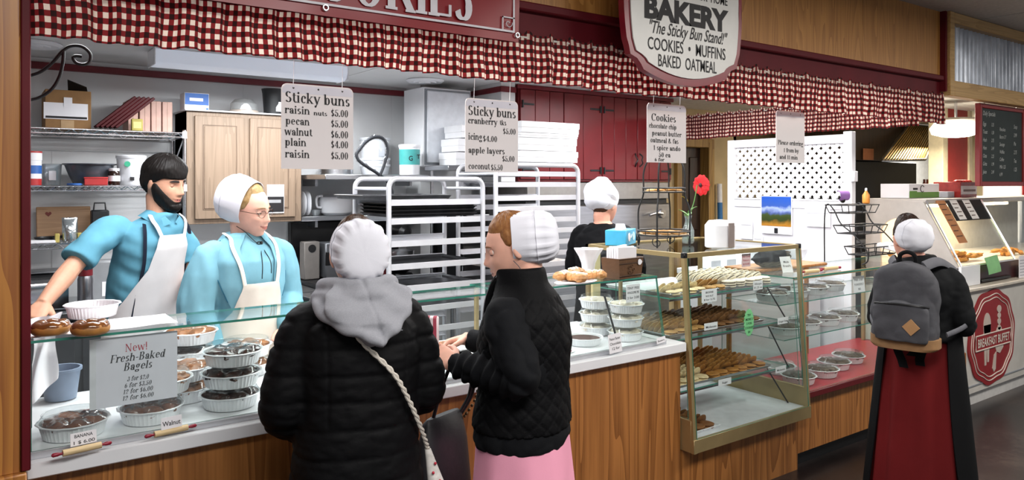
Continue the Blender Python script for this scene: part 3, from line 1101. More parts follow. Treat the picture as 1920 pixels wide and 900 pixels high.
class Fig:
    """one clothed figure in its own frame: facing +Y, right hand on +X, feet on z = 0"""

    def __init__(s, label, loc, rz, k, head, hrot, hparam, arms, lean=None, skin='#e0ab94', legs=True, sh=.165, group=None):
        s.k, s.label, s.loc, s.rz, s.HP = k, label, loc, rz, hparam
        s.lean = lean or (lambda p: p)
        s.hx = Matrix.Translation(Vector(head)) @ Euler((math.radians(hrot[0]), math.radians(hrot[1]), math.radians(hrot[2])), 'YXZ').to_matrix().to_4x4()
        s.arms = arms
        mb = MB()
        K = k
        rings = []
        for z, rx, ry, cy in ((.80, .13, .10, -.01), (.90, .150, .105, -.01), (1.02, .118, .085, 0), (1.14, .125, .095, 0), (1.28, .145, .10, 0), (1.36, .14, .075, -.01), (1.40, .085, .06, -.015), (1.44, .056, .054, -.012)):
            rings.append([s.lean(Vector((rx * K * math.cos(a), cy + ry * K * math.sin(a), z * K))) for a in (2 * PI * i / 20 for i in range(20))])
        mb.loft(rings)
        nb = s.lean(Vector((0, -.012, 1.40 * K)))
        h0 = s.hx @ Vector((0, -.022, -.075))
        h1 = s.hx @ Vector((0, -.012, -.02))
        mb.tube([nb - Vector((0, 0, .05)), nb.lerp(h0, .5), h0, h1], [.062 * K, .051 * K ** .5, .054 * K ** .5, .05], 18)
        add_grid_closed(mb, head_grid(hparam), s.hx)
        for sg in (1, -1):                                       # ears
            q = MB()
            es_ = hparam.get('ear', 1.0)
            q.ball((0, 0, 0), 1, 12, 10, 0, (.0075 * es_, .017 * es_, .031 * es_))
            E_ = Matrix.Translation((sg * (hparam.get('w', .075) + .001), -.008, -.004)) @ Euler((math.radians(-10), 0, math.radians(-sg * 22))).to_matrix().to_4x4()
            mb.add([s.hx @ E_ @ Vector(p) for p in q.v], q.f)
        for sg, A_ in arms.items():
            S_, E_, W_ = (Vector(A_[q]) for q in ('s', 'e', 'w'))
            mb.tube([S_, S_.lerp(E_, .5), E_, E_.lerp(W_, .3), W_, W_ + (W_ - E_).normalized() * .01],
                    [.036 * K, .040 * K, .038 * K, .040 * K, .027 * K, .027 * K], 14)
            if A_.get('hd'):
                hand(mb, W_, A_['hd'], A_['hn'], A_['ht'], A_.get('curl', (.4, .5, .4)), A_.get('spread', .06), A_.get('hk', .95), A_.get('thumb', .5))
        if legs:
            for sg in (1, -1):
                lx = sg * .088 * K
                mb.tube([(lx, -.005, .90 * K), (lx, .005, .70 * K), (lx, .01, .48 * K), (lx, -.012, .32 * K), (lx, -.02, .09 * K), (lx, -.02, .05)],
                        [.088 * K, .080 * K, .056 * K, .055 * K, .036 * K, .036], 14)
                mb.tube([(lx, -.05, .035), (lx, 0, .04), (lx + sg * .01, .09, .032), (lx + sg * .012, .15, .022)], [.03, .036, .036, .02], 12)
        me = voxel(mb, .0042, 3, 'person')
        hi = s.hx.inverted()
        s.body = link_mesh(me, 'person', [mat('skin_' + skin[1:], skin, .5, var=.05, scale=30, sss=.12, spec=.3), mat('lips', '#bd746a', .4, var=.05)])
        M3 = np.array(hi)
        c = np.array([p.center[:] for p in me.polygons])
        cl = c @ M3[:3, :3].T + M3[:3, 3]
        sm = hparam.get('smile', 0)
        zc = -.0635 + sm * 13 * cl[:, 0] ** 2
        dz = cl[:, 2] - zc
        wl = .023 + .004 * sm
        lip = (cl[:, 1] > .06) & (np.abs(cl[:, 0]) < wl) & (dz < .0070 * (1 - (cl[:, 0] / wl) ** 2)) & (dz > -.0085 * (1 - (cl[:, 0] / wl) ** 2))
        me.polygons.foreach_set('material_index', lip.astype(np.int32))
        s.body.location = loc
        s.body.rotation_euler = (0, 0, rz)
        tag(s.body, label, 'person', group)

    def eyes(s, lid=.5, look=(0, 0), iris='#3a4650', brow='#6b4a30', bt=.0022, lash='#2c1c16'):
        for sg in (1, -1):
            c = Vector((sg * .031, .0715, .006))
            q = MB()
            q.ball((0, 0, 0), .0125, 18, 14)
            eye = MB()
            eye.add([s.hx @ (c + Vector(p)) for p in q.v], q.f)
            e = eye.build('eye', mat('eye_white', '#e4dcd6', .25), s.body)
            d = Vector((look[0], 1, look[1])).normalized()
            u = d.orthogonal().normalized()
            v = d.cross(u)
            ir = MB()
            for r, h, mi in ((.0058, .0121, 0), (.0026, .0127, 1)):
                ir.add([s.hx @ (c + d * (h + .0006) + (u * math.cos(a) + v * math.sin(a)) * r) for a in (2 * PI * i / 16 for i in range(16))]
                       + [s.hx @ (c + d * (h + .0009))], [(i, (i + 1) % 16, 16) for i in range(16)], mi)
            ir.build('iris', [mat('iris_' + iris[1:], iris, .2), black], e)
            li = MB()
            rows = []
            for i in range(9):
                el = math.radians(88 - (88 - (70 - 120 * lid)) * i / 8)
                rows.append([s.hx @ (c + Vector((math.cos(el) * math.sin(az), math.cos(el) * math.cos(az), math.sin(el) - .10 * abs(math.sin(az)) * (i / 8))) * .0138) for az in (math.radians(-80 + 160 * j / 14) for j in range(15))])
            li.loft(rows, 0, False, False)
            le = li.build('eyelid', s.body.data.materials[0], s.body)
            MB().tube([Vector(p) for p in rows[-1]], [.0004] + [.0015] * 13 + [.0004], 5).build('eyelashes', mat('lash_' + lash[1:], lash, .6), le)
            b = []
            for j in range(9):
                u_ = j / 8
                x = .013 + .036 * u_
                xx, yy, zz = head_base(np.array([math.asin(x / .0745)]), np.array([PI / 2 - .22]), s.HP)
                b.append(s.hx @ Vector((sg * x, float(yy[0]) + .0005, .0235 + .006 * math.sin(PI * min(1, u_ * .75 + .1)) - .004 * u_)))
            MB().tube(b, [bt * .6] + [bt] * 5 + [bt * .8, bt * .6, bt * .2], 6, flat=1.5).build('eyebrow', mat('brow_' + brow[1:], brow, .8), s.body)

    def hair(s, name, fn, m, nt=160, npz=120):
        return hair_shell(s.HP, s.hx, fn, nt, npz).build(name, m, s.body, angle=60)

    def cap(s, m, prof, y0=-.005, tilt=18, zc=.010, rx=.083, rz=.098, pleats=26, amp=.0022, name='prayer_cap', strings=True, band=True):
        """stiff white covering: opening ring behind the forehead, bulging to a pleated round back. prof = [(depth, scale)]"""
        mb = MB()
        n = 96 if pleats < 16 else pleats * 8
        Tm = s.hx @ Matrix.Translation((0, y0, zc)) @ Euler((math.radians(tilt), 0, 0)).to_matrix().to_4x4()
        rings = []
        outer = []
        for dpt, sc in prof:
            rg = []
            for i in range(n):
                a = 2 * PI * i / n
                ca, sa = math.cos(a), math.sin(a)
                pl = 1.0
                if dpt > prof[0][0] + .045:
                    w = min(1, (dpt - prof[0][0] - .045) / .03) * float(sstep(.76, .93, np.float64(sc)))
                    pl += amp / .08 * math.copysign(abs(math.cos(a * pleats / 2)) ** .5, math.cos(a * pleats / 2)) * w * min(1, sc * 1.6)
                x = rx * sc * pl * math.copysign(abs(ca) ** .92, ca)
                z = rz * sc * pl * math.copysign(abs(sa) ** .92, sa)
                if z < 0:
                    z *= .82
                dd = dpt + .0016 * sc * noise.noise(Vector((2 * ca, 2 * sa, dpt * 40)))
                rg.append(Tm @ Vector((x, -dd, z)))
            outer.append(rg)
        inner = []
        for rg, (dpt, sc) in zip(outer, prof):
            cc = Tm @ Vector((0, -dpt, 0))
            inner.append([p + (cc - p).normalized() * .0022 for p in rg])
        seq = inner[::-1][-4:] + outer          # a narrow turned-in hem inside, then the outer shell
        mb.loft([list(r) for r in seq], 0, True)
        o = mb.build(name, m, s.body, angle=75)
        if band:
            k = 3
            MB().tube([p + (p - Tm @ Vector((0, -prof[k][0], 0))).normalized() * .0006 for p in outer[k]], .0011, 5, closed=True).build('band_seam', mat('cap_seam', '#c9c9d2', .7), o)
        return o, Tm, outer


class Torso:
    """cloth over the trunk: rings (z, rx, ry, cx, cy); angle 0 = front, +90 = the figure's right side"""

    def __init__(s, rows, lean=None, ex=2.3):
        s.r = np.array(rows, float)
        s.lean = lean or (lambda p: p)
        s.ex = ex

    def par(s, z):
        q = s.r
        zs = q[:, 0]
        return [float(np.interp(z, zs, q[:, i])) for i in range(1, 5)]

    def pt(s, z, a, off=0.0):
        rx, ry, cx, cy = s.par(z)
        e = 2 / s.ex
        sa, ca = math.sin(a), math.cos(a)
        return s.lean(Vector((cx + (rx + off) * math.copysign(abs(sa) ** e, sa), cy + (ry + off) * math.copysign(abs(ca) ** e, ca), z)))

    def loft(s, mb, z0, z1, n=44, off=0.0, st=30):
        mb.loft([[s.pt(z0 + (z1 - z0) * j / st, 2 * PI * i / n, off) for i in range(n)] for j in range(st + 1)])

    def panel(s, mb, edges, off=.008, th=.003, nu=30, nv=26):
        """edges: [(z, a0 deg, a1 deg)] from top to bottom, a sheet with thickness lying on the trunk"""
        E_ = np.array(edges, float)
        zz = np.linspace(E_[0, 0], E_[-1, 0], nv + 1)
        o = np.argsort(E_[:, 0])
        a0 = np.interp(zz, E_[o, 0], E_[o, 1])
        a1 = np.interp(zz, E_[o, 0], E_[o, 2])
        A_, B_ = [], []
        for j, z in enumerate(zz):
            rr = []
            r2 = []
            for i in range(nu + 1):
                a = math.radians(a0[j] + (a1[j] - a0[j]) * i / nu)
                w = .003 * noise.noise(Vector((a * 4, z * 6, 1)))
                rr.append(s.pt(z, a, off + th + w))
                r2.append(s.pt(z, a, off + w))
            A_.append(rr + r2[::-1])
        mb.loft(A_, 0, True)


def sleeve(mb, pts, rs, n=20):
    mb.tube(smooth_path(pts, 5), list(np.interp(np.linspace(0, 1, (len(pts) - 1) * 5 + 1), np.linspace(0, 1, len(rs)), rs)), n)
# ------------------------------------------------------------------ gingham curtains
ging = gingham('red_gingham_cotton', 0.0172)
ging2 = gingham('red_gingham_cotton_small', 0.0165)


def curtain(name, label, p0, p1, ztop, drop, mt, folds, seed, out):
    """gathered valance between two points; 'out' is the direction it faces"""
    rnd = random.Random(seed)
    p0, p1 = Vector(p0), Vector(p1)
    Lc = (p1 - p0).length
    d = (p1 - p0) / Lc
    out = Vector(out)
    ph = [rnd.uniform(0, 2 * PI) for _ in range(8)]
    nx = int(Lc * 150)

    def wv(x):
        return (math.sin(2 * PI * x / folds + 1.6 * math.sin(x * 5.1 + ph[0]) + ph[1]) * 0.6
                + math.sin(2 * PI * x / (folds * 1.9) + 1.2 * math.sin(x * 3.3 + ph[2]) + ph[3]) * 0.5
                + math.sin(2 * PI * x / (folds * 0.47) + 2 * math.sin(x * 7.7 + ph[4])) * 0.22)
    xs = [Lc * i / nx for i in range(nx + 1)]
    arc_ = [0.0]
    for i in range(nx):
        arc_.append(arc_[-1] + math.hypot(xs[i + 1] - xs[i], (wv(xs[i + 1]) - wv(xs[i])) * 0.021))
    mb = MB()
    nz = 14

    def fn(u, w):
        x = Lc * u
        amp = 0.010 + 0.016 * w
        y = wv(x) * amp + 0.007 * w * noise.noise(Vector((x * 9, w * 3, seed)))
        pleat = 0.018 * max(0, math.cos(2 * PI * x / 0.118 + ph[5])) ** 3 * max(0, 1 - w * 5)
        hem = 0.010 * noise.noise(Vector((x * 2.3, 0, seed))) + 0.007 * noise.noise(Vector((x * 11, 2, seed)))
        z = ztop + pleat - (drop + hem) * w
        p = p0 + d * x + out * y
        return (p.x, p.y, z)

    def uvf(u, w):
        i = min(nx, int(round(u * nx)))
        return (arc_[i] * 1.12 + 0.5 + 0.004 * math.sin(w * 5 + i * 0.05), w * drop + 0.3)
    mb.grid(fn, nx, nz, 0, uvf)
    o = mb.build(name, mt, angle=180)
    return tag(o, label, 'curtain')


cf = curtain('gingham_curtain', 'long red checked gingham valance gathered under the maroon board of the stall front', (0.132, 2.505, 0), (5.58, 2.505, 0), 2.275, 0.205, ging, 0.085, 3, (0, -1, 0))
cs = curtain('gingham_curtain', 'shorter red checked valance over the lattice screen at the stall end', (5.53, 2.66, 0), (5.53, 4.86, 0), 2.29, 0.225, ging2, 0.07, 5, (-1, 0, 0))
m = MB().cyl((0.13, 2.515, 2.262), (5.58, 2.515, 2.262), 0.005)
m.build('curtain_rod', mat('white_rod', '#d8d4cc', 0.4), cf)
MB().cyl((5.54, 2.6, 2.275), (5.54, 4.9, 2.275), 0.005).build('curtain_rod', mat('white_rod'), cs)

# ------------------------------------------------------------------ banner and oval shop sign
ban = thing('vinyl_banner', 'dark red vinyl banner with cropped white letters above the valance', 'banner', (-0.25, 2.408, 2.213))
BW = 2.02
redvinyl = mat('red_vinyl', '#8d1a22', 0.3, var=0.08, scale=3)
m = MB()
m.grid(lambda u, w: (BW * u, 0.006 * math.sin(u * 17) * math.sin(w * 4) + 0.003 * noise.noise(Vector((u * 9, w * 5, 1))), 0.55 * w), 60, 14)
m.grid(lambda u, w: (BW * u, 0.012 + 0.006 * math.sin(u * 17) * math.sin(w * 4), 0.55 * w), 60, 14)
m.build('banner_sheet', redvinyl, ban)
whitev = mat('white_vinyl', '#ddd9de', 0.4)
m = MB()
yb = -0.009
m.box(0.05, BW - 0.025, yb, yb + 0.002, 0.033, 0.041).box(BW - 0.033, BW - 0.025, yb, yb + 0.002, 0.041, 0.55)
m.box(BW - 0.085, BW - 0.025, yb, yb + 0.002, 0.088, 0.093).box(BW - 0.085, BW - 0.080, yb, yb + 0.002, 0.041, 0.093)
m.build('border_line', whitev, ban)
m = MB()
write(m, 'COOKIES', 1.80, 0.054, 0.27, 0.74, 'r', 'serif', 0.17, y=yb)
m.build('lettering', whitev, ban)
for x in (0.05, 0.72, 1.21, BW - 0.012):
    MB().tube([(x + 0.009 * math.cos(a * PI / 6), yb, 0.026 + 0.009 * math.sin(a * PI / 6)) for a in range(12)], 0.003, 6, closed=True).build('grommet', steel, ban)
# scroll ornament in the banner corner
MB().tube([(BW - 0.055 + r * math.cos(a), yb, 0.068 + r * math.sin(a)) for a, r in ((k * 0.5, 0.003 + k * 0.0012) for k in range(14))], 0.0016, 5).build('border_ornament', whitev, ban)

sg = thing('hanging_shop_sign', 'cream shop sign with red border and black BAKERY lettering', 'sign', (2.657, 2.33, 2.095))
SW, SH = 0.80, 0.76


def plaque(k):
    """half-width as the old plaque: rounded bottom, notched corners, slightly bowed sides"""
    pts = []
    w, h = SW / 2 - k, SH
    for a in range(13):                                     # bottom bow between the notches
        u = -1 + 2 * a / 12
        pts.append((u * w * 0.70, k + 0.052 * u * u))
    pts += [(w * 0.74, 0.075 + k * .8), (w * 0.80, 0.098 + k * .5), (w * 0.90, 0.112 + k * .5), (w * 0.925, 0.15)]
    for a in range(1, 10):
        u = a / 9
        pts.append((w * (0.925 + 0.075 * math.sin(PI * (0.08 + u * 0.55))), 0.15 + 0.28 * u))
    left = [(-x, y) for x, y in pts if x > 1e-6 and not (abs(y) < 0.15 and x < w * 0.701)]
    half = pts
    top = [(x, SH - (y - 0) + 0.0) for x, y in half[::-1]]
    right = pts[12:]
    up = [(x, SH - y) for x, y in right[::-1]]
    ring = right + up
    mir = [(-x, y) for x, y in ring[::-1]]
    bot = pts[1:12]
    topb = [(-x, SH - y) for x, y in bot]
    out = ring + [(x, y) for x, y in [(-p[0], p[1]) for p in topb]][::1] if False else None
    loop = bot + ring
    loop += [(-x, SH - y) for x, y in bot]
    loop += mir
    return loop


XZ = Matrix(((1, 0, 0, 0), (0, 0, 1, 0), (0, 1, 0, 0), (0, 0, 0, 1)))
MB().prism(plaque(0.0), -0.02, 0.014, 0, XZ).build('border_board', mat('sign_red_border', '#7e1726', 0.3), sg)
MB().prism(plaque(0.034), -0.027, -0.021, 0, XZ).build('face_board', mat('sign_cream_face', '#d9d7d2', 0.35, var=0.02), sg)
m = MB()
yl = -0.0285
write(m, 'BAKERY', 0, 0.282, 0.135, 0.575, 'c', 'sans', 0.05, y=yl)
write(m, 'GOOD FROM  OUR  HOME', 0.28, 0.405, 0.06, 0.53, 'r', 'sans', 0.008, y=yl)
write(m, '"The Sticky Bun Stand!"', 0, 0.216, 0.08, 0.53, 'c', 'sans', 0.006, 0.28, y=yl)
write(m, 'COOKIES  \u2022  MUFFINS', 0, 0.143, 0.078, 0.53, 'c', 'sans', 0.006, y=yl)
write(m, 'BAKED  OATMEAL', 0, 0.073, 0.078, 0.40, 'c', 'sans', 0.006, y=yl)
m.build('lettering', ink, sg, smooth=False)
for x in (-0.25, 0.25):
    MB().cyl((x, 0.0, SH - 0.03), (x, 0.16, SH - 0.03), 0.006).build('hanging_bracket', iron, sg)

# ------------------------------------------------------------------ laminated price cards on strings
lamin = mat('laminated_card', '#ece6e6', 0.25, var=0.015, scale=4)
lamtop = mat('laminate_margin', '#dcdce6', 0.2, var=0.03)


def price_card(label, x0, z0, w, h, lines, yaw=0.0):
    t = thing('price_card', label, 'sign', (x0 + w / 2, 2.60, z0), yaw, None)
    m = MB()
    r = 0.022
    poly = [(-w / 2, 0), (w / 2, 0)] + arc(w / 2 - r, h - r, r, 0, 90, 5) + arc(-w / 2 + r, h - r, r, 90, 180, 5)
    m.prism(poly, -0.0012, 0.0012, 0, XZ)
    m.build('card', lamin, t)
    m = MB()
    m.prism([(-w / 2 + .004, h - .034), (w / 2 - .004, h - .034)] + arc(w / 2 - r, h - r - .002, r - .003, 0, 90, 5) + arc(-w / 2 + r, h - r - .002, r - .003, 90, 180, 5), -0.0017, -0.0013, 0, XZ)
    for x in (-w * .34, 0, w * .34):
        m.prism(arc(x, h - .015, .0035, 0, 330, 11), -0.0021, -0.0018, 1, XZ)
    m.build('punched_margin', [lamtop, ink], t, smooth=False)
    m = MB()
    m2 = MB()
    for ln in lines:
        tx, x, z, sz, al, wd = ln[:6]
        write(m2 if len(ln) > 6 else m, tx, x, z, sz, wd, al, y=-0.0024, bold=0.125 if sz > .03 else .14, slope=-0.012)
    m.build('lettering', ink, t, smooth=False)
    if m2.v:
        m2.build('red_lettering', redink, t, smooth=False)
    for x in (-w * .34, w * .34):
        MB().tube([(x, -0.003, h - .014), (x, 0, h), (x * .98, -.02, 2.285 - z0)], 0.0012, 5).build('string', mat('white_string', '#e8e6ea', 0.7), t)
    return t


price_card('large white price card of sticky buns starting with raisin, hung over the young vendor', 0.877, 1.700, 0.27, 0.302, [
    ('Sticky buns', -.123, .236, .052, 'l', .246), ('raisin', -.123, .196, .038, 'l', .092), ('nuts', -.018, .194, .022, 'l', .052), ('$5.00', .115, .193, .038, 'r', .068),
    ('pecan', -.120, .157, .038, 'l', .088), ('$5.00', .115, .154, .038, 'r', .068), ('walnut', -.124, .119, .038, 'l', .102), ('$6.00', .115, .115, .038, 'r', .068),
    ('plain', -.122, .082, .038, 'l', .078), ('$4.00', .115, .078, .038, 'r', .068), ('raisin', -.122, .040, .038, 'l', .09), ('$5.00', .115, .037, .038, 'r', .068)], 0.0)
price_card('white price card of sticky buns starting with cranberry, hung near the white boxes', 1.639, 1.696, 0.268, 0.305, [
    ('Sticky buns', -.122, .235, .054, 'l', .246), ('cranberry', -.122, .200, .036, 'l', .148), ('tks', .038, .200, .03, 'l', .035), ('$5.00', .122, .162, .036, 'r', .068),
    ('icing', -.120, .133, .038, 'l', .07), ('$4.00', -.048, .128, .036, 'l', .073), ('apple layers', -.12, .078, .036, 'l', .185), ('$5.00', .116, .045, .036, 'r', .066),
    ('coconut', -.12, .012, .036, 'l', .108), ('$5.50', -.008, .008, .036, 'l', .062)])
price_card('white price card headed Cookies, hanging in front of the red cupboards', 2.698, 1.752, 0.285, 0.295, [
    ('Cookies', -.115, .208, .05, 'l', .182), ('chocolate chip', -.13, .172, .034, 'l', .2), ('peanut butter', -.108, .135, .034, 'l', .215), ('oatmeal & fas', -.12, .1, .034, 'l', .205),
    ('1 spice ando', -.1, .063, .034, 'l', .2), ('50 ea', -.06, .028, .034, 'l', .085), ('6 for', -.09, .001 + .006, .024, 'l', .07)])
price_card('nearly blank white card with small lettering at its foot before the lattice', 3.753, 1.768, 0.282, 0.302, [
    ('Please ordering', -.125, .105, .036, 'l', .25), ('1 from by', -.07, .062, .034, 'l', .15), ('and 11 min', -.11, .022, .034, 'l', .18)])

# bagel notice standing against the inside of the left glass
bg = thing('bagel_notice', 'white notice reading New Fresh-Baked Bagels behind the low case glass', 'sign', (0.30, 2.606, 0.955))
MB().box(0, 0.238, -0.0012, 0.0012, 0, 0.215).build('notice_sheet', mat('notice_paper', '#dddbe5', 0.35, var=0.02), bg)
MB().box(-0.012, 0.006, -0.003, -0.0015, 0, 0.215).build('binder_strip', mat('clear_strip', '#dcdce2', 0.2), bg)
m = MB()
write(m, 'New!', .118, .166, .034, .066, 'c', bold=.09, y=-.002, slope=.0)
m.build('red_lettering', redink, bg, smooth=False)
m = MB()
for tx, z, sz, wd in (('Fresh-Baked', .136, .034, .158), ('Bagels', .107, .034, .083), ('3 for $2.0', .073, .021, .062), ('6 for $3.50', .053, .021, .078), ('12 for $6.00', .034, .021, .086), ('12 for $6.00', .014, .021, .09)):
    write(m, tx, .122, z, sz, wd, 'c', bold=.12, y=-.002, shear=.18)
m.build('lettering', ink, bg, smooth=False)
# ------------------------------------------------------------------ kitchen fittings
def bb(x0, x1, y0, y1, Y):
    """x and z extents on the plane Y of a box seen between two pixel corners"""
    a, b = at(x0, y1, Y=Y), at(x1, y0, Y=Y)
    return a.x, b.x, a.z, b.z


fx = thing('ceiling_light', 'long white fluorescent light fixture on the kitchen ceiling', 'light', (1.49, 4.95, 2.36))
m = MB()
sec = [(-.10, .095), (-.10, .05), (-.085, .015), (-.055, 0), (.055, 0), (.085, .015), (.10, .05), (.10, .095)]
m.loft([[(x, y, z) for y, z in sec] for x in (-.61, .61)])
m.build('diffuser', emit('lit_diffuser', '#dfe6f4', 0.16), fx)
for x in (-.618, .608):
    MB().box(x, x + .01, -.104, .104, -.003, .099, .004).build('end_cap', whiteplastic, fx)
MB().box(-.6, .6, -.105, .105, .093, .1, .002).build('housing', whiteplastic, fx)
for lab, px, py in (('round white ceiling vent by the wooden post', 62, 83), ('round white ceiling vent above the white cupboard', 797, 152)):
    p = at(px, py, Z=2.45)
    v = thing('ceiling_vent', lab, 'vent', p)
    m = MB().lathe([(.145, .009), (.15, .002), (.13, -.012), (.09, -.008), (.085, -.016), (.05, -.012), (.045, -.02), (.01, -.02)], n=32)
    m.build('vent_ring', whiteplastic, v)

# scroll bracket on the post
sc = thing('scroll_bracket', 'black wrought iron scroll bracket fixed beside the wooden post', 'bracket', (.13, 2.95, 1.9))
ox = Vector((.13, 2.95, 1.9))


def spx(pts, k=6):
    return [p - ox for p in smooth_path([at(x, y, Y=2.95) for x, y in pts], k)]


MB().tube(spx([(50, 143), (75, 135), (98, 118), (118, 95), (135, 86), (155, 88), (169, 101), (168, 115), (157, 121), (143, 118), (137, 109), (142, 105), (153, 106)]), .0055, 8).build('scroll', iron, sc)
MB().tube(spx([(50, 188), (75, 182), (98, 166), (112, 142), (118, 115), (119, 96)]), .0055, 8).build('brace', iron, sc)
MB().box(-.008, .002, -.015, .015, -.16, .13, .002).build('back_plate', iron, sc)

# wire shelving
ws = thing('wire_shelving', 'chrome wire wall shelving with three loaded shelves', 'shelving', (0.27, 5.46, 1.28))
for z in (0, .35, .70):
    m = MB()
    for y in (-.18, .18):
        for dz in (0, -.028):
            m.cyl((-.87, y, z + dz), (.86, y, z + dz), .0042, n=6)
        zg = [(-.87 + .0375 * i, y, z - (.0 if i % 2 else .028)) for i in range(47)]
        m.tube(zg, .0032, 5)
    for i in range(58):
        m.cyl((-.86 + .03 * i, -.18, z + .003), (-.86 + .03 * i, .18, z + .003), .0019, n=4, caps=False)
    for x in (-.87, .86):
        m.cyl((x, -.18, z), (x, .18, z), .0042, n=6).cyl((x, -.18, z - .028), (x, .18, z - .028), .0042, n=6)
    m.build('wire_shelf', chrome, ws)
for y in (-.18, .18):
    MB().cyl((.865, y, -.36), (.865, y, .72), .011, n=12).build('post', chrome, ws)
    for z in (0, .35, .70):
        MB().cyl((.865, y, z - .035), (.865, y, z + .01), .017, .015, 12).build('clamp', whiteplastic, ws)
for z in (0.0, .35, .7):
    MB().tube([(.865, -.17, z - .03), (.865, .10, z - .19), (.865, .18, z - .22)], .006, 6).build('bracket', chrome, ws)

cardboard = mat('corrugated_cardboard', '#8f6a42', .8, var=.08)
S1, S2, S3 = 1.986, 1.636, 1.286


def carton(name, label, cat, box, mt, extra=None, group=None, b=.003):
    x0, x1, y0, y1, z0, z1 = box
    t_ = thing(name, label, cat, ((x0 + x1) / 2, (y0 + y1) / 2, z0), 0, group)
    w, d, h = (x1 - x0) / 2, (y1 - y0) / 2, z1 - z0
    MB().box(-w, w, -d, d, 0, h, b).build('box_body', mt, t_)
    if extra:
        extra(t_, w, d, h)
    return t_


def lab(name, mt, x0, x1, z0, z1, y, par):
    return MB().box(x0, x1, y - .0015, y - .0003, z0, z1).build(name, mt, par)


def box_extra(t_, w, d, h):
    l_ = lab('shipping_label', paper, -.13, .105, .055, .155, -d, t_)
    lab('barcode', ink, -.12, .1, .06, .073, -d - .0016, l_)
    lab('tape', mat('brown_tape', '#b08f66', .4), -.04, .03, 0, .05, -d, t_)
    lab('sticker', paper, -.025, .02, .13, .19, -d - .002, t_)
    m_ = MB()
    m_.loft([[(w * .1, d * .2, h), (w, d * .2, h), (w, d * .2, h + .004), (w * .1, d * .2, h + .004)], [(w * .0, -d * .55, h + .07), (w * .85, -d * .55, h + .03), (w * .85, -d * .55, h + .034), (w * .0, -d * .55, h + .074)]])
    m_.build('flap', mat('dark_cardboard', '#2b241f', .8), t_)


x0, x1, z0, z1 = bb(88, 171, 180, 238, 5.33)
carton('cardboard_box', 'brown cardboard box with white shipping label on the top wire shelf', 'box', (x0 - .01, x1, 5.33, 5.6, S1, S1 + .235), cardboard, box_extra)
# leaning red folders
rf = mat('dark_red_plastic', '#480b11', .5, spec=.3)
for i in range(5):
    p = at(193 + 9 * i, 240, Y=5.36)
    t_ = thing('red_tray', 'dark red plastic tray leaning in a sloping row on the top shelf', 'tray', (p.x, 5.335, S1), 0, 'red trays leaning on the top shelf')
    m_ = MB().box(-.15, .15, -.045, .045, 0, .008, .003).box(-.15, .15, -.049, -.041, 0, .018, .003).box(-.15, .15, .041, .049, 0, .018, .003).box(.142, .15, -.045, .045, 0, .018, .003)
    m_.x = None
    o = m_.build('tray_body', rf, t_)
    o.rotation_euler = (0, math.radians(-42), 0)
    o.location = (.072, 0, .108)
tanb = mat('pale_tan_carton', '#c29d90', .6)
for i, (a, b) in enumerate(((243, 262), (265, 285), (287, 306), (308, 327))):
    x0, x1, z0, z1 = bb(a, b, 184, 243, 5.33)
    carton('tan_carton', 'narrow upright tan carton standing in a row of four on the top shelf', 'box', (x0, x1, 5.39, 5.6, S1, S1 + .205), tanb, lambda t_, w, d, h: lab('seam', mat('carton_seam', '#a58270', .6), -.001, .001, 0, h, -d, t_), 'tan cartons on the top shelf')
x0, x1, z0, z1 = bb(247, 268, 221, 243, 5.29)
carton('yellow_carton', 'small mustard yellow carton before the tan cartons', 'box', (x0, x1, 5.29, 5.325, S1, S1 + .075), mat('mustard_card', '#a89a4c', .6), lambda t_, w, d, h: lab('label', mat('pale_card', '#c9bf7c', .6), -w * .7, w * .7, h * .2, h * .75, -d, t_))


def lathe_thing(name, label, cat, loc, parts, group=None, rz=0):
    t_ = thing(name, label, cat, loc, rz, group)
    for pn, prof, mt in parts:
        MB().lathe(prof, n=28).build(pn, mt, t_)
    return t_


def px_on(px, Y):
    return at(px, 340, Y=Y).x


blue = mat('label_blue', '#2d62ad', .5)
redm = mat('label_red', '#b02a2a', .45)
smoke = glass('smoky_plastic', '#b9bdc2', .05, .28)
frost = glass('frosted_plastic', '#eef0f2', .04, .4)
# second shelf
lathe_thing('canister', 'white blue and red canister on the middle wire shelf by the post', 'canister', (px_on(58, 5.38), 5.38, S2), [
    ('base_band', [(.055, 0), (.056, .04)], redm), ('middle', [(.0555, .04), (.0555, .15)], paper), ('blue_band', [(.0565, .07), (.0565, .12)], blue), ('lid', [(.0555, .15), (.058, .152), (.058, .2), (.05, .206)], paper), ('rim', [(.0585, .196), (.0595, .200), (.0585, .206), (.01, .208)], redm)])
x0, x1, z0, z1 = bb(78, 116, 309, 347, 5.36)
t_ = thing('storage_bin', 'clear grey plastic bin between the canister and the grey bowl', 'bin', ((x0 + x1) / 2 + .01, 5.51, S2))
m = MB()
w_ = (x1 - x0) / 2
m.loft([[(sx * k_ * math.copysign(abs(math.cos(a)) ** .4, math.cos(a)) * w_, .06 * k_ * math.copysign(abs(math.sin(a)) ** .4, math.sin(a)), z) for a in (2 * PI * i / 28 for i in range(28)) for sx in (1,)] for z, k_ in ((0, .88), (.12, 1), (.13, 1.03), (.134, .9))])
m.build('bin_body', smoke, t_)
MB().box(-.02, .02, -.063, -.058, .03, .09, .002).build('label', paper, t_)
t_ = thing('mixing_bowl', 'wide smoky grey plastic mixing bowl on the middle wire shelf', 'bowl', (px_on(168, 5.45), 5.45, S2))
m = MB().lathe([(.08, 0), (.09, .004), (.117, .06), (.14, .125), (.153, .13), (.154, .136), (.135, .136), (.112, .06), (.08, .01), (.01, .008)], n=36)
m.build('bowl_body', mat('smoky_grey_plastic', '#4a4e55', .2, var=.1), t_)
x0, x1, z0, z1 = bb(158, 202, 333, 347, 5.29)
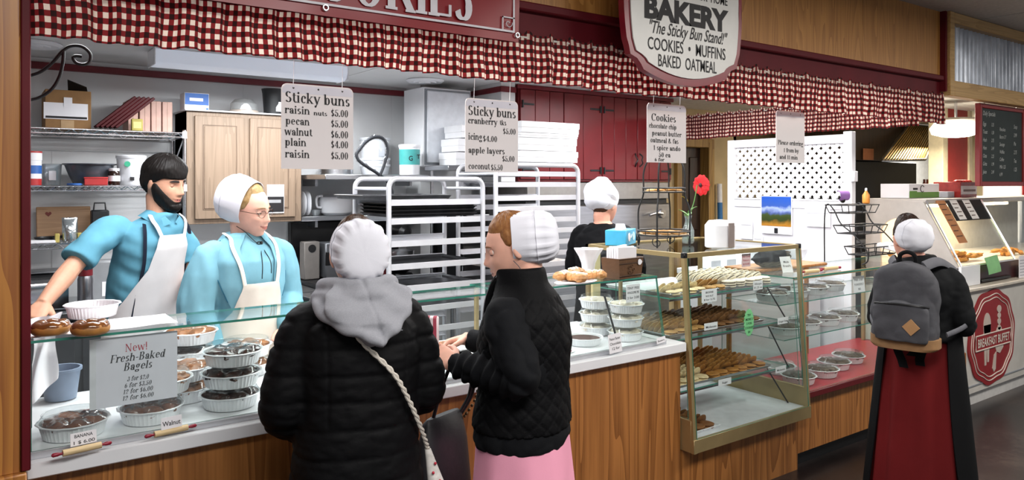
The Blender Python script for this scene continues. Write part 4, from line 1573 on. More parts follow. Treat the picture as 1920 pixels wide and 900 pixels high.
carton('red_container', 'flat red plastic container in front of the grey bowl', 'container', (x0, x1, 5.285, 5.315, S2, S2 + .048), redm, lambda t_, w, d, h: MB().box(-w - .003, w + .003, -d - .003, d + .003, h - .008, h + .003, .003).build('lid', redm, t_))
lathe_thing('blue_disc', 'flat blue container lid lying on the middle wire shelf', 'lid', (px_on(140, 5.31), 5.315, S2), [('disc', [(.04, 0), (.042, .002), (.042, .010), (.038, .012), (.01, .012)], blue)])
lathe_thing('glass_jar', 'dark jar with white lid beside the white bucket', 'jar', (px_on(214, 5.33), 5.33, S2), [('glass_body', [(.032, 0), (.034, .005), (.034, .075), (.028, .09)], mat('dark_jam', '#2c1a14', .12)), ('label', [(.0347, .025), (.0347, .06)], paper), ('lid', [(.03, .09), (.031, .092), (.031, .106), (.01, .108)], paper)])
t_ = lathe_thing('white_bucket', 'white plastic bucket with a green round mark on the middle shelf', 'bucket', (px_on(246, 5.40), 5.40, S2), [('bucket_body', [(.075, 0), (.078, .004), (.086, .17), (.0865, .175)], whiteplastic), ('lid', [(.089, .172), (.091, .176), (.091, .19), (.085, .194), (.01, .192)], whiteplastic)])
m = MB()
m.add([(.0 - .035 + .018 * math.cos(a), -.0835 - .002, .135 + .018 * math.sin(a)) for a in (2 * PI * i / 20 for i in range(20))], [tuple(range(20))])
m.build('round_mark', mat('mark_green', '#2f9a76', .5), t_)
lab('red_strip', redm, .052, .076, .03, .12, -.068, t_)
lab('print_block', ink, -.02, .005, .03, .052, -.083, t_)
# third shelf
x0, x1, z0, z1 = bb(68, 170, 372, 437, 5.58)
t_ = thing('wooden_board', 'wooden cutting board with a small heart leaning on the wall', 'board', ((x0 + x1) / 2, 5.56, S3))
m = MB().box(-(x1 - x0) / 2, (x1 - x0) / 2, -.009, .009, 0, .215, .004)
o = m.build('board_body', wood('board_wood', '#a9825c', '#96704c', .8, .5, 'X', (.3, .8), 0), t_)
o.rotation_euler = (math.radians(-12), 0, 0)
hv = [(16 * math.sin(a) ** 3, 13 * math.cos(a) - 5 * math.cos(2 * a) - 2 * math.cos(3 * a) - math.cos(4 * a)) for a in (2 * PI * i / 30 for i in range(30))]
MB().prism([(-.085 + .0011 * a, .168 + .0011 * b) for a, b in hv], -.0112, -.0095, 0, XZ).build('heart_mark', mat('burnt_red', '#6e2418', .6), o)
x0, x1, z0, z1 = bb(116, 146, 413, 456, 5.33)
t_ = thing('foil_bag', 'shiny silver foil bag on the lowest wire shelf', 'bag', ((x0 + x1) / 2, 5.34, S3))
m = MB()
m.loft([[((x1 - x0) / 2 * k_ * math.copysign(abs(math.cos(a)) ** .6, math.cos(a)), d_ * math.sin(a), z + .002 * math.sin(a * 5)) for a in (2 * PI * i / 24 for i in range(24))] for z, k_, d_ in ((0, .9, .035), (.03, 1, .04), (.09, 1, .035), (.125, .98, .018), (.14, 1, .004), (.15, 1.0, .003))])
m.build('bag_body', mat('silver_foil', '#c5cdd0', .2, .9, bump=.8, bscale=40), t_)
x0, x1, z0, z1 = bb(174, 203, 376, 440, 5.42)
t_ = thing('knife_block', 'black upright utensil holder on the lowest wire shelf', 'holder', ((x0 + x1) / 2, 5.46, S3))
MB().box(-.05, .05, -.04, .04, 0, .19, .008).build('block', darkplastic, t_)
MB().tube([(-.035, 0, .185), (-.03, 0, .235), (.03, 0, .235), (.035, 0, .185)], .005, 8).build('handle', darkplastic, t_)
for i, (px, h) in enumerate(((107, .055), (149, .055))):
    x = px_on(px, 5.33)
    carton('yellow_block', ('small yellow packet before the wooden board' if i == 0 else 'small yellow packet beside the foil bag'), 'packet', (x - .012, x + .012, 5.31, 5.34, S3, S3 + h), mat('yellow_packet', '#b9a75a', .6))
x = px_on(78, 5.32)
carton('paper_stack', 'loose white papers lying on the lowest wire shelf', 'papers', (x - .09, x + .07, 5.29, 5.42, S3, S3 + .016), paper)
t_ = thing('black_pan', 'black pan with long handle lying on the lowest wire shelf', 'pan', (px_on(90, 5.42), 5.43, S3))
MB().lathe([(.06, 0), (.075, .03), (.072, .03), (.058, .004), (.01, .004)], n=24).build('pan_body', black, t_)
MB().tube([(.06, -.02, .025), (.12, -.05, .05), (.15, -.06, .05)], .009, 8).build('handle', black, t_)

# lower worktop with small appliances
wt = thing('steel_worktop', 'stainless steel worktop against the kitchen back wall', 'worktop', (.2, 5.3, 0))
MB().box(-1.2, 1.75, -.34, .36, .86, .905, .005).build('top', steel, wt)
MB().box(-1.2, 1.75, -.28, .36, .1, .86).build('cabinet', mat('grey_steel_cabinet', '#54575c', .4, .5), wt)
for x in (-.6, .0, .6, 1.2):
    MB().box(x - .28, x + .28, -.3, -.28, .14, .82, .004).build('door', mat('grey_steel_door', '#4b4e54', .4, .5), wt)
t_ = thing('toaster', 'chrome toaster on the steel worktop by the post', 'toaster', (px_on(78, 5.12), 5.14, .905))
m = MB()
m.loft([[(x, .085 * c_, z) for c_, z in ((-1, .01), (-1.02, .12), (-.9, .165), (-.6, .185), (.6, .185), (.9, .165), (1.02, .12), (1, .01))] for x in (-.13, .13)])
m.build('shell', mat('polished_chrome', '#c9cbd0', .12, 1), t_)
for y in (-.03, .03):
    MB().box(-.1, .1, y - .012, y + .012, .183, .187).build('slot', black, t_)
MB().box(-.145, -.13, -.02, .02, .1, .12, .003).build('lever', black, t_)
lathe_thing('thermos', 'tall steel thermos flask with a dark red lid', 'flask', (px_on(160, 5.12), 5.12, .905), [('flask_body', [(.04, 0), (.042, .004), (.042, .17), (.036, .19)], mat('brushed_flask', '#8d8d92', .3, .9)), ('lid', [(.037, .19), (.04, .192), (.04, .235), (.03, .242), (.01, .242)], mat('dark_red_lid', '#6a1820', .35))])
t_ = thing('grey_food_bin', 'tall grey plastic bin on the steel worktop behind the baker', 'bin', (px_on(196, 5.3), 5.32, .906))
MB().box(-.09, .09, -.07, .07, 0, .26, .012).build('bin_body', mat('grey_plastic', '#8b8d90', .5), t_)
lab('label', paper, -.02, .045, .04, .13, -.07, t_)
t_ = thing('scale_platform', 'flat steel kitchen scale behind the toaster', 'scale', (px_on(90, 5.35), 5.38, .905))
MB().box(-.15, .15, -.1, .1, .2, .212, .004).build('platform', steel, t_)
MB().box(-.1, .1, -.07, .07, 0, .2, .01).build('body', darkplastic, t_)

# wall cupboard with two doors
cabw = wood('bleached_oak', '#8a7562', '#7b6755', .9, .5, 'Z', (.3, .8), 0)
cb = thing('wall_cupboard', 'pale brown two-door kitchen cupboard on the back wall', 'cupboard', (1.555, 5.34, 1.37))
MB().box(-.395, .395, .0, .345, 0, .765, .003).build('carcass', cabw, cb)
MB().box(-.41, .41, -.03, .345, .765, .775, .002).build('top_board', whitelam, cb)
for xa, xb in ((-.345, -.02), (.02, .345)):
    m = MB().box(xa, xb, -.02, -.001, .035, .735, .003)
    d_ = m.build('door', cabw, cb)
    m = MB()
    for a, b, c_, e in ((xa + .05, xb - .05, .67, .675), (xa + .05, xb - .05, .095, .1), (xa + .05, xa + .055, .1, .67), (xb - .055, xb - .05, .1, .67)):
        m.box(a, b, -.0215, -.0195, c_, e)
    m.build('panel_groove', mat('groove_brown', '#5e4a3a', .6), d_)
    MB().box(xa + .06, xb - .06, -.024, -.02, .105, .665, .004).build('raised_panel', cabw, d_)
MB().box(-.395, -.393, 0, .345, 0, .765).build('side_shade', mat('painted_side_shade', '#4a4038', .6), cb)  # thin dark sheet: shade on the cupboard's side painted as colour
x0, x1, z0, z1 = bb(501, 533, 346, 400, 5.31)
t_ = thing('taped_photo', 'small photo print taped to the cupboard door above the vendor', 'photo', ((x0 + x1) / 2, 5.313, z0))
w_, h_ = (x1 - x0) / 2, z1 - z0
MB().box(-w_, w_, -.001, 0, 0, h_).build('print', paper, t_)
lab('photo_sky', mat('photo_blue', '#a9bccb', .4), -w_ * .95, w_ * .95, h_ * .63, h_ * .97, -.001, t_)
lab('photo_shelf', ink, -w_ * .95, w_ * .95, h_ * .04, h_ * .58, -.001, t_)
lab('photo_band', mat('photo_grey', '#9a9a9c', .4), -w_ * .95, w_ * .6, h_ * .36, h_ * .47, -.003, t_)
# on the cupboard
x0, x1, z0, z1 = bb(346, 392, 175, 204, 5.36)
carton('blue_white_box', 'blue and white printed box on the wall cupboard', 'box', (x0, x1, 5.36, 5.5, 2.145, 2.145 + .115), paper, lambda t_, w, d, h: (lab('blue_panel', blue, -w * .96, w * .96, h * .3, h * .97, -d, t_), lab('white_splash', paper, -w * .6, w * .5, h * .52, h * .7, -d - .0016, t_), lab('corner', blue, w * .75, w * .95, 0.004, h * .14, -d, t_)))
t_ = lathe_thing('cake_dome', 'clear plastic cake dome on top of the wall cupboard', 'dome', (px_on(457, 5.45), 5.45, 2.145), [('base', [(.095, 0), (.1, .004), (.1, .02), (.09, .024), (.01, .024)], mat('taupe_plastic', '#b5a79c', .3)), ('dome', [(.092, .024), (.09, .07), (.06, .10), (.02, .108), (.004, .109)], glass('taupe_clear', '#d9cfc8', .05, .3))])
t_ = lathe_thing('black_jug', 'black plastic jug at the end of the wall cupboard top', 'jug', (px_on(512, 5.42), 5.42, 2.145), [('jug_body', [(.06, 0), (.064, .004), (.075, .15), (.082, .185), (.078, .185), (.06, .02), (.01, .02)], darkplastic)])
MB().tube(smooth_path([(.07, 0, .15), (.12, 0, .14), (.115, 0, .07), (.065, 0, .05)], 5), .008, 8).build('handle', darkplastic, t_)
lab('label', paper, -.0, .05, .02, .09, -.066, t_)

# wall shelves of steel right of the cupboard
sh = thing('steel_wall_shelf', 'upper stainless steel wall shelf loaded with white buckets', 'shelf', (2.5, 5.55, 1.675))
MB().box(-.53, .28, -.62, .14, 0, .035, .003).build('board', steel, sh)
for x in (-.4, .4):
    MB().box(x - .01, x + .01, -.12, .14, -.05, 0).build('bracket', steel, sh)
sh2 = thing('steel_wall_shelf', 'lower stainless steel wall shelf holding plates and a white cooker', 'shelf', (2.5, 5.55, 1.365))
MB().box(-.53, .50, -.16, .14, 0, .035, .003).build('board', steel, sh2)
for x in (-.4, .4):
    MB().box(x - .01, x + .01, -.12, .14, -.05, 0).build('bracket', steel, sh2)
U1, U2 = 1.711, 1.401
lathe_thing('steel_pot', 'low wide steel pot on the upper steel shelf behind the price card', 'pot', (px_on(630, 5.5), 5.5, U1), [('pot_body', [(.125, 0), (.13, .005), (.13, .09), (.134, .094), (.126, .094), (.12, .01), (.01, .01)], steel)])
for i, (px, z, h) in enumerate(((703, 0, .09), (703, .05, .09), (703, .1, .20))):
    t_ = lathe_thing('white_tub', 'big white plastic bucket nested in the stack on the upper steel shelf', 'bucket', (px_on(px, 5.52), 5.52, U1 + z), [('tub_body', [(.10, 0), (.104, .004), (.116, h - .02), (.122, h - .02), (.122, h), (.114, h), (.1, .02), (.01, .02)], mat('white_tub_plastic', '#d9dce1', .35))], 'nested white buckets')
    if i == 2:
        lab('label', mat('pale_label', '#c9cdd4', .5), -.02, .03, .05, .11, -.108, t_)
t_ = lathe_thing('teal_bucket', 'white bucket with a teal label on the upper steel shelf', 'bucket', (px_on(768, 5.02), 5.02, U1), [('bucket_body', [(.073, 0), (.075, .004), (.078, .2), (.08, .21), (.01, .212)], whiteplastic), ('teal_label', [(.0765, .075), (.0785, .19)], mat('teal_label', '#3f9c9a', .5)), ('lid', [(.081, .205), (.083, .21), (.083, .225), (.075, .228), (.01, .228)], whiteplastic)])
m = MB()
write(m, 'G', -.05, .105, .05, None, 'l', 'sans', .02, y=-.079)
write(m, 'T', .02, .12, .045, None, 'l', 'sans', .02, y=-.079)
m.build('lettering', ink, t_)
for i, px in enumerate((567, 576)):
    t_ = thing('upright_tray', ('white oval tray standing on edge next to the cupboard' if i == 0 else 'second white oval tray standing on edge, away from the cupboard'), 'tray', (px_on(px, 5.5), 5.52, U2))
    MB().loft([[(x, .11 * k_ * math.cos(a), .095 + .095 * k_ * math.copysign(abs(math.sin(a)) ** .7, math.sin(a))) for a in (2 * PI * j / 28 for j in range(28))] for x, k_ in ((-.012, .9), (-.006, 1), (.0, 1), (.008, .86))]).build('tray_body', whiteplastic, t_)
t_ = thing('rice_cooker', 'rounded white cooker with a handle on the lower steel shelf', 'cooker', (px_on(632, 5.5), 5.52, U2))
MB().lathe([(.09, 0), (.12, .02), (.135, .07), (.135, .1), (.13, .105)], n=32).build('pot_body', whiteplastic, t_)
MB().lathe([(.137, .1), (.137, .108), (.125, .14), (.08, .158), (.01, .162)], n=32).build('lid', whiteplastic, t_)
MB().tube(smooth_path([(-.13, -.03, .06), (-.165, -.03, .07), (-.165, -.03, .14), (-.12, -.03, .15)], 5), .009, 8).build('handle', whiteplastic, t_)
lathe_thing('glass_bowl', 'small clear bowl between the trays and the white cooker', 'bowl', (px_on(592, 5.47), 5.47, U2), [('bowl_body', [(.018, 0), (.032, .02), (.036, .045), (.033, .045), (.029, .02), (.01, .006)], smoke)])
# black stove below the shelves
st_ = thing('black_range', 'black cooking range with dark clutter below the steel shelves', 'stove', (2.38, 5.32, 0))
MB().box(-.42, .42, -.33, .34, 0, .93, .01).build('oven_body', black, st_)
MB().box(-.42, .42, .26, .34, .93, 1.35, .006).build('shade_backguard', black, st_)  # raised tall and black to stand in for shadow on the wall
MB().box(-.36, .36, -.345, -.33, .2, .7, .006).build('oven_door', mat('dark_oven_glass', '#08080a', .1), st_)
MB().cyl((-.3, -.37, .74), (.3, -.37, .74), .01).build('handle', steel, st_)
for x in (-.3, -.15, .15, .3):
    MB().cyl((x, -.33, .84), (x, -.36, .84), .02, n=14).build('knob', darkplastic, st_)
x = px_on(578, 5.45)
t_ = thing('tape_machine', 'small grey dispenser standing on the black range', 'dispenser', (x, 5.42, .932 + .0))
MB().box(-.06, .06, -.05, .05, 0, .28, .006).build('dispenser_body', mat('grey_brown_plastic', '#6f6a66', .5), t_)
MB().cyl((0, -.052, .23), (0, -.045, .23), .03, n=18).build('spool', black, t_)
t_ = thing('steel_warmer', 'low steel food warmer on the black range', 'warmer', (x + .24, 5.42, .932))
MB().box(-.15, .15, -.08, .08, 0, .27, .01).build('warmer_body', mat('dull_steel', '#6e7074', .45, .6), t_)
MB().box(-.15, .15, -.083, -.078, .1, .2, .002).build('front_opening', black, t_)

# white cupboard and stack of boxes, red plank cupboards, fridges
x0, x1, z0, z1 = bb(788, 872, 172, 303, 5.13)
wc = thing('white_cupboard', 'white single-door wall cupboard in the kitchen corner', 'cupboard', ((x0 + x1) / 2 + .02, 5.29, 1.78))
MB().box(-.20, .24, -.16, .16, 0, .62, .003).build('carcass', whitelam, wc)
MB().box(-.19, .23, -.166, -.16, .012, .608).build('door_gap', mat('joint_grey', '#8f9399', .6), wc)
MB().box(-.175, .215, -.185, -.166, .028, .592, .006).build('door', mat('white_door_paint', '#d9dde4', .4), wc)

rc = thing('red_cupboards', 'barn red plank cupboards with black iron hinges along the kitchen top', 'cupboard', (4.53, 4.93, 1.66))
MB().box(-.91, .91, 0, .75, 0, .795, .004).build('carcass', redpaint, rc)
MB().box(-.93, .93, -.022, .0, .765, .797, .003).build('top_trim', trimred, rc)
for i, (xa, xb, za, zb) in enumerate(((-.90, -.44, .02, .76), (-.435, .0, .02, .76), (.005, .44, .02, .76), (.445, .90, .02, .76))):
    m = MB()
    n_ = 3 if i != 1 else 2
    for k in range(n_):
        a = xa + (xb - xa) * k / n_
        m.box(a + .0015, a + (xb - xa) / n_ - .0015, -.018, -.001, za, zb, .003)
    d_ = m.build('door', redpaint, rc)
    s_ = -1 if i % 2 == 0 else 1
    hxn = xa + .02 if i % 2 == 0 else xb - .02
    for z in (.10, .64):
        h_ = MB().box(min(hxn, hxn - s_ * .12), max(hxn, hxn - s_ * .12), -.023, -.019, z - .008, z + .008, .002).cyl((hxn, -.026, z - .03), (hxn, -.026, z + .03), .008, n=8)
        h_.build('hinge', iron, d_)
    hz = xb - .025 if i % 2 == 0 else xa + .025
    MB().tube(smooth_path([(hz, -.02, .14), (hz - s_ * -.015, -.045, .17), (hz, -.05, .20), (hz - s_ * -.015, -.045, .23), (hz, -.02, .26)], 4), .006, 6).build('handle', iron, d_)
fr = thing('steel_fridge', 'stainless steel fridge with a rounded handle under the red cupboards', 'fridge', (4.98, 5.25, 0))
MB().box(-.45, .45, -.28, .3, .05, 1.50, .006).build('cabinet', mat('dark_gasket', '#1b1b1d', .5), fr)
MB().box(-.44, .44, -.33, -.285, .12, 1.46, .014).build('door', steel, fr)
m = MB().cyl((.32, -.335, 1.36), (.32, -.355, 1.36), .045, .04, n=20).tube(smooth_path([(.3, -.36, 1.36), (.2, -.375, 1.365), (.12, -.37, 1.35)], 4), .014, 8)
m.build('handle', chrome, fr)
MB().box(-.46, .46, -.3, .3, 1.50, 1.655, .004).build('top_grille', mat('pale_steel', '#a8a49f', .35, .7), fr)
fr2 = thing('steel_fridge', 'stainless steel fridge door half hidden by the kitchen worker', 'fridge', (4.12, 5.25, 0))
MB().box(-.39, .39, -.28, .3, .05, 1.50, .006).build('cabinet', mat('dark_gasket'), fr2)
MB().box(-.38, .33, -.33, -.285, .12, 1.46, .014).build('door', steel, fr2)
MB().tube(smooth_path([(-.30, -.335, 1.3), (-.30, -.37, 1.28), (-.30, -.37, 1.1), (-.30, -.335, 1.08)], 4), .012, 8).build('handle', chrome, fr2)
MB().box(-.39, .39, -.3, .3, 1.50, 1.655, .004).build('top_grille', mat('pale_steel'), fr2)

# ------------------------------------------------------------------ bun racks with sheet pans


def bun_rack(label, x0, y0, w, d, h, bars, bh):
    r = thing('bun_pan_rack', label, 'rack', (x0, y0, 0))
    rr = .055
    for y in (0, d):
        pts = [(0, y, .12)] + [(0, y, h - rr)] + [(rr - rr * math.cos(a), y, h - rr + rr * math.sin(a)) for a in (math.radians(90 * k / 6) for k in range(1, 7))]
        pts += [(w - p[0], y, p[2]) for p in pts[::-1]]
        MB().tube(pts, .0155, 10).build('frame', alu, r)
    m_ = []
    for z in bars:
        for y in (0.004, d - .012):
            m = MB().box(.012, w - .012, y, y + .004, z - bh / 2, z + bh / 2, .001).box(.012, w - .012, y + (.004 if y < .1 else -.03), y + (.034 if y < .1 else 0), z - bh / 2, z - bh / 2 + .003)
            m.build('slide', alu, r)
    for x in (0.0, w):
        for z in (.2, h - .06):
            MB().cyl((x, 0, z), (x, d, z), .010, n=8).build('cross_bar', alu, r)
    for x in (.02, w - .02):
        for y in (0.0, d):
            MB().cyl((x - .012, y, .06), (x + .012, y, .06), .055, n=20).cyl((x, y, .09), (x, y, .14), .014, n=8).build('caster', darkplastic, r)
    return r


def zrow(pys, Y, px):
    return [at(px, p, Y=Y).z for p in pys]


b1 = zrow((379, 413, 454, 496, 537, 577, 617, 657, 697), 4.0, 815)
bun_rack('aluminium bun rack with seven wide slides behind the counter', 1.99, 4.0, .665, .48, 1.675, b1, .037)
b2 = zrow((326, 346, 371, 391, 413, 434, 456, 477, 498, 520, 542, 565, 590), 3.95, 1010)
bun_rack('aluminium bun rack with close slides next to the worker in black', 2.735, 3.97, .70, .46, 1.77, b2, .034)
panm = mat('sheet_pan_aluminium', '#8f9094', .35, .9, var=.15)
darkpan = mat('dark_sheet_pan', '#2e2e31', .4, .6, var=.2)


def sheet_pan(label, x, y, z, w=.62, d=.44, mt=panm, group=None, h=.022):
    t_ = thing('sheet_pan', label, 'pan', (x, y, z), 0, group)
    m = MB()
    m.loft([[(sx * w / 2 * k_, sy * d / 2 * k_, zz) for sx, sy in ((-1, -1), (1, -1), (1, 1), (-1, 1))] for zz, k_ in ((0, .95), (h, 1), (h + .002, 1.012), (h, .99), (.003, .94))])
    m.build('pan_body', mt, t_)
    MB().tube([(sx * w / 2 * 1.01, sy * d / 2 * 1.01, h + .001) for sx, sy in ((-1, -1), (1, -1), (1, 1), (-1, 1))], .003, 6, closed=True).build('rolled_rim', mt, t_)
    return t_


for k in range(4):
    sheet_pan('dark sheet pan in the stack on the upper slides of the wide rack', 2.32, 4.24, b1[1] + .022 + .021 * k, .60, .43, darkpan, 'dark sheet pans in the wide rack', .018)
sheet_pan('grey sheet pan jutting out of the wide rack above the capped customer', 2.14, 4.24, b1[0] + .02, .60, .42, panm)
for k, (i, lb) in enumerate(((3, 'sheet pan on the fourth slide of the wide rack'), (4, 'sheet pan on the fifth slide of the wide rack'), (5, 'sheet pan on the sixth slide of the wide rack'))):
    sheet_pan(lb, 2.32, 4.24, b1[i] - .012, .60, .43, darkpan if k == 0 else panm)
sheet_pan('pale sheet pan on the top slide of the close-slide rack', 3.085, 4.2, b2[0] - .012, .62, .42, panm)
sheet_pan('second sheet pan from the top in the close-slide rack', 3.085, 4.2, b2[1] - .012, .62, .42, panm)
sheet_pan('sheet pan with paper low in the close-slide rack', 3.085, 4.2, b2[8] - .012, .62, .42, mat('parchment_pan', '#d8cfc8', .6))
# white pastry boxes on top of the close rack
wb = mat('white_card_box', '#f0f0f3', .5, var=.015)


def pastry_box(label, x, y, z, w, d, h, grp):
    t_ = thing('pastry_box', label, 'box', (x, y, z), 0, grp)
    MB().box(-w / 2, w / 2, -d / 2, d / 2, 0, h - .01, .002).build('tray', wb, t_)
    MB().box(-w / 2 - .004, w / 2 + .004, -d / 2 - .004, d / 2 + .004, h * .45, h, .003).build('lid', wb, t_)


bx0 = at(976, 300, Y=4.0)
zz = 1.79
for k, (h, dx) in enumerate(((.075, .0), (.085, -.012), (.03, .0), (.075, .012))):
    pastry_box(('lowest white pastry box of the stack on the close-slide rack', 'second white pastry box from the bottom on the close-slide rack', 'flat white pastry box third in the stack on the close-slide rack', 'topmost white pastry box on the close-slide rack')[k], 3.19 + dx, 4.2, zz, .50, .44, h, 'white pastry boxes on the rack')
    zz += h + .003
for k in range(3):
    p = at(852, 300, Y=4.75)
    pastry_box(('lowest', 'middle', 'topmost')[k] + ' pastry box of the stack behind the second price card', p.x + .21 + (.0, .02, .05)[k], 4.95, 1.785 + .105 * k, .30, .25, .098, 'pastry boxes behind the price card')
hs = thing('high_shelf', 'steel shelf under the pastry boxes behind the price card', 'shelf', (3.0, 4.95, 1.745))
MB().box(-.14, .35, -.18, .18, 0, .038, .003).build('board', steel, hs)
for x in (-.12, .33):
    MB().cyl((x, .1, 0), (x, .1, .906 - 1.745), .013, n=10).build('post', steel, hs)
# table with kitchen clutter seen through the racks
tb = thing('steel_table', 'stainless steel work table behind the bun racks', 'table', (3.2, 4.95, 0))
MB().box(-.38, .42, -.3, .3, .87, .905, .004).build('tabletop', steel, tb)
MB().box(-.36, .40, -.26, .26, .25, .27, .003).build('undershelf', steel, tb)
for x in (-.35, .39):
    for y in (-.26, .26):
        MB().cyl((x, y, 0), (x, y, .87), .018, n=10).build('leg', steel, tb)
T0 = .906
lathe_thing('red_pot', 'dark red cooking pot seen through the wide rack', 'pot', (2.40, 5.10, .932), [('pot_body', [(.12, 0), (.13, .01), (.13, .16), (.135, .165), (.12, .165), (.115, .02), (.01, .02)], mat('oxblood_enamel', '#5c1216', .3)), ('lid', [(.13, .165), (.1, .19), (.02, .2), (.015, .22), (.004, .225)], mat('oxblood_enamel'))])
t_ = thing('stand_mixer', 'black stand mixer seen through the wide rack', 'mixer', (2.66, 5.22, .932))
MB().box(-.08, .08, -.14, .14, 0, .03, .012).box(-.06, .06, .06, .14, .03, .3, .015).build('stand', black, t_)
MB().loft([[(.06 * k_ * math.cos(a), y, .34 + .06 * k_ * math.sin(a)) for a in (2 * PI * i / 20 for i in range(20))] for y, k_ in ((-.18, .5), (-.15, .95), (0, 1), (.14, .9), (.16, .5))]).build('head', black, t_)
MB().lathe([(.05, .03), (.10, .06), (.11, .2), (.105, .2), (.09, .07), (.01, .05)], c=(0, -.06, 0), n=24).build('bowl', steel, t_)
for k in range(3):
    t_ = thing('steel_bin', ('deep steel food bin nearest the wide rack', 'middle deep steel food bin on the work table', 'deep steel food bin under the price card')[k], 'bin', (3.36 + .001 + .085 * k, 4.80 + .13 * (k % 2), T0))
    MB().box(-.036, .036, -.06, .06, 0, .16, .008).build('bin_body', steel, t_)
    MB().box(-.04, .04, -.064, .064, .155, .165, .004).build('lid', panm if k != 1 else whiteplastic, t_)
t_ = thing('added_dark_oven', 'black counter-top oven added to darken the view through the bun racks', 'oven', (3.10, 4.93, T0))  # put in to darken the background between the rack slides
MB().box(-.17, .15, -.20, .20, 0, .62, .008).build('oven_body', black, t_)
MB().box(-.15, .09, -.215, -.20, .06, .56, .006).build('door', mat('dark_oven_glass'), t_)
MB().cyl((-.13, -.235, .5), (.07, -.235, .5), .008).build('handle', steel, t_)
# pre-rinse spray hose
sp_ = thing('spray_faucet', 'steel spring hose faucet arching over the wide rack', 'faucet', (2.40, 4.80, .905))
hose = smooth_path([Vector((0, 0, 0)), Vector((0, 0, .4)), Vector((0, 0, .72))] + [at(x, y, Y=4.80) - Vector((2.40, 4.80, .905)) for x, y in ((672, 300), (678, 275), (698, 258), (718, 260), (727, 280), (720, 310), (711, 332))], 8)
MB().tube(hose, .011, 8).build('hose', mat('dark_hose', '#3b3d42', .4, .5), sp_)
coil = []
for i, p in enumerate(hose[10:64]):
    for j in range(3):
        a = (i * 3 + j) * 1.25
        coil.append(p + Vector((.016 * math.cos(a), 0, .016 * math.sin(a))))
MB().tube(coil, .0028, 5).build('spring', steel, sp_)
MB().cyl((0, 0, 0), (0, 0, .03), .03, n=16).build('base', steel, sp_)
stn = thing('steel_sink', 'steel sink unit below the spray hose', 'sink', (2.02, 4.76, 0))
MB().box(-.25, .60 - .36 + .2, -.16, .16, .85, .904, .004).build('sink_top', steel, stn)
MB().box(-.23, .42, -.14, .14, .1, .85).build('cabinet', mat('grey_steel_cabinet'), stn)
MB().box(-.18, .1, -.11, .11, .9, .9055).build('basin', darkplastic, stn)
# ------------------------------------------------------------------ tins of sticky buns, pies, labels
foil = mat('pie_foil', '#e6e7ea', .42, .3, var=.04, bump=.2, bscale=60)
glaze = mat('brown_glaze', '#6b3a1d', .18, var=.35, scale=30, coat=.6, bump=.5, bscale=30)
choco = mat('dark_nut_topping', '#3d1f15', .25, var=.5, scale=40, bump=.6, bscale=60, coat=.4)
bread = mat('baked_dough', '#9a6030', .5, var=.3, scale=25)
lidp = glass('clear_dome_plastic', '#f6f8f8', .0, .012, 1.17)
CF = .8755                      # floor of the low case


def flute(r, z, a, q):
    return r + (.0022 * math.sin(a * 44) if .002 < z < .045 else 0)


def tin(label, loc, top=glaze, lid=True, r=.096, h=.046, group='sticky bun tins in the low case', buns=7, rot=None, empty=False, seed=0):
    t_ = thing('bun_tin', label, 'tin', loc, seed * .7, group)
    k = r / .096
    m = MB()
    prof = [(.078 * k, 0), (.082 * k, .002), (.092 * k, h * .9), (.099 * k, h * .96), (.1015 * k, h), (.099 * k, h * 1.05), (.092 * k, h), (.089 * k, h * .8), (.079 * k, .004), (.01, .003)]
    m.lathe(prof, n=132, fn=lambda R, z, a, q: R + (.0011 * math.sin(a * 44) if 1 <= q <= 2 or q >= 7 else .0012 * math.sin(a * 13 + seed) if q in (4, 5) else 0))
    m.build('foil_pan', foil, t_)
    if not empty:
        m = MB()
        m.lathe([(.070 * k, .01), (.084 * k, h * .8), (.06 * k, h * .86), (.01, h * .88)], n=30)
        for i in range(buns):
            a = 2 * PI * i / max(1, buns - 1)
            rr_ = .056 * k if i < buns - 1 else 0
            m.ball((rr_ * math.cos(a), rr_ * math.sin(a), h * .84), .034 * k, 18, 12, 0, (1, 1, .55), .35, seed + i)
        m.build('filling', top, t_)
    if lid:
        MB().lathe([(.098 * k, h * 1.05), (.094 * k, h * 1.1), (.085 * k, h * 1.45), (.08 * k, h * 1.55), (.04 * k, h * 1.58), (.003, h * 1.58)], n=44, caps=False).build('clear_lid', lidp, t_)
        MB().tube([(.086 * k * math.cos(a), .086 * k * math.sin(a), h * 1.5) for a in (2 * PI * i / 40 for i in range(40))], .0012, 5, closed=True).build('lid_rim', lidp, t_)
    if rot:
        t_.rotation_euler = rot
    return t_


def cardsign(label, px, py, w, h, lines, Y=None, Z=None, yaw=.35, mt=paper, tilt=-.12, pos=None, name='price_tag', inkm=None):
    p = pos or at(px, py, Y=Y, Z=Z)
    t_ = thing(name, label, 'sign', p, yaw)
    o = MB().box(-w / 2, w / 2, -.0008, .0008, 0, h).build('card', mt, t_, smooth=False)
    o.rotation_euler = (tilt, 0, 0)
    m = MB()
    for tx, z, sz in lines:
        write(m, tx, 0, z, sz, None if len(tx) < 5 else min(w * .86, sz * .62 * len(tx)), 'c', 'sans', .012, y=-.0012)
    if m.v:
        m.build('lettering', inkm or ink, t_, smooth=False).rotation_euler = (tilt, 0, 0)
    return t_


pinwood = mat('rolling_pin_wood', '#d3b98c', .5, var=.08, stretch=(1, 8, 8))
pinred = mat('rolling_pin_red', '#8b1b30', .35)


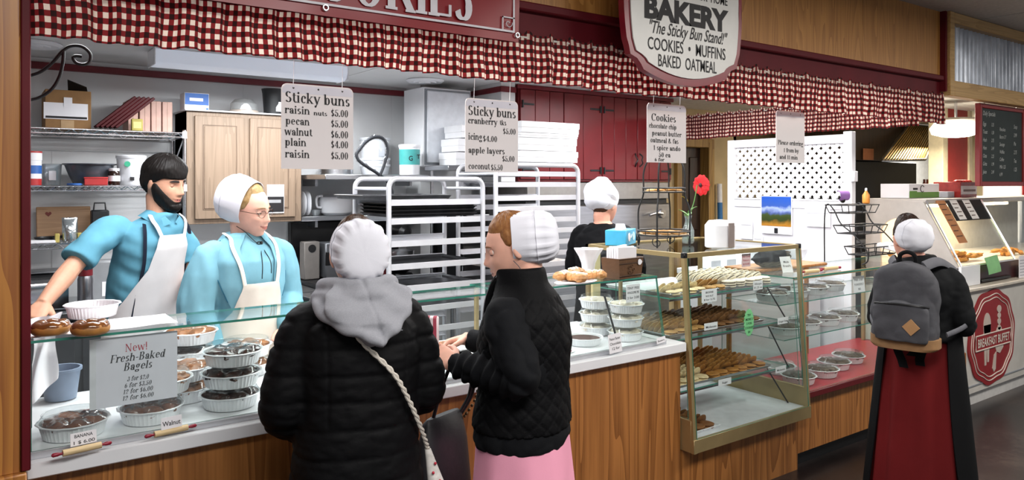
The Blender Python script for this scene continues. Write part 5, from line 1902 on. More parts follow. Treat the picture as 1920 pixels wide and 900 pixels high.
def rolling_pin(label, p, L_=.15, yaw=0.0, r=.0095, cream_end=False):
    t_ = thing('rolling_pin', label, 'rolling pin', p, yaw, 'small rolling pins used as tag holders')
    h = L_ * .32
    MB().cyl((-h, 0, r), (h, 0, r), r, n=16).build('barrel', pinwood, t_)
    for s_ in (-1, 1):
        MB().tube([(s_ * h, 0, r), (s_ * (h + .006), 0, r), (s_ * (h + .012), 0, r), (s_ * (L_ * .5 - .004), 0, r), (s_ * L_ * .5, 0, r)], [r * .4, r * .4, r * .6, r * .62, r * .3], 12).build('handle', pinred, t_)
    return t_


# left end of the case
p = at(128, 838, Z=CF)
tin('glazed brown bun tin at the post end of the low case', (p.x + .025, p.y + .118, CF), seed=1)
p = at(296, 803, Z=CF)
tin('lower bun tin of the pair under the bagel notice', (p.x, p.y + .112, CF), seed=2, top=glaze)
tin('upper bun tin of the pair under the bagel notice', (p.x + .045, p.y + .150, CF + .076), seed=3, top=bread, r=.088)
sA = at(443, 783, Z=CF)
for k in range(3):
    tin(('bottom', 'middle', 'top')[k] + ' tin of the front stack of three between the notice and the black coat', (sA.x + .022 + .004 * k, sA.y + .152, CF + .0735 * k), top=(choco, choco, choco)[k], seed=4 + k, r=.098)
sB = at(405, 735, Z=CF)
for k in range(3):
    tin(('bottom', 'middle', 'top')[k] + ' tin of the stack behind the front stack of three', (sB.x - .05 + .008 * k, sB.y + .24, CF + .0735 * k), top=(choco, choco, bread)[k], seed=8 + k)
tin('topmost bun tin of the rear row by the coat sleeve', (sB.x + .17, sB.y + .21, CF), seed=14, top=bread)
tin('bun tin lying over the rear row tin by the coat sleeve', (sB.x + .172, sB.y + .212, CF + .0735), seed=15, top=bread)
sC = at(345, 790, Z=CF)
for k in range(2):
    tin(('lower', 'upper')[k] + ' tin of the pale bun stack peeping out behind the bagel notice', (sC.x + .055, sC.y + .27, CF + .0735 * k), top=bread, seed=17 + k)
p = at(155, 850, Z=CF)
rolling_pin('small rolling pin with red handles before the tin at the post end', (p.x, p.y + .01, CF), .155, .15)
p = at(322, 815, Z=CF)
rolling_pin('small rolling pin with red handles before the Walnut tag', (p.x, p.y + .008, CF), .155, .15)
cardsign('small tag reading raisin in front of the tin at the post end', 157, 833, .068, .036, [('BANANA', .022, .013), ('1 $ 6.00', .004, .013)], Z=CF + .018, yaw=.15)
cardsign('small white tag reading Walnut', 322, 803, .062, .036, [('Walnut', .010, .02)], Z=CF + .018, yaw=.15)
# on the glass top at the left: paper, glazed rings, foil plate
GT = 1.1915
p = at(150, 622, Z=GT)
t_ = thing('paper_sheet', 'white paper sheet under the glazed rings on the glass top', 'paper', (.335, 2.705, GT))
m = MB()
m.grid(lambda u, w: (-.205 + .41 * u, -.10 + .20 * w, .001 + .003 * (noise.noise(Vector((u * 4, w * 4, 2))) + 1) * (.4 + u)), 30, 14)
m.build('sheet', paper, t_)
for i, (px, lb) in enumerate(((97, 'glazed ring doughnut nearest the wooden post on the glass top'), (172, 'glazed ring doughnut next to the first on the glass top'))):
    p = at(px, 630, Z=GT + .006)
    t_ = thing('glazed_ring', lb, 'doughnut', (p.x, p.y + .03, GT + .008), 0, 'glazed ring doughnuts')
    ring = [(.034 * math.cos(a), .030 * math.sin(a), .0165) for a in (2 * PI * j / 28 for j in range(28))]
    MB().tube(ring, .0195, 14, closed=True).build('dough', mat('doughnut_dough', '#b07a3e', .45, var=.2, scale=30), t_)
    MB().tube([(x, y, .021 + .002 * math.sin(j * 1.3)) for j, (x, y, z) in enumerate(ring)], [.0185 + .0008 * math.sin(j * 2.1) for j in range(28)], 14, closed=True).build('glaze', mat('brown_ring_glaze', '#7a4a24', .15, var=.3, scale=20, coat=.6), t_)
tin('empty white foil plate standing on the glass top', (at(178, 603, Z=GT).x, at(178, 603, Z=GT).y + .06, GT + .009), lid=False, empty=True, r=.082, h=.042, group='foil plates', seed=21)

# middle of the case: dish under the customers' hands
p = at(838, 668, Z=CF)
t_ = thing('white_platter', 'white platter with buns below the striped wallet', 'platter', (p.x, p.y + .12, CF))
MB().lathe([(.09, 0), (.10, .006), (.13, .02), (.128, .023), (.095, .010), (.01, .008)], n=36).build('plate', whiteplastic, t_)
for i in range(5):
    o = thing('bun', ('bun lying on the white platter below the striped wallet'), 'bun', (p.x + .05 * math.cos(i * 1.26), p.y + .12 + .05 * math.sin(i * 1.26), CF + .012), 0, 'buns on the white platter')
    MB().ball((0, 0, .014), .026, 14, 10, 0, (1, 1, .6), .2, i).build('crumb', bread, o)
tin('tin of buns behind the striped wallet in the low case', (p.x - .12, p.y + .33, CF), seed=25, top=bread)
# right end of the low case
for k in range(3):
    q = at(1133, 628, Z=CF)
    tin(('bottom', 'middle', 'top')[k] + ' white foil tin of the rear stack near the gold post', (q.x - .012, q.y + .05, CF + .0675 * k), top=mat('cream_filling', '#d8cdbb', .6), seed=30 + k, r=.084, h=.042, group='white foil tins')
for k in range(3):
    q = at(1196, 640, Z=CF)
    tin(('bottom', 'middle', 'top')[k] + ' white foil tin of the front stack near the gold post', (q.x - .012 + .003 * k, q.y + .075, CF + .0675 * k), top=mat('cream_filling'), seed=34 + k, r=.086, h=.042, group='white foil tins')
q = at(1108, 648, Z=CF)
tin('open tin of chocolate cake before the white foil stacks', (q.x, q.y + .05, CF), top=mat('cocoa_cake', '#4a2c22', .8, var=.2, scale=60), seed=40, lid=False, r=.088, h=.036, buns=0)
cardsign('handwritten tag leaning on the front foil stack', 1155, 661, .098, .085, [('Peanut Butter', .058, .017), ('Chocolate', .036, .017), ('12 for', .014, .017)], Z=CF, yaw=.2)
cardsign('small long tag at the end of the low case', 1240, 643, .085, .028, [('Blueberry', .008, .012)], Z=CF, yaw=.25)
q = at(1072, 672, Z=CF)
rolling_pin('small rolling pin beside the pink skirt customer', (q.x, q.y + .05, CF), .16, .5)
q = at(1080, 630, Z=CF)
rolling_pin('small rolling pin in front of the gold post', (q.x, q.y, CF), .12, -.5)
t_ = cardsign('printed price sheet lying flat in the low case', 1062, 664, .16, .11, [('Sticky Buns', .07, .018), ('24 00', .03, .03)], Z=CF + .003, yaw=.3, tilt=-1.5)
cardsign('hand-lettered tag hanging on the stay rod from the glass top', 1187, 566, .098, .085, [('TINY PIES', .062, .016), ('WHOOPIE PIE', .040, .016), ('2 for 3.00', .016, .016)], Y=2.585, yaw=.06, tilt=0)
# pastries, basket and napkins on the right glass top
for i, (px, py) in enumerate(((1065, 528), (1092, 531), (1122, 526), (1083, 521))):
    q = at(px, py, Z=GT)
    t_ = thing('pastry', ('almond pastry', 'iced pastry nearest the front edge', 'glossy brown pastry', 'rear pastry')[i] + ' on the glass top by the basket', 'pastry', (q.x, q.y + .03, GT + .006), .5 + i, 'pastries on the glass top')
    m = MB()
    for s_ in (-1, 0, 1):
        m.ball((.030 * s_, .008 * abs(s_), .019), .034, 14, 10, 0, (.9, 1.0, .62), .25, i * 3 + s_)
    m.build('dough', mat('flaky_pastry', '#c08a52', .45, var=.3, scale=30), t_)
    m = MB()
    for s_ in (-1, 0, 1):
        m.tube([(.028 * s_ - .016, -.02, .034), (.028 * s_, 0, .0395), (.028 * s_ + .016, .02, .034)], .005, 6)
    m.build('icing', mat('white_icing', '#f1e9e2', .4), t_)
q = at(1092, 532, Z=GT)
t_ = thing('paper_plate', 'white oval paper plate under the pastries', 'plate', (q.x, q.y + .045, GT))
MB().loft([[(.12 * k_ * math.cos(a), .06 * k_ * math.sin(a), z) for a in (2 * PI * i / 30 for i in range(30))] for k_, z in ((.9, 0), (1, .006), (.98, .007), (.88, .002))]).build('plate_body', paper, t_)
q = at(1182, 522, Z=GT)
bk = thing('brown_basket', 'brown lattice-embossed box of napkins on the glass top', 'basket', (q.x, q.y + .055, GT), .12)
brn = mat('tooled_brown_board', '#5f4128', .6, var=.15, bump=.5, bscale=60)
m = MB()
m.loft([[(sx * w_, sy * d_, z) for sx, sy in ((-1, -1), (1, -1), (1, 1), (-1, 1))] for z, w_, d_ in ((0, .082, .05), (.098, .094, .056), (.098, .088, .05), (.01, .078, .046))], 0, True)
m.build('basket_body', brn, bk)
for z in (.012, .07, .092):
    MB().box(-.092, .092, -.0585, -.0545, z, z + .006, .002).build('band', mat('dark_brown_band', '#432c1a', .6), bk)
m = MB()
for a in range(5):
    m.tube([(.018 * math.cos(a * 1.26) + .007 * math.cos(j), -.0555, .042 + .018 * math.sin(a * 1.26) + .007 * math.sin(j)) for j in np.linspace(0, 6.0, 9)], .0018, 5)
m.build('embossed_flower', brn, bk)
MB().prism([(.06 + .015 * math.cos(a) * (1 + .15 * math.cos(3 * a)), .075 + .014 * math.sin(a)) for a in (2 * PI * i / 18 for i in range(18))], -.0605, -.0585, 0, XZ).build('paper_tag', paper, bk)
nk = thing('napkin_stack', 'stack of white napkins standing in the brown basket', 'napkins', (q.x, q.y + .06, GT + .012), .12)
m = MB()
for k in range(5):
    m.loft([[(x, -.036 + .015 * k + dy, z + (.012 * noise.noise(Vector((x * 20, k, 1))) if z > .1 else 0)) for x, dy in ((-.07, 0), (.07, 0), (.07, .012), (-.07, .012))] for z in (0, .06, .12, .135)])
m.build('napkins', paper, nk)
q = at(1128, 516, Z=GT)
t_ = thing('flared_paper', 'flared white paper liners standing behind the pastries', 'paper', (q.x, q.y + .10, GT))
MB().lathe([(.03, 0), (.035, .05), (.05, .09), (.07, .125), (.069, .126), (.045, .09), (.028, .05), (.01, .003)], n=40, fn=lambda R, z, a, i: R * (1 + .12 * math.sin(a * 7) * z / .12)).build('liner', paper, t_)
# blue tissue box on the tall case
q = at(1168, 462, Z=1.302)
bt_ = thing('tissue_box', 'light blue cardboard box on top of the tall case', 'box', (2.985, 3.08, 1.302), .55)
MB().box(-.115, .115, -.06, .06, 0, .085, .003).build('box_body', mat('cyan_card', '#3fa6cf', .45), bt_)
for x, m_ in ((-.05, paper), (.055, mat('pale_blue_print', '#b9dcea', .5))):
    MB().prism([(x + .026 * math.cos(a), .045 + .024 * math.sin(a)) for a in (2 * PI * i / 22 for i in range(22))], -.0625, -.0605, 0, XZ).build('round_print', m_, bt_)
MB().prism([(-.01, .04), (.012, .06), (.02, .058), (.0, .036)], -.0622, -.0605, 0, XZ).build('white_print', paper, bt_)
MB().loft([[(x, y + .1 * z, .085 + z) for x, y in ((-.05 + z, -.02), (.05 - z, -.02), (.05 - z, .02), (-.05 + z, .02))] for z in (0, .015, .03)]).build('tissue', paper, bt_)

t_ = thing('blue_grey_tub', 'blue-grey tub at the back of the low case near the wooden post', 'tub', (.255, 3.12, CF))
MB().lathe([(.045, 0), (.05, .003), (.062, .10), (.068, .102), (.068, .112), (.06, .112), (.048, .01), (.01, .006)], n=30).build('tub_body', mat('blue_grey_plastic', '#7f8fa6', .4), t_)
m = MB()
m.grid(lambda u, w: (.152 + .10 * u * (1 - .25 * w) + .012 * math.sin(w * 5 + u * 3), 2.93 + .10 * u + .015 * math.sin(u * 9 + w * 2), GT + .008 - .30 * w * (1 - .25 * u)), 20, 20)
m.grid(lambda u, w: (.152 + .10 * u * (1 - .25 * w) + .012 * math.sin(w * 5 + u * 3), 2.933 + .10 * u + .015 * math.sin(u * 9 + w * 2), GT + .008 - .30 * w * (1 - .25 * u)), 20, 20)
tag(m.build('white_towel', paper, angle=80), 'white towel hanging behind the low case by the wooden post', 'towel')

# ------------------------------------------------------------------ tiered wire stand, vase with poppy, white jugs
q = Vector((3.10, 2.86, 1.30))
ts = thing('tiered_stand', 'black wire two-tier stand of biscuits on top of the tall case', 'stand', q)
R1, R2 = .143, .115
for z, R in ((.065, R1), (.30, R2)):
    m = MB()
    for dz in (0, .022):
        m.tube([(R * math.cos(a), R * math.sin(a), z + dz) for a in (2 * PI * i / 40 for i in range(40))], .0042, 6, closed=True)
    for i in range(14):
        a = 2 * PI * i / 14
        m.cyl((R * math.cos(a), R * math.sin(a), z), (R * math.cos(a), R * math.sin(a), z + .022), .0018, n=5)
    m.build('tier_hoop', iron, ts)
    MB().lathe([(.01, z + .001), (R - .004, z + .001), (R - .004, z + .006), (.01, z + .006)], n=36).build('tier_plate', mat('wicker_plate', '#c9ad84', .6), ts)
for i in range(4):
    a = .5 + PI / 2 * i
    c_, s_ = math.cos(a), math.sin(a)
    MB().tube(smooth_path([(R1 * c_, R1 * s_, .0), (R1 * c_, R1 * s_, .09), (R1 * 1.0 * c_, R1 * s_, .2), (R2 * c_, R2 * s_, .29), (R2 * c_, R2 * s_, .40), (R2 * .8 * c_, R2 * .8 * s_, .47), (R2 * .4 * c_, R2 * .4 * s_, .505), (0, 0, .515)], 6), .0048, 7).build('upright', iron, ts)
    MB().tube([((R1 + .0) * c_ + s_ * k_ * math.cos(b), R1 * s_ - c_ * k_ * math.cos(b), .03 + k_ * math.sin(b)) for b, k_ in ((j * .5, .006 + .0016 * j) for j in range(15))], .0028, 6).build('scroll_foot', iron, ts)
MB().ball((0, 0, .525), .010, 10, 8).build('finial', iron, ts)
bis = mat('oat_biscuit', '#b98f58', .7, var=.2, scale=40)
bm_ = MB().lathe([(.005, 0), (.026, .001), (.029, .005), (.026, .010), (.005, .012)], n=16).mesh('biscuit', bis)
for z, R, n_ in ((.071, .10, 11), (.306, .07, 7)):
    for i in range(n_ * 2):
        a = 2 * PI * i / n_
        rr_ = R * (1 if i < n_ else .5)
        o = bpy.data.objects.new('biscuit', bm_)
        COL.objects.link(o)
        o.location = q + Vector((rr_ * math.cos(a), rr_ * math.sin(a), z + (.0 if i < n_ else .004)))
        o.rotation_euler = (.15 * math.sin(i), .15 * math.cos(i * 2), i)
        tag(o, ('oat biscuit lying on the lower tier of the black wire stand' if z < .1 else 'oat biscuit lying on the upper tier of the black wire stand'), 'biscuit', 'biscuits on the wire stand')
q = at(1290, 456, Z=1.302)
vz = thing('bud_vase', 'clear glass bud vase behind the black wire stand', 'vase', q)
MB().lathe([(.028, 0), (.034, .01), (.034, .075), (.018, .115), (.016, .135), (.022, .16), (.020, .16), (.014, .135), (.031, .07), (.03, .012), (.005, .008)], n=28).build('vase_body', glass('vase_glass', '#e8f0ee', .05, .12), vz)
fl = thing('poppy', 'large red poppy with green leaves standing in the bud vase', 'flower', q + Vector((0, 0, .02)))
top = at(1309, 347, Y=q.y) - (q + Vector((0, 0, .02)))
MB().tube(smooth_path([(0, 0, 0), (.006, 0, .12), (top.x * .6, 0, .22), (top.x * .9, 0, top.z)], 6), .003, 6).build('stem', mat('stem_green', '#4f7a3a', .6), fl)
for i in range(5):
    m = MB()
    a0_ = i * 1.26

    def petal(u, w, a0_=a0_):
        a = a0_ + (u - .5) * 1.5
        r = .060 * (w ** .8)
        return (top.x + .028 * (1 - w) * .2 - .004 + .012 * math.cos(w * 2), r * math.cos(a) * (1 + .06 * math.sin(u * 20)) + 0, top.z + r * math.sin(a) + .004 * math.sin(u * 14))
    m.grid(lambda u, w: tuple(Vector(petal(u, w)) + Vector((.022 * w * w, -.012 * w * w, .0)) + Vector((.003 * (i % 2), 0, 0))), 12, 8)
    o = m.build('petal', mat('poppy_red', '#c8161e', .5, var=.15, scale=20), fl, angle=80)
    o.rotation_euler = (0, 0, 0)
MB().ball((top.x + .016, -.006, top.z), .013, 10, 8).build('flower_centre', mat('poppy_centre', '#3a1212', .7), fl)
for i, (a, l, z, c_) in enumerate(((.3, .05, .13, '#5f9148'), (2.0, .055, .14, '#5f9148'), (3.4, .05, .12, '#6fa058'), (4.6, .045, .15, '#5f9148'), (5.5, .05, .16, '#6fa058'), (2.7, .04, .22, '#c9b23a'))):
    m = MB()
    m.grid(lambda u, w: (math.cos(a) * l * w + (u - .5) * .026 * math.sin(PI * min(.97, w + .12)) * -math.sin(a), math.sin(a) * l * w + (u - .5) * .026 * math.sin(PI * min(.97, w + .12)) * math.cos(a), z + .05 * w - .02 * w * w + .006 * abs(u - .5)), 4, 8)
    m.build('leaf', mat('leaf_' + c_[1:], c_, .55, var=.15), fl, angle=80)
q = at(1320, 466, Z=1.302)
t_ = thing('white_canister', 'white plastic jug with a grey label on the tall case', 'jug', (q.x + .13, q.y + .0, 1.302))
MB().lathe([(.075, 0), (.08, .006), (.08, .12), (.06, .145), (.01, .15)], n=30).build('jug_body', whiteplastic, t_)
o = MB().box(-.03, .018, -.083, -.078, .005, .135, .002).build('grey_label', mat('taupe_label', '#8c807c', .6), t_)
t_ = thing('white_canister', 'plain white plastic jug behind the labelled jug on the tall case', 'jug', (q.x + .27, q.y + .09, 1.302))
MB().lathe([(.06, 0), (.064, .006), (.064, .11), (.045, .135), (.01, .14)], n=30).build('jug_body', whiteplastic, t_)

# ------------------------------------------------------------------ trays and cookies in the tall case
OX, OY, OZ = 2.872, 2.44, 0.32
trm = mat('cookie_tray', '#c2c3c6', .3, .8, var=.08)
whitetray = mat('white_cookie_tray', '#e6e6ea', .35)


def ctray(label, x, y, z, w, d, mt=trm):
    t_ = thing('cookie_tray', label, 'tray', (x, y, z))
    m = MB()
    m.loft([[(sx * w / 2 * k_, sy * d / 2 * k_, zz) for sx, sy in ((-1, -1), (1, -1), (1, 1), (-1, 1))] for zz, k_ in ((0, .96), (.014, 1), (.0155, 1.01), (.014, .985), (.003, .95))])
    m.build('tray_body', mt, t_)
    MB().tube([(sx * w / 2, sy * d / 2, .0145) for sx, sy in ((-1, -1), (1, -1), (1, 1), (-1, 1))], .0025, 6, closed=True).build('rim', mt, t_)


def cookie_mesh(nm, mt, r=.038, h=.012, seed=0):
    m = MB()
    m.lathe([(.003, 0), (r * .9, .0005), (r, h * .4), (r * .9, h * .8), (r * .5, h), (.003, h * 1.05)], n=18, fn=lambda R, z, a, q: R * (1 + .04 * math.sin(a * 3 + seed) + .03 * math.sin(a * 5 + q)))
    return m.mesh(nm, mt, 60)


def cookie(me, label, loc, rot, grp):
    o = bpy.data.objects.new('cookie', me)
    COL.objects.link(o)
    o.location, o.rotation_euler = loc, rot
    return tag(o, label, 'cookie', grp)


rnd = random.Random(4)


def cookie_rows(me, label, grp, x0, x1, y0, y1, z, pitch=.072, step=.030, flat=True, skew=0.0):
    n = max(1, int(round((x1 - x0) / pitch)))
    for i in range(n):
        x = x0 + (i + .5) * (x1 - x0) / n
        y = y0 + .034
        if flat:
            for k in range(2):
                cookie(me, label, (x + rnd.uniform(-.006, .006), y + rnd.uniform(-.004, .006), z + .013 * k), (rnd.uniform(-.05, .05), rnd.uniform(-.05, .05), rnd.uniform(0, 6)), grp)
            y += .03
        while y < y1 - .02:
            cookie(me, label, (x + rnd.uniform(-.005, .005) + skew * (y - y0), y + .016, z + .020 + rnd.uniform(-.002, .003)), (math.radians(-52 + rnd.uniform(-9, 9)), rnd.uniform(-.12, .12), rnd.uniform(-.1, .1)), grp)
            y += step


tan = mat('tan_cookie', '#b98d52', .75, var=.18, scale=45, bump=.4, bscale=90)
darkc = mat('ginger_cookie', '#7a5028', .75, var=.2, scale=45, bump=.4, bscale=90)
goldc = mat('golden_cookie', '#a87233', .7, var=.2, scale=45, bump=.4, bscale=90)
palec = mat('pale_sugar_cookie', '#dcc79c', .75, var=.15, scale=45, bump=.4, bscale=90)
mT, mD, mG, mP = (cookie_mesh(n_, m_) for n_, m_ in (('tan_cookie', tan), ('ginger_cookie', darkc), ('golden_cookie', goldc), ('pale_cookie', palec)))
z1, z2, z3 = OZ + .27 + .007, OZ + .525 + .007, OZ + .735 + .007
ctray('tray of pale and golden cookies on the lowest glass shelf', OX + .42, OY + .40, z1, .80, .50)
cookie_rows(mP, 'pale cookie in the leaning rows at the near end of the lowest glass shelf', 'pale cookies on the lowest shelf', OX + .03, OX + .32, OY + .165, OY + .60, z1 + .004, .07, .034)
cookie_rows(mG, 'golden brown cookie in the leaning rows on the lowest glass shelf', 'golden cookies on the lowest shelf', OX + .335, OX + .81, OY + .165, OY + .60, z1 + .004, .075, .034)
ctray('tray of tan and dark cookies on the middle glass shelf', OX + .42, OY + .43, z2, .80, .48)
cookie_rows(mT, 'tan cookie in the leaning rows at the near end of the middle glass shelf', 'tan cookies on the middle shelf', OX + .04, OX + .34, OY + .20, OY + .58, z2 + .004, .078, .034)
cookie_rows(mD, 'dark ginger cookie in the leaning rows on the middle glass shelf', 'dark cookies on the middle shelf', OX + .36, OX + .80, OY + .20, OY + .62, z2 + .004, .074, .034)
ctray('small tray of ginger cookies on the floor of the tall case', OX + .145, OY + .245, OZ + .063, .24, .36, whitetray)
cookie_rows(mD, 'ginger cookie in the rows on the floor of the tall case', 'ginger cookies on the case floor', OX + .02, OX + .245, OY + .065, OY + .40, OZ + .068, .074, .034)
ctray('large white tray at the back of the top glass shelf', OX + .30, OY + .52, z3, .54, .30, whitetray)
ctray('tray of filled pale cookies along the front of the top glass shelf', OX + .46, OY + .285, z3 + .0, .85, .17)
cookie_rows(mP, 'pale cookie lying along the front of the top glass shelf', 'pale cookies on the top shelf', OX + .05, OX + .32, OY + .19, OY + .33, z3 + .004, .07, .036)
cookie_rows(mT, 'tan cookie lying along the front of the top glass shelf', 'tan cookies on the top shelf', OX + .33, OX + .50, OY + .19, OY + .33, z3 + .004, .07, .036)
wh = MB()
wh.lathe([(.003, 0), (.034, .001), (.041, .006), (.040, .011), (.037, .012)], n=20)
wh.lathe([(.030, .011), (.0375, .012), (.0375, .0165), (.030, .0175)], n=20, mi=1)
wh.lathe([(.037, .0165), (.040, .0175), (.041, .022), (.034, .027), (.015, .0295), (.003, .030)], n=20)
me_ic = wh.mesh('sandwich_cookie', [mat('cream_sandwich_cookie', '#e2d6c0', .5, var=.1, scale=50), mat('dark_cookie_filling', '#4a3a2c', .6)])
cookie_rows(me_ic, 'cream white sandwich cookie in the rows at the far end of the top shelf', 'cream cookies on the top shelf', OX + .50, OX + .89, OY + .19, OY + .56, z3 + .006, .082, .040)
for lb, px, py, w, h, ls, Y, mt_ in (
        ('ragged white price tag on the front glass near the tall case gold post', 1330, 566, .118, .066, [('BROWNIE', .045, .014), ('W/O NUT', .026, .014), ('8 for 3.75', .008, .014)], 2.53, paper),
        ('white price tag on the top shelf tray middle of the tall case', 1421, 543, .085, .05, [('Whoopie', .028, .015), ('$1.25 ea', .008, .015)], 2.60, paper),
        ('white tag under the tan cookies of the middle glass shelf', 1333, 618, .105, .036, [('Molasses', .010, .017)], 2.56, paper),
        ('white tag under the dark cookies of the middle glass shelf', 1468, 607, .10, .036, [('Ginger Snap', .010, .016)], 2.56, paper),
        ('small white tag beyond the middle glass shelf end', 1489, 598, .06, .02, [('Oatmeal', .004, .012)], 2.70, paper),
        ('white tag under the pale cookies of the lowest glass shelf', 1359, 722, .105, .034, [('Sugar', .010, .015)], 2.545, paper),
        ('white tag under the golden cookies of the lowest glass shelf', 1464, 698, .098, .034, [('Molasses', .010, .015)], 2.545, paper),
        ('white tag at the far end of the top glass shelf', 1491, 545, .09, .046, [('Whoopie Pie', .016, .015)], 2.60, paper),
        ('pale pink tag hanging at the top of the tall case front', 1399, 500, .075, .07, [('No Cred', .050, .015), ('Return', .030, .015), ('$10.00', .010, .015)], 2.53, mat('pale_pink_card', '#e8c3c6', .6))):
    cardsign(lb, px, py, w, h, ls, Y=Y, yaw=0.0, tilt=0, mt=mt_, inkm=redink if 'pink' in lb else None)
gp = at(1405, 605, Y=2.455)
t_ = thing('starburst_tag', 'bright green starburst price tag on the tall case glass', 'sign', (gp.x, 2.458, gp.z))
poly = [((.037 + (.006 if i % 2 else 0)) * math.cos(2 * PI * i / 44), (.067 + (.007 if i % 2 else 0)) * math.sin(2 * PI * i / 44)) for i in range(44)]
MB().prism(poly, -.0012, .0012, 0, XZ).build('card', mat('mint_green_card', '#77c487', .6), t_)
m = MB()
for k, tx in enumerate(('TRY', 'MORE 2', '2 FOR', 'COOKIES', '$4')):
    write(m, tx, 0, .034 - .022 * k, .017, None, 'c', 'sans', .015, y=-.002)
m.build('lettering', mat('dark_green_ink', '#1d4a2a', .6), t_)

# ------------------------------------------------------------------ pies in the pie case
pink = mat('pink_foil', '#b8606a', .35, .4)
PX, PY_, PZ = 3.86, 2.50, 0.43
pt_ = tin('pie tin on the red floor, nearest the tall case', (PX + .16, PY_ + .13, PZ + .023), top=mat('pie_crust', '#5c4636', .5, var=.2), seed=50, r=.1, buns=9, group='pie tins')
for i, (x, y, z, lb) in enumerate((
        (.42, .14, .023, 'pie tin on the red floor, second from the tall case'), (.27, .34, .023, 'pie tin on the red floor behind the first two'), (.66, .20, .023, 'pie tin on the red floor, third from the tall case'), (.90, .24, .023, 'pie tin on the red floor near the backpack'),
        (.18, .24, .297, 'pie tin on the lower glass shelf of the pie case, nearest the tall case'), (.42, .26, .297, 'pie tin on the lower glass shelf of the pie case, second along'), (.66, .27, .297, 'pie tin on the lower glass shelf of the pie case, third along'), (.90, .28, .297, 'pie tin on the lower glass shelf of the pie case by the backpack'),
        (.14, .30, .497, 'pie tin on the upper glass shelf of the pie case, nearest the tall case'), (.37, .31, .497, 'pie tin on the upper glass shelf of the pie case, second along'), (.60, .32, .497, 'pie tin on the upper glass shelf of the pie case, third along'), (.84, .34, .497, 'pie tin on the upper glass shelf of the pie case by the backpack'))):
    dup(pt_, (PX + x, PY_ + y, PZ + z), i * .9, lb, 'pie tins')
PT = PZ + .6705
cardsign('white tent card standing on the pie case by the black bag', 1534, 500, .085, .10, [('Made', .06, .02), ('fresh', .035, .02)], pos=(4.05, 2.72, PT), yaw=-.2, tilt=-.3)
cardsign('printed price card in a holder on the pie case glass', 1612, 548, .135, .105, [('PIES 2/$7', .075, .02), ('9 SHOOFLY', .045, .02), ('BIG', .015, .02)], Y=2.62, yaw=.0, tilt=-.1)
rolling_pin('rolling pin lying on the pie case nearest the tent card', (4.14, 2.62, PT), .20, -.1, .012)
rolling_pin('rolling pin lying on the pie case beyond the first', (4.38, 2.64, PT), .20, -.1, .012)
bgm = MB()
bgm.ball((0, 0, .05), .10, 20, 12, 0, (1.5, .7, .55), .5, 2).ball((.1, .02, .05), .07, 16, 10, 0, (1.4, .8, .7), .4, 5)
me = voxel(bgm, .008, 3)
o = link_mesh(me, 'folded_coat', blackcloth)
o.location = (4.08, 2.86, PZ + .692)
tag(o, 'crumpled black cloth lying on the board behind the tall case', 'cloth')
# ------------------------------------------------------------------ the six people
def strand(seed, amp=.0022):
    def f(x, y, z, th, ph):
        sh = x.shape
        a = np.array([noise.noise(Vector((p * 9, q * 3.0 + p * 1.3, seed))) for p, q in zip(th.ravel(), (ph * 2).ravel())]).reshape(sh)
        b = np.sin(th * 46 + 3 * np.sin(ph * 3)) * .35
        return amp * (a + b)
    return f


def woman_hair(T0=.011, hz=.066, hy=.034, puff=.004, seed=1, low=-.05):
    st = strand(seed)

    def fn(x, y, z, th, ph):
        side = np.interp(z, [-.09, -.03, -.005, .02, .05], [-.05, -.030, -.004, hy * .75, hy])
        m = np.maximum((z - hz + .22 * np.abs(x)) / .022, (side - y) / .018)
        m0 = m
        m = np.clip(m, 0, 1) * sstep(low - .02, low, z)
        m2 = np.clip(m0 / 2.6, 0, 1) * sstep(low - .02, low, z)
        T = T0 * (.45 + .55 * sstep(-.035, .02, y))
        pf = puff * np.exp(-((np.abs(x) - .066) / .02) ** 2 - ((z - .035) / .03) ** 2 - ((y - .03) / .03) ** 2)
        return -.004 + .0055 * m + T * m2 + (pf + st(x, y, z, th, ph)) * m2
    return fn


def dress_legs(F_, m, z1=.09):
    pass


def shoes(F_, k):
    for sg in (1, -1):
        lx = sg * .088 * k
        mb = MB()
        mb.loft([[(lx + w * math.cos(a), y, max(.0, h / 2 + h / 2 * math.sin(a))) for a in (2 * PI * i / 14 for i in range(14))] for y, w, h in ((-.085, .025, .075), (-.06, .038, .095), (0, .042, .095), (.07, .048, .07), (.13, .046, .055), (.175, .03, .04), (.185, .012, .02))])
        mb.build('shoe', shoem, F_.body)


# ---- 1. customer in the black quilted coat, seen from behind
loc1, rz1 = (0.955, 2.14, 0), math.radians(-10)
armsA = {1: dict(s=(.165, 0, 1.235), e=(.216, .0, .99), w=(.15, .215, .905), hd=(-.3, .9, .1), hn=(-.8, -.2, -.5), ht=(-.3, .2, 1), curl=(.5, .7, .5)),
         -1: dict(s=(-.165, 0, 1.235), e=(-.218, .0, .985), w=(-.135, .20, .86), hd=(.6, .75, .0), hn=(.2, -.6, -.7), ht=(.2, .3, 1), curl=(.4, .6, .4))}
p1 = Fig('woman seen from behind in a black quilted coat with grey hood and pleated white cap', loc1, rz1, .92, (0, .0, 1.425), (-4, 0, -4), dict(w=.072, d=.092), armsA)
p1.eyes()
p1.hair('hair', woman_hair(low=-.085, hz=.06), fabric('brown_hair', '#4a3426', rough=.5, scale=60))
p1.cap(capwhite, [(-.01, .98), (.012, .99), (.05, 1.0), (.051, 1.015), (.085, 1.02), (.108, .985), (.124, .92), (.133, .83), (.138, .70), (.140, .5), (.141, .3), (.141, .05)], y0=.0, tilt=6, zc=.018, rx=.082, rz=.099, pleats=30, amp=.0022)
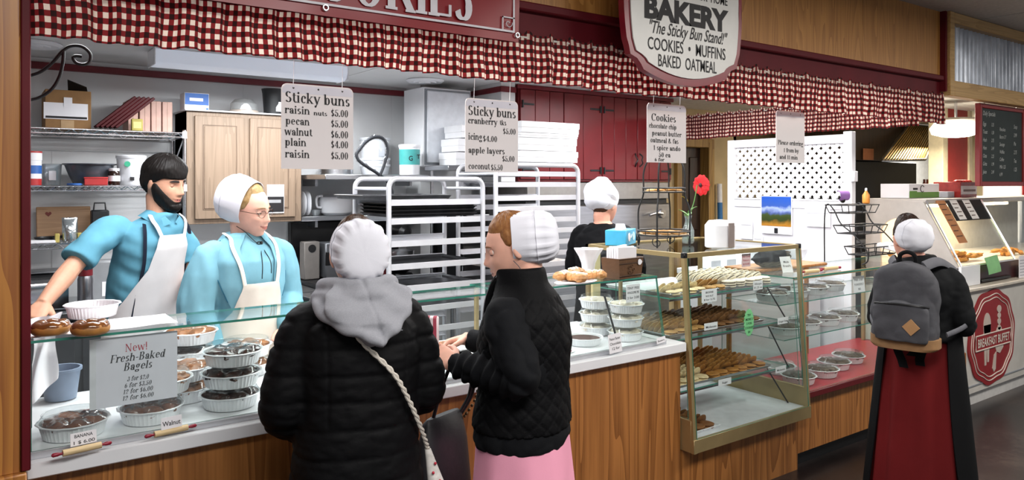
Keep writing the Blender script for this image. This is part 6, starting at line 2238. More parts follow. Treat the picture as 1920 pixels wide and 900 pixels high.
rowsA = [(.50, .225, .20, 0, 0), (.80, .192, .168, 0, -.005), (1.0, .178, .150, 0, -.01), (1.13, .188, .148, 0, -.012), (1.215, .182, .132, 0, -.01), (1.27, .135, .105, 0, -.012), (1.315, .085, .082, 0, -.012)]
tA = Torso(rowsA)


def coat():
    mb = MB()
    tA.loft(mb, .50, 1.315)
    for sg in (1, -1):
        a = armsA[sg]
        S_, E_, W_ = Vector(a['s']), Vector(a['e']), Vector(a['w'])
        sleeve(mb, [S_ + Vector((-sg * .08, 0, .005)), S_ + Vector((-sg * .012, 0, -.012)), S_.lerp(E_, .5), E_, E_.lerp(W_, .5), W_], [.05, .066, .073, .070, .062, .05])
    me = voxel(mb, .007, 16)

    def fn(c):
        q = (c[:, 2] + .012 * nz3(c, (5, 5, 3))) / .078
        f = np.abs((q % 1) * 2 - 1)
        d = .0085 * (1 - f ** 5) - .006
        vx = np.abs(np.abs(c[:, 0]) - .0)
        d -= .005 * np.exp(-(vx / .006) ** 2) * (c[:, 1] < -.05)
        d -= .004 * np.exp(-((np.abs(c[:, 0]) - .115) / .005) ** 2) * (np.abs(c[:, 1]) > .05) * (c[:, 2] > .95)
        return d * .75 + np.abs(nz3(c, (14, 14, 34), 3)) * .005 - .001 + nz3(c, (40, 40, 80), 9) * .002
    displace(me, fn)
    return link_mesh(me, 'coat', blackquilt, p1.body)


coat()


def hood():
    mb = MB()
    # rolled collar round the neck
    pts, rs = [], []
    for i in range(24):
        a = 2 * PI * i / 24
        back = max(0, -math.cos(a))
        pts.append((.098 * math.sin(a), -.005 + .095 * math.cos(a) - .02 * back, 1.305 + .018 * back - .03 * max(0, math.cos(a))))
    for k, (sc, dz, r) in enumerate(((1.0, 0.03, .026), (1.16, -.005, .032))):
        mb.tube([(p[0] * sc, p[1] * sc, p[2] + dz) for p in pts], [r] * 24, 12, closed=True)
    # the hood itself lies as a soft pointed bag on the upper back
    rings = []
    for z, w, y0, th in ((1.345, .085, -.095, .025), (1.32, .125, -.125, .035), (1.285, .135, -.15, .04), (1.25, .115, -.165, .042), (1.215, .075, -.168, .036), (1.19, .035, -.165, .026), (1.178, .010, -.16, .012)):
        rings.append([(w * math.cos(a), y0 + th * math.sin(a), z + .012 * abs(math.cos(a)) ** 2) for a in (2 * PI * i / 28 for i in range(28))])
    mb.loft(rings)
    mb.tube(smooth_path([(-.125, -.02, 1.300), (-.132, -.09, 1.290), (-.10, -.155, 1.255), (-.03, -.198, 1.222), (.035, -.205, 1.200)], 6), .019, 10)
    mb.tube(smooth_path([(.125, -.02, 1.315), (.13, -.09, 1.312), (.105, -.155, 1.275), (.06, -.195, 1.235), (.02, -.205, 1.205)], 6), .019, 10)
    me = voxel(mb, .005, 4)

    def fn(c):
        fold = np.sin((c[:, 2] * 80 + np.abs(c[:, 0]) * 55 + 3 * c[:, 0])) * .0028
        seam = -.004 * np.exp(-((c[:, 0] - .25 * (1.30 - c[:, 2])) / .005) ** 2) * (c[:, 1] < -.1)
        return fold * 1.3 + seam + nz3(c, (8, 8, 12), 2) * .002
    displace(me, fn)
    o = link_mesh(me, 'hood', fabric('grey_marl_jersey', '#94959b', bump=.4, var=.05, scale=260), p1.body)
    MB().tube(smooth_path([(-.10, -.125, 1.315), (-.04, -.185, 1.275), (.05, -.205, 1.235), (.085, -.195, 1.225)], 6), .0016, 6).build('seam', fabric('grey_seam', '#7f8087'), o)


hood()
mb = MB()
Torso([(.10, .26, .24, 0, 0), (.55, .20, .18, 0, 0)]).loft(mb, .10, .55)
mb.build('skirt', blackcloth, p1.body)
shoes(p1, .92)
# cross-body bag with a twisted cord
M1 = Matrix.Translation(loc1) @ Matrix.Rotation(rz1, 4, 'Z')
bagA = thing('crossbody_bag', 'small cream dotted cross-body bag on a twisted cord over the black coat', 'bag', M1 @ Vector((.245, -.155, .50)), rz1)
bl = Vector((.245, -.155, .50))
sp = [tA.pt(1.335 - .01, math.radians(215), .03), tA.pt(1.28, math.radians(203), .052), tA.pt(1.2, math.radians(186), .026), tA.pt(1.1, math.radians(165), .020), tA.pt(1.0, math.radians(145), .020), tA.pt(.9, math.radians(126), .020), tA.pt(.83, math.radians(112), .024)]
sp2 = smooth_path(sp, 14)
for ph in (0, PI):
    q = []
    for i, p in enumerate(sp2):
        a = i * .95 + ph
        q.append(p - bl + Vector((.0035 * math.cos(a), 0, .0035 * math.sin(a))))
    MB().tube(q, .0048, 7).build('cord', fabric('cream_cord', '#cfc8bd', var=.1), bagA)
m = MB()
e0 = sp[-1] - bl
m.loft([[(e0.x * (1 - t_) + .02 * t_ + w * math.cos(a), e0.y * (1 - t_) + h * math.sin(a), e0.z * (1 - t_) - .0 * t_) for a in (2 * PI * i / 20 for i in range(20))] for t_, w, h in ((0, .010, .008), (.12, .016, .012), (.3, .026, .018), (.5, .05, .028), (.8, .075, .034), (1, .08, .03))])
m.build('pouch', fabric('cream_dotted_cotton', '#cbc6c1', var=.15, scale=40), bagA)
for k in range(9):
    t_ = .12 + .075 * k
    MB().ball((e0.x * (1 - t_) + .02 * t_ + (-.006 if k % 2 else .008), e0.y * (1 - t_) - (.013 + .028 * t_), e0.z * (1 - t_)), .0045, 8, 6).build('red_bead', redink, bagA)

# ---- 2. customer in the quilted vest and pink skirt
loc2, rz2 = (1.475, 1.985, 0), math.radians(32)
armsB = {-1: dict(s=(-.165, 0, 1.235), e=(-.190, -.065, 1.055), w=(-.075, .215, 1.045), hd=(.15, .8, .35), hn=(.6, .1, -.5), ht=(.3, .3, 1), curl=(.5, .6, .4)),
         1: dict(s=(.165, .01, 1.235), e=(.235, .09, 1.03), w=(.225, .315, 1.065), hd=(-.55, .62, -.12), hn=(-.35, -.25, -.9), ht=(-.7, -.2, .25), curl=(.55, .75, .5), spread=.03, thumb=.2)}
p2 = Fig('woman in profile wearing a black quilted vest, white cap and pink skirt', loc2, rz2, .92, (0, .025, 1.435), (-15, 0, 19), dict(w=.072, d=.094, jaw=.24, cheek=.006, nose=.95), armsB, skin='#ebb49e')
p2.eyes(.85, (0, -.3), brow='#8a5a3c')
redhair = fabric('auburn_hair', '#98693d', rough=.5, scale=70, dark='#7a4a26', spec=.3)
p2.hair('hair', woman_hair(.009, .066, .040, .005, 4, -.07), redhair)
c2, Tm2, out2 = p2.cap(capwhite, [(-.004, 1.0), (.015, 1.01), (.045, 1.02), (.075, 1.02), (.076, .995), (.105, .97), (.128, .86), (.142, .66), (.147, .4), (.148, .05)], y0=-.002, tilt=10, zc=.02, rx=.083, rz=.096, pleats=34, amp=.0018)
MB().tube(smooth_path([Tm2 @ Vector((-.080, .004, -.055)), p2.hx @ Vector((-.070, .0, -.075)), Vector((-.062, .055, 1.325)), Vector((-.045, .085, 1.285))], 6), .0013, 5).build('cap_string', fabric('grey_string', '#55555b'), p2.body)
rowsB = [(.80, .182, .158, 0, 0), (.83, .186, .160, 0, 0), (1.0, .165, .142, 0, -.005), (1.13, .176, .148, 0, -.01), (1.215, .170, .130, 0, -.015), (1.275, .125, .105, 0, -.012), (1.315, .085, .088, 0, -.004), (1.372, .074, .082, 0, .012)]
tB = Torso(rowsB)
mb = MB()
tB.loft(mb, .86, 1.372)
me = voxel(mb, .006, 3)


def quilt(c):
    a = np.arctan2(c[:, 0], c[:, 1]) * .16
    u = np.abs((((a + c[:, 2]) / .055) % 1) * 2 - 1)
    v = np.abs((((a - c[:, 2]) / .055) % 1) * 2 - 1)
    d = .0045 * (1 - np.maximum(u, v) ** 6) - .003
    d *= (c[:, 2] < 1.28)
    return d + nz3(c, (13, 13, 20), 3) * .005


displace(me, quilt)
vest = link_mesh(me, 'vest', fabric('black_vest_nylon', '#08080a', rough=.7, spec=.12, bump=.5, bscale=150, bdist=.002), p2.body)
# open collar tips and zip edge
for sg in (1, -1):
    MB().tube(smooth_path([(sg * .046, .070, 1.338), (sg * .03, .098, 1.30), (sg * .018, .122, 1.22), (sg * .012, .139, 1.0), (sg * .010, .158, .87)], 6), [.011] * 13 + [.006] * 12, 8).build('zip_edge', blackcloth, vest)
MB().tube(smooth_path([(-.053, .068, 1.345), (-.036, .102, 1.305), (-.024, .130, 1.22), (-.018, .146, 1.0)], 6), .003, 6).build('zip', mat('zip_metal', '#9a9aa0', .35, .8), vest)
mb = MB()
tB.loft(mb, .80, 1.27, off=-.006)
for sg in (1, -1):
    a = armsB[sg]
    S_, E_, W_ = Vector(a['s']), Vector(a['e']), Vector(a['w'])
    sleeve(mb, [S_ + Vector((-sg * .08, 0, .005)), S_ + Vector((-sg * .012, 0, -.010)), S_.lerp(E_, .5), E_, E_.lerp(W_, .5), W_.lerp(E_, .04)], [.05, .064, .068, .064, .056, .040])
me = voxel(mb, .006, 12)


def jac(c):
    d = wrinkles(.007, (10, 14, 16), .002, (40, 40, 40), 6)(c)
    t_ = np.clip((c[:, 1] - .0) / .22, 0, 1)
    e_, w_ = np.array(armsB[-1]['e']), np.array(armsB[-1]['w'])
    q = np.clip(((c - e_) @ (w_ - e_)) / ((w_ - e_) @ (w_ - e_)), .1, 1)
    arm = np.linalg.norm(c - (e_ + q[:, None] * (w_ - e_)), axis=1) < .072
    return d + arm * .006 * np.sin(c[:, 1] * 150 + c[:, 2] * 60)


displace(me, jac)
jacket = link_mesh(me, 'jacket', fabric('black_fleece', '#101114', bump=.6, bscale=500), p2.body)
sk = MB()


def skirt_fn(u, w):
    a = 2 * PI * u
    z = .83 - .74 * w
    r = 1 + .40 * w + (.035 * math.cos(a * 9) * min(1, w * 3) + .03 * math.copysign(abs(math.sin(a * 5 + 1)) ** .4, math.sin(a * 5 + 1)) * min(1, w * 2))
    return (.172 * r * math.sin(a), -.002 + .150 * r * math.cos(a), z)


sk.grid(skirt_fn, 120, 24)
sk.build('skirt', fabric('pink_cotton', '#e79db4', var=.04, scale=5), p2.body, angle=80)
shoes(p2, .92)
M2 = Matrix.Translation(loc2) @ Matrix.Rotation(rz2, 4, 'Z')
# striped wallet in her hand
wl = thing('striped_wallet', 'red and white striped wallet held open between the two customers', 'wallet', M2 @ Vector((-.035, .345, 1.085)), rz2 + .25)
m = MB()
m.box(-.012, .012, -.045, .045, 0, .105, .008)
m.x = Matrix.Rotation(math.radians(-24), 4, 'Z')
wallet_m = NT('striped_cotton')
v_ = wallet_m.coord('Object')
wv_ = wallet_m.n('ShaderNodeTexWave', Scale=13.0)
wv_.bands_direction = 'Y'
wallet_m.l(v_, wv_.inputs['Vector'])
wallet_m.l(wallet_m.ramp(wv_.outputs[0], [(.47, '#e9dcdf'), (.53, '#b04a5c')]), wallet_m.b.inputs['Base Color'])
m2_ = MB().box(-.014, .010, -.047, .047, 0, .108, .006)
m2_.build('cover', wallet_m.m, wl)
MB().box(.012, .016, -.044, .044, .004, .1, .001).build('inner_flap', paper, wl)
# bunch of keys under the fingers
kr = thing('key_ring', 'brass keys on a ring hanging from the bare hand', 'keys', M2 @ Vector((.14, .372, 1.0)))
MB().tube([(.014 * math.cos(a), 0, .030 + .014 * math.sin(a)) for a in (2 * PI * i / 16 for i in range(16))], .0015, 6, closed=True).build('ring', mat('brass', '#a77b33', .3, 1), kr)
for k in range(3):
    q = MB().box(-.003, .003, -.001, .001, -.035, .02, .0008).cyl((0, -.0015, .014), (0, .0015, .014), .010, n=14)
    q.build('key', mat('brass'), kr).rotation_euler = (.1 * k, -.35 + .35 * k, .3 * k)

# dark handbag on her forearm
hb = thing('dark_handbag', 'dark patterned handbag with chain strap hanging between the two customers', 'bag', (1.335, 2.265, .44), math.radians(20))
m = MB()
m.loft([[(w * math.copysign(abs(math.cos(a)) ** .7, math.cos(a)), h * math.sin(a), z) for a in (2 * PI * i / 28 for i in range(28))] for z, w, h in ((0, .10, .045), (.02, .125, .062), (.15, .13, .065), (.3, .118, .05), (.385, .10, .028), (.40, .085, .012))])
m.build('bag_body', fabric('embossed_dark_leather', '#2a282c', rough=.45, bump=.9, bscale=55, spec=.5), hb)
for dx in (-.0, .018):
    MB().tube(smooth_path([(.08 + dx, 0, .37), (.115 + dx, -.03, .45), (.10 + dx, -.05, .56), (.045 + dx, -.055, .615), (.0, -.05, .60), (-.03, -.02, .5), (-.05, 0, .40)], 7), .0065, 8).build('strap', shoem, hb)
m = MB()
for k, p in enumerate(smooth_path([(.10, -.02, .37), (.13, -.05, .44), (.12, -.065, .54), (.08, -.07, .60)], 5)):
    m.ball(p, .0058, 8, 6)
m.build('chain', mat('old_brass_chain', '#6c5c44', .35, .9), hb)

# ---- 3. customer with the grey backpack
loc3, rz3 = (3.76, 1.795, 0), math.radians(-79)
armsC = {1: dict(s=(.145, 0, 1.20), e=(.188, -.015, .985), w=(.16, .18, .945), hd=(-.2, .9, .1), hn=(-.8, 0, -.4), ht=(-.3, .2, 1), curl=(.6, .8, .5)),
         -1: dict(s=(-.145, 0, 1.20), e=(-.185, -.02, .97), w=(-.14, .18, .93), hd=(.2, .9, .1), hn=(.8, 0, -.4), ht=(.3, .2, 1), curl=(.6, .8, .5))}
p3 = Fig('woman in a black jacket and red skirt wearing a grey backpack by the pie case', loc3, rz3, .9, (-.05, -.002, 1.372), (-6, 0, 42), dict(w=.066, d=.084, cheek=.006), armsC, skin='#d69a86')
p3.eyes()
p3.hair('hair', woman_hair(.012, .058, .04, .004, 8, -.075), fabric('dark_hair', '#2a1d18', rough=.45, scale=60))
p3.cap(fabric('cap_pale_grey', '#cfcfd6', rough=.75), [(-.0, .97), (.015, .98), (.05, 1.0), (.08, .98), (.10, .90), (.115, .76), (.124, .56), (.127, .32), (.128, .05)], y0=-.006, tilt=8, zc=.016, rx=.076, rz=.089, pleats=20, amp=.002)
rowsC = [(.90, .172, .145, 0, 0), (1.0, .158, .130, 0, 0), (1.12, .172, .138, 0, -.01), (1.19, .166, .122, 0, -.012), (1.24, .12, .098, 0, -.012), (1.275, .08, .082, 0, -.008), (1.30, .066, .07, 0, -.004)]
tC = Torso(rowsC)
mb = MB()
tC.loft(mb, .90, 1.30)
for sg in (1, -1):
    a = armsC[sg]
    S_, E_, W_ = Vector(a['s']), Vector(a['e']), Vector(a['w'])
    sleeve(mb, [S_ + Vector((-sg * .08, 0, .005)), S_ + Vector((-sg * .012, 0, -.010)), S_.lerp(E_, .5), E_, E_.lerp(W_, .5), W_], [.045, .055, .058, .054, .048, .040])
me = voxel(mb, .0065, 12)
displace(me, wrinkles(.005, (12, 12, 18), .002, (40, 40, 40), 11))
link_mesh(me, 'jacket', blackknit, p3.body)


def skirt3(u, w):
    a = 2 * PI * u
    z = .94 - .82 * w
    r = 1 + .42 * w + .075 * math.cos(a * 11 + .8 * math.sin(a * 3)) * min(1, w * 2.5)
    return (.158 * r * math.sin(a), .132 * r * math.cos(a), z)


MB().grid(skirt3, 140, 24).build('skirt', fabric('dark_red_cotton', '#601416', var=.08, scale=5), p3.body, angle=80)
apr = MB()
rr_ = []
for j in range(25):
    w = j / 24
    z = .955 - .86 * w
    lo_, hi_ = -136 + 10 * w, 128 - 8 * w + 6 * math.sin(w * 3)
    A_, B_ = [], []
    for i in range(61):
        a = math.radians(lo_ + (hi_ - lo_) * i / 60)
        r = 1 + .47 * w + .03 * math.cos(a * 7 + 1) * min(1, w * 2.5)
        A_.append((.176 * r * math.sin(a), .150 * r * math.cos(a), z))
        B_.append((.172 * r * math.sin(a), .146 * r * math.cos(a), z))
    rr_.append(A_ + B_[::-1])
apr.loft(rr_)
apr.build('apron', blackcloth, p3.body, angle=70)
for x, l in ((-.045, .13), (.06, .11), (.0, .07)):
    MB().loft([[(x + i * .02 + .02 * math.sin(t_ * 3 + x * 40), -.160 - .01 * t_ + j * .004, .902 - l * t_) for i, j in ((-1, 0), (1, 0), (1, 1), (-1, 1))] for t_ in (0, .25, .5, .75, 1)]).build('apron_tie', blackcloth, p3.body)
shoes(p3, .9)
M3_ = Matrix.Translation(loc3) @ Matrix.Rotation(rz3, 4, 'Z')
bp = thing('backpack', 'worn grey backpack with tan base and leather diamond patch', 'backpack', M3_ @ Vector((0.0, -.158, .89)), rz3)
bp.scale = (1.12, 1.05, 1.05)
greycanvas = fabric('grey_canvas', '#47474b', rough=.8, bump=.6, bscale=120, var=.12)
tanleather = mat('tan_suede', '#8a6743', .75, var=.12, bump=.3)


def packshape(w, d, h, y, z0, top=.09, cut=None, n=30):
    rings = []
    for j in range(15):
        q = j / 14
        z = z0 + h * q
        k = 1.0
        if q > 1 - top / h * 1.2:
            u = (q - (1 - top / h * 1.2)) / (top / h * 1.2)
            k = math.sqrt(max(0.02, 1 - u * u * .97))
        lo_ = .9 + .1 * min(1, q * 5)
        rings.append([(w / 2 * k * lo_ * math.copysign(abs(math.cos(a)) ** .62, math.cos(a)), y + d / 2 * (.55 + .45 * k) * math.copysign(abs(math.sin(a)) ** .72, math.sin(a)), z) for a in (2 * PI * i / n for i in range(n))])
    return rings


m = MB().loft(packshape(.255, .145, .375, -.08, .0))
me = voxel(m, .006, 3)
displace(me, wrinkles(.009, (8, 8, 10), .002, (30, 30, 30), 4))
bpm = link_mesh(me, 'main_compartment', greycanvas, bp)
m = MB().loft(packshape(.215, .07, .175, -.155, .035, .03))
me = voxel(m, .005, 3)
displace(me, wrinkles(.007, (9, 9, 12), .002, (30, 30, 30), 14))
pk = link_mesh(me, 'front_pocket', greycanvas, bp)
MB().tube(smooth_path([(-.102, -.142, .188), (-.082, -.18, .196), (0, -.192, .200), (.082, -.18, .196), (.102, -.142, .188)], 6), .004, 7).build('pocket_zip', black, pk)
MB().tube(smooth_path([(-.12, -.09, .20), (-.108, -.112, .29), (-.055, -.122, .348), (0, -.125, .358), (.055, -.122, .348), (.108, -.112, .29), (.12, -.09, .20)], 6), .0035, 7).build('main_zip', black, bpm)
m = MB().loft([r_ for r_ in packshape(.262, .158, .055, -.082, -.004, .0001)[:14]])
m.build('base', tanleather, bp)
m = MB().prism([(0, -.036), (.033, 0), (0, .036), (-.033, 0)], -.1965, -.1925, 0, XZ)
m.x = None
o = m.build('leather_patch', mat('leather_patch', '#a0784f', .6), bp)
o.location = (.05, 0, .105)
MB().tube(smooth_path([(-.03, -.045, .36), (-.028, -.05, .40), (0, -.05, .415), (.028, -.05, .40), (.03, -.045, .36)], 5), .009, 8).build('top_handle', blackcloth, bp)
for sg in (1, -1):
    MB().tube(smooth_path([(sg * .06, -.03, .355), (sg * .09, .05, .372), (sg * .105, .15, .352), (sg * .125, .285, .29), (sg * .165, .26, .17), (sg * .19, .11, .10), (sg * .14, -.02, .06)], 7), [.022] * 20 + [.022] * 16 + [.012] * 7, 8, flat=.35, up=(0, -1, 0)).build('shoulder_strap', fabric('grey_strap', '#5b5b60'), bp)

# ---- 4. baker in the blue polo shirt
loc4, rz4 = (.645, 3.93, 0), math.radians(-143)
armsD = {1: dict(s=(.195, .0, 1.445), e=(.385, .005, 1.285), w=(.56, .055, 1.165), hd=(.72, .25, -.5), hn=(-.3, -.3, -.85), ht=(-.4, .9, .0), curl=(.45, .6, .4), hk=1.05),
         -1: dict(s=(-.17, .06, 1.43), e=(-.20, .125, 1.20), w=(-.05, .255, 1.085), hd=(.4, .6, -.55), hn=(.3, -.3, -.9), ht=(.8, .2, 0), curl=(.35, .45, .3), hk=1.05)}
def lean4(p):
    q = Vector(p)
    u = max(0, (q.z - .95) / .5)
    q.y += .085 * u * u
    q.x += -.035 * u
    return q


p4 = Fig('bearded baker in a light blue polo shirt and white apron reaching sideways', loc4, rz4, 1.04, (-.045, .10, 1.652), (-13, 3, 0), dict(w=.077, d=.099, jaw=.22, cheek=.002, nose=1.12), armsD, skin='#d09c82', lean=lean4)
p4.eyes(.88, (0, -.35), brow='#20150f', bt=.0036)
darkhair = fabric('black_brown_hair', '#120d0b', rough=.55, scale=80, spec=.25, sheen=0)


def man_hair(x, y, z, th, ph):
    st = strand(3, .002)(x, y, z, th, ph)
    fr = sstep(.0, .06, y)
    edge = .034 * fr + (-.062) * sstep(.0, -.05, y) + .002 * (1 - fr)
    m_ = sstep(edge - .004, edge + .006, z)
    m3 = sstep(edge, edge + .045, z)
    t_ = .006 + .010 * m3 + .010 * sstep(.02, .07, z) * sstep(.09, .05, y) + .003 * fr
    return -.006 + (t_ + .006) * m_ + st * (m_ > .5)


p4.hair('hair', man_hair, darkhair)


def beard(x, y, z, th, ph):
    st = strand(13, .0016)(x, y, z, th, ph)
    zl = np.interp(y, [-.02, .005, .028, .05, .075, .095, .105], [-.02, .010, .004, -.018, -.046, -.073, -.080])
    m_ = sstep(zl + .006, zl - .008, z) * sstep(-.012, .006, y)
    m3 = sstep(zl, zl - .035, z) * sstep(-.012, .03, y)
    ch = .012 * np.exp(-((z + .11) / .028) ** 2) * sstep(.03, .07, y)
    return -.004 + .0065 * m_ + (.009 + ch) * m3 + st * m3


p4.hair('beard', beard, darkhair)


rowsD = [(.92, .168, .122, 0, 0), (1.03, .162, .118, 0, 0), (1.2, .178, .126, 0, -.005), (1.35, .188, .122, 0, -.01), (1.425, .178, .10, 0, -.02), (1.475, .12, .078, 0, -.02), (1.505, .075, .068, 0, -.015)]
tD = Torso(rowsD, lean4)
mb = MB()
tD.loft(mb, .98, 1.505)
S_, E_ = Vector(armsD[1]['s']), Vector(armsD[1]['e'])
sleeve(mb, [S_ + Vector((-.10, 0, .0)), S_ + Vector((-.02, 0, -.015)), S_.lerp(E_, .45), S_.lerp(E_, .84)], [.05, .066, .068, .071])
S_, E_ = Vector(armsD[-1]['s']), Vector(armsD[-1]['e'])
sleeve(mb, [S_ + Vector((.10, 0, 0)), S_ + Vector((.02, 0, -.015)), S_.lerp(E_, .4), S_.lerp(E_, .78)], [.05, .070, .072, .072])
me = voxel(mb, .0065, 12)
displace(me, lambda c: nz3(c + .4 * c[:, [2, 0, 1]], (8, 8, 17), 21) * .012 + nz3(c, (30, 30, 18), 4) * .002)
shirt = link_mesh(me, 'polo_shirt', fabric('turquoise_polo', '#5e98ae', var=.05), p4.body)
for sg in (1, -1):
    m = MB()
    m.loft([[lean4(Vector(q)) for q in row] for row in (
        [(sg * .012, .075, 1.462), (sg * .016, .079, 1.458), (sg * .075, .055, 1.432), (sg * .072, .052, 1.437)],
        [(sg * .045, .055, 1.492), (sg * .049, .058, 1.488), (sg * .105, .03, 1.470), (sg * .10, .026, 1.474)],
        [(sg * .062, -.01, 1.518), (sg * .066, -.01, 1.514), (sg * .115, -.012, 1.490), (sg * .11, -.012, 1.495)],
        [(sg * .04, -.068, 1.525), (sg * .042, -.072, 1.521), (sg * .055, -.098, 1.494), (sg * .053, -.094, 1.498)],
        [(0, -.078, 1.528), (0, -.082, 1.524), (0, -.105, 1.496), (0, -.101, 1.500)])])
    m.build('collar', mat('turquoise_polo'), shirt, angle=60)
for sg, a0, a1 in ((1, 40, 74), (-1, -40, -74)):
    q = [tD.pt(z, math.radians(a), .010) for z, a in ((1.46, sg * 62), (1.40, sg * 46), (1.28, sg * 42), (1.15, sg * 46), (1.02, sg * 52))]
    MB().tube(smooth_path(q, 6), .012, 8, flat=.3, up=(0, 1, 0)).build('suspender', fabric('navy_webbing', '#1c2230'), p4.body)
ap = MB()
tD.panel(ap, [(1.405, -20, 22), (1.38, -22, 25), (1.25, -28, 34), (1.12, -42, 66), (1.03, -62, 96), (.95, -80, 105)], .014)
apo = ap.build('apron', fabric('white_apron', '#d5d2d3', var=.03), p4.body, angle=60)
for sg in (1, -1):
    q = [tD.pt(z, math.radians(a), .014) for z, a in ((1.40, sg * 19), (1.445, sg * 30), (1.475, sg * 48), (1.50, sg * 75))]
    MB().tube(smooth_path(q, 6), .011, 8, flat=.25, up=(0, 1, 0)).build('neck_strap', mat('white_apron'), apo)
lower = MB()
rr_ = []
for j in range(12):
    w = j / 11
    z = .955 - .40 * w
    rr_.append([((.196 + .02 * w) * math.sin(a) * s_, (.146 + .03 * w) * math.cos(a) * s_ + .0, z) for s_, rng in ((1, range(31)), (.975, range(30, -1, -1))) for a in (math.radians(-85 + 190 * i / 30) for i in rng)])
lower.loft(rr_)
lower.build('apron_skirt', mat('white_apron'), apo, angle=60)
navy = fabric('navy_trousers', '#161a24')
mb = MB()
mb.loft([[(.176 * math.cos(a), .124 * math.sin(a), z) for a in (2 * PI * i / 24 for i in range(24))] for z in (1.0, .85)])
for sg in (1, -1):
    mb.tube([(sg * .09, 0, .95), (sg * .095, .005, .7), (sg * .095, .01, .48), (sg * .092, -.01, .25), (sg * .092, -.015, .06)], [.098, .095, .076, .07, .068], 18)
link_mesh(voxel(mb, .008, 3), 'trousers', navy, p4.body)
shoes(p4, 1.04)

# ---- 5. young vendor with glasses behind the glass case
loc5, rz5 = (.985, 3.41, 0), math.radians(-166)
armsE = {1: dict(s=(.172, .0, 1.345), e=(.228, .005, 1.10), w=(.185, .06, .925), hd=(-.1, .2, -.95), hn=(-.7, .2, -.2), ht=(-.3, .9, .3), curl=(.3, .4, .3)),
         -1: dict(s=(-.172, .0, 1.345), e=(-.225, -.02, 1.11), w=(-.12, .165, 1.0), hd=(.6, .75, -.1), hn=(.1, -.3, -.9), ht=(.2, .5, .8), curl=(.3, .4, .3))}
p5 = Fig('smiling young woman with glasses in a light blue dress, cream apron and white cap', loc5, rz5, .985, (.0, .03, 1.532), (-11, 6, 26), dict(w=.072, d=.094, jaw=.22, cheek=.007, smile=1, nose=.9, ear=.7), armsE, skin='#e6b3a0')
p5.eyes(.62, (-.25, -.25), brow='#8a6a4a', bt=.0017)
blonde = fabric('blonde_hair', '#a68b60', rough=.45, scale=70, dark='#86673a', spec=.4)
p5.hair('hair', woman_hair(.011, .084, .044, .010, 2, -.045), blonde)
c5, Tm5, out5 = p5.cap(capwhite, [(-.018, 1.0), (.01, 1.02), (.05, 1.05), (.085, 1.02), (.115, .90), (.135, .70), (.146, .45), (.150, .2), (.151, .04)], y0=-.004, tilt=-8, zc=.020, rx=.085, rz=.113, pleats=14, amp=.002)
hx = p5.hx
thin = mat('spectacle_metal', '#5a4038', .3, .8)
gl_ = bpy.data.objects.new('spectacles', None)
m = MB()
for sg in (1, -1):
    c = Vector((sg * .031, .097, .001))
    pts = [hx @ (c + Vector((.0225 * math.copysign(abs(math.cos(a)) ** .8, math.cos(a)), -.007 * abs(math.cos(a)) * (1 if math.cos(a) * sg > 0 else .3), .0155 * math.sin(a)))) for a in (2 * PI * i / 26 for i in range(26))]
    m.tube(pts, .0011, 6, closed=True)
    m.tube([hx @ Vector((sg * .053, .091, .004)), hx @ Vector((sg * .068, .06, .006)), hx @ Vector((sg * .078, .0, .006))], .0012, 6)
m.tube(smooth_path([hx @ Vector((-.009, .098, .003)), hx @ Vector((0, .102, .006)), hx @ Vector((.009, .098, .003))], 4), .0011, 6)
bpy.data.objects.remove(gl_)
spo = m.build('spectacles', thin, p5.body)
for sg in (1, -1):
    c = Vector((sg * .031, .0965, .001))
    ln = MB()
    ln.add([hx @ (c + Vector((.0215 * math.cos(a), -.004 * abs(math.cos(a)), .0148 * math.sin(a)))) for a in (2 * PI * i / 22 for i in range(22))], [tuple(range(22))])
    ln.build('lens', clear, spo)
rowsE = [(.80, .185, .15, 0, 0), (.95, .165, .135, 0, 0), (1.07, .140, .115, 0, 0), (1.2, .165, .128, 0, .004), (1.31, .170, .122, 0, 0), (1.365, .155, .098, 0, -.01), (1.405, .10, .08, 0, -.012), (1.435, .068, .066, 0, -.008)]
tE = Torso(rowsE)
mb = MB()
tE.loft(mb, .82, 1.43)
S_, E_, W_ = (Vector(armsE[1][q]) for q in 'sew')
sleeve(mb, [S_ + Vector((-.08, 0, -.005)), S_ + Vector((-.008, 0, -.01)), S_.lerp(E_, .4), E_, E_.lerp(W_, .6), W_], [.045, .062, .078, .078, .072, .058])
S_, E_, W_ = (Vector(armsE[-1][q]) for q in 'sew')
sleeve(mb, [S_ + Vector((.08, 0, -.005)), S_ + Vector((.008, 0, -.01)), S_.lerp(E_, .4), E_, E_.lerp(W_, .6), W_], [.045, .064, .080, .080, .066, .045])
me = voxel(mb, .006, 10)
displace(me, lambda c: nz3(c, (26, 26, 4), 31) * .007 + nz3(c, (9, 9, 14), 8) * .004)
dr = link_mesh(me, 'dress', bluecotton, p5.body)
W_ = Vector(armsE[1]['w'])
d_ = (W_ - Vector(armsE[1]['e'])).normalized()
MB().tube([W_ - d_ * .03, W_ - d_ * .028, W_ + d_ * .012, W_ + d_ * .016], [.050, .060, .062, .052], 20).build('cuff', bluecotton, dr)
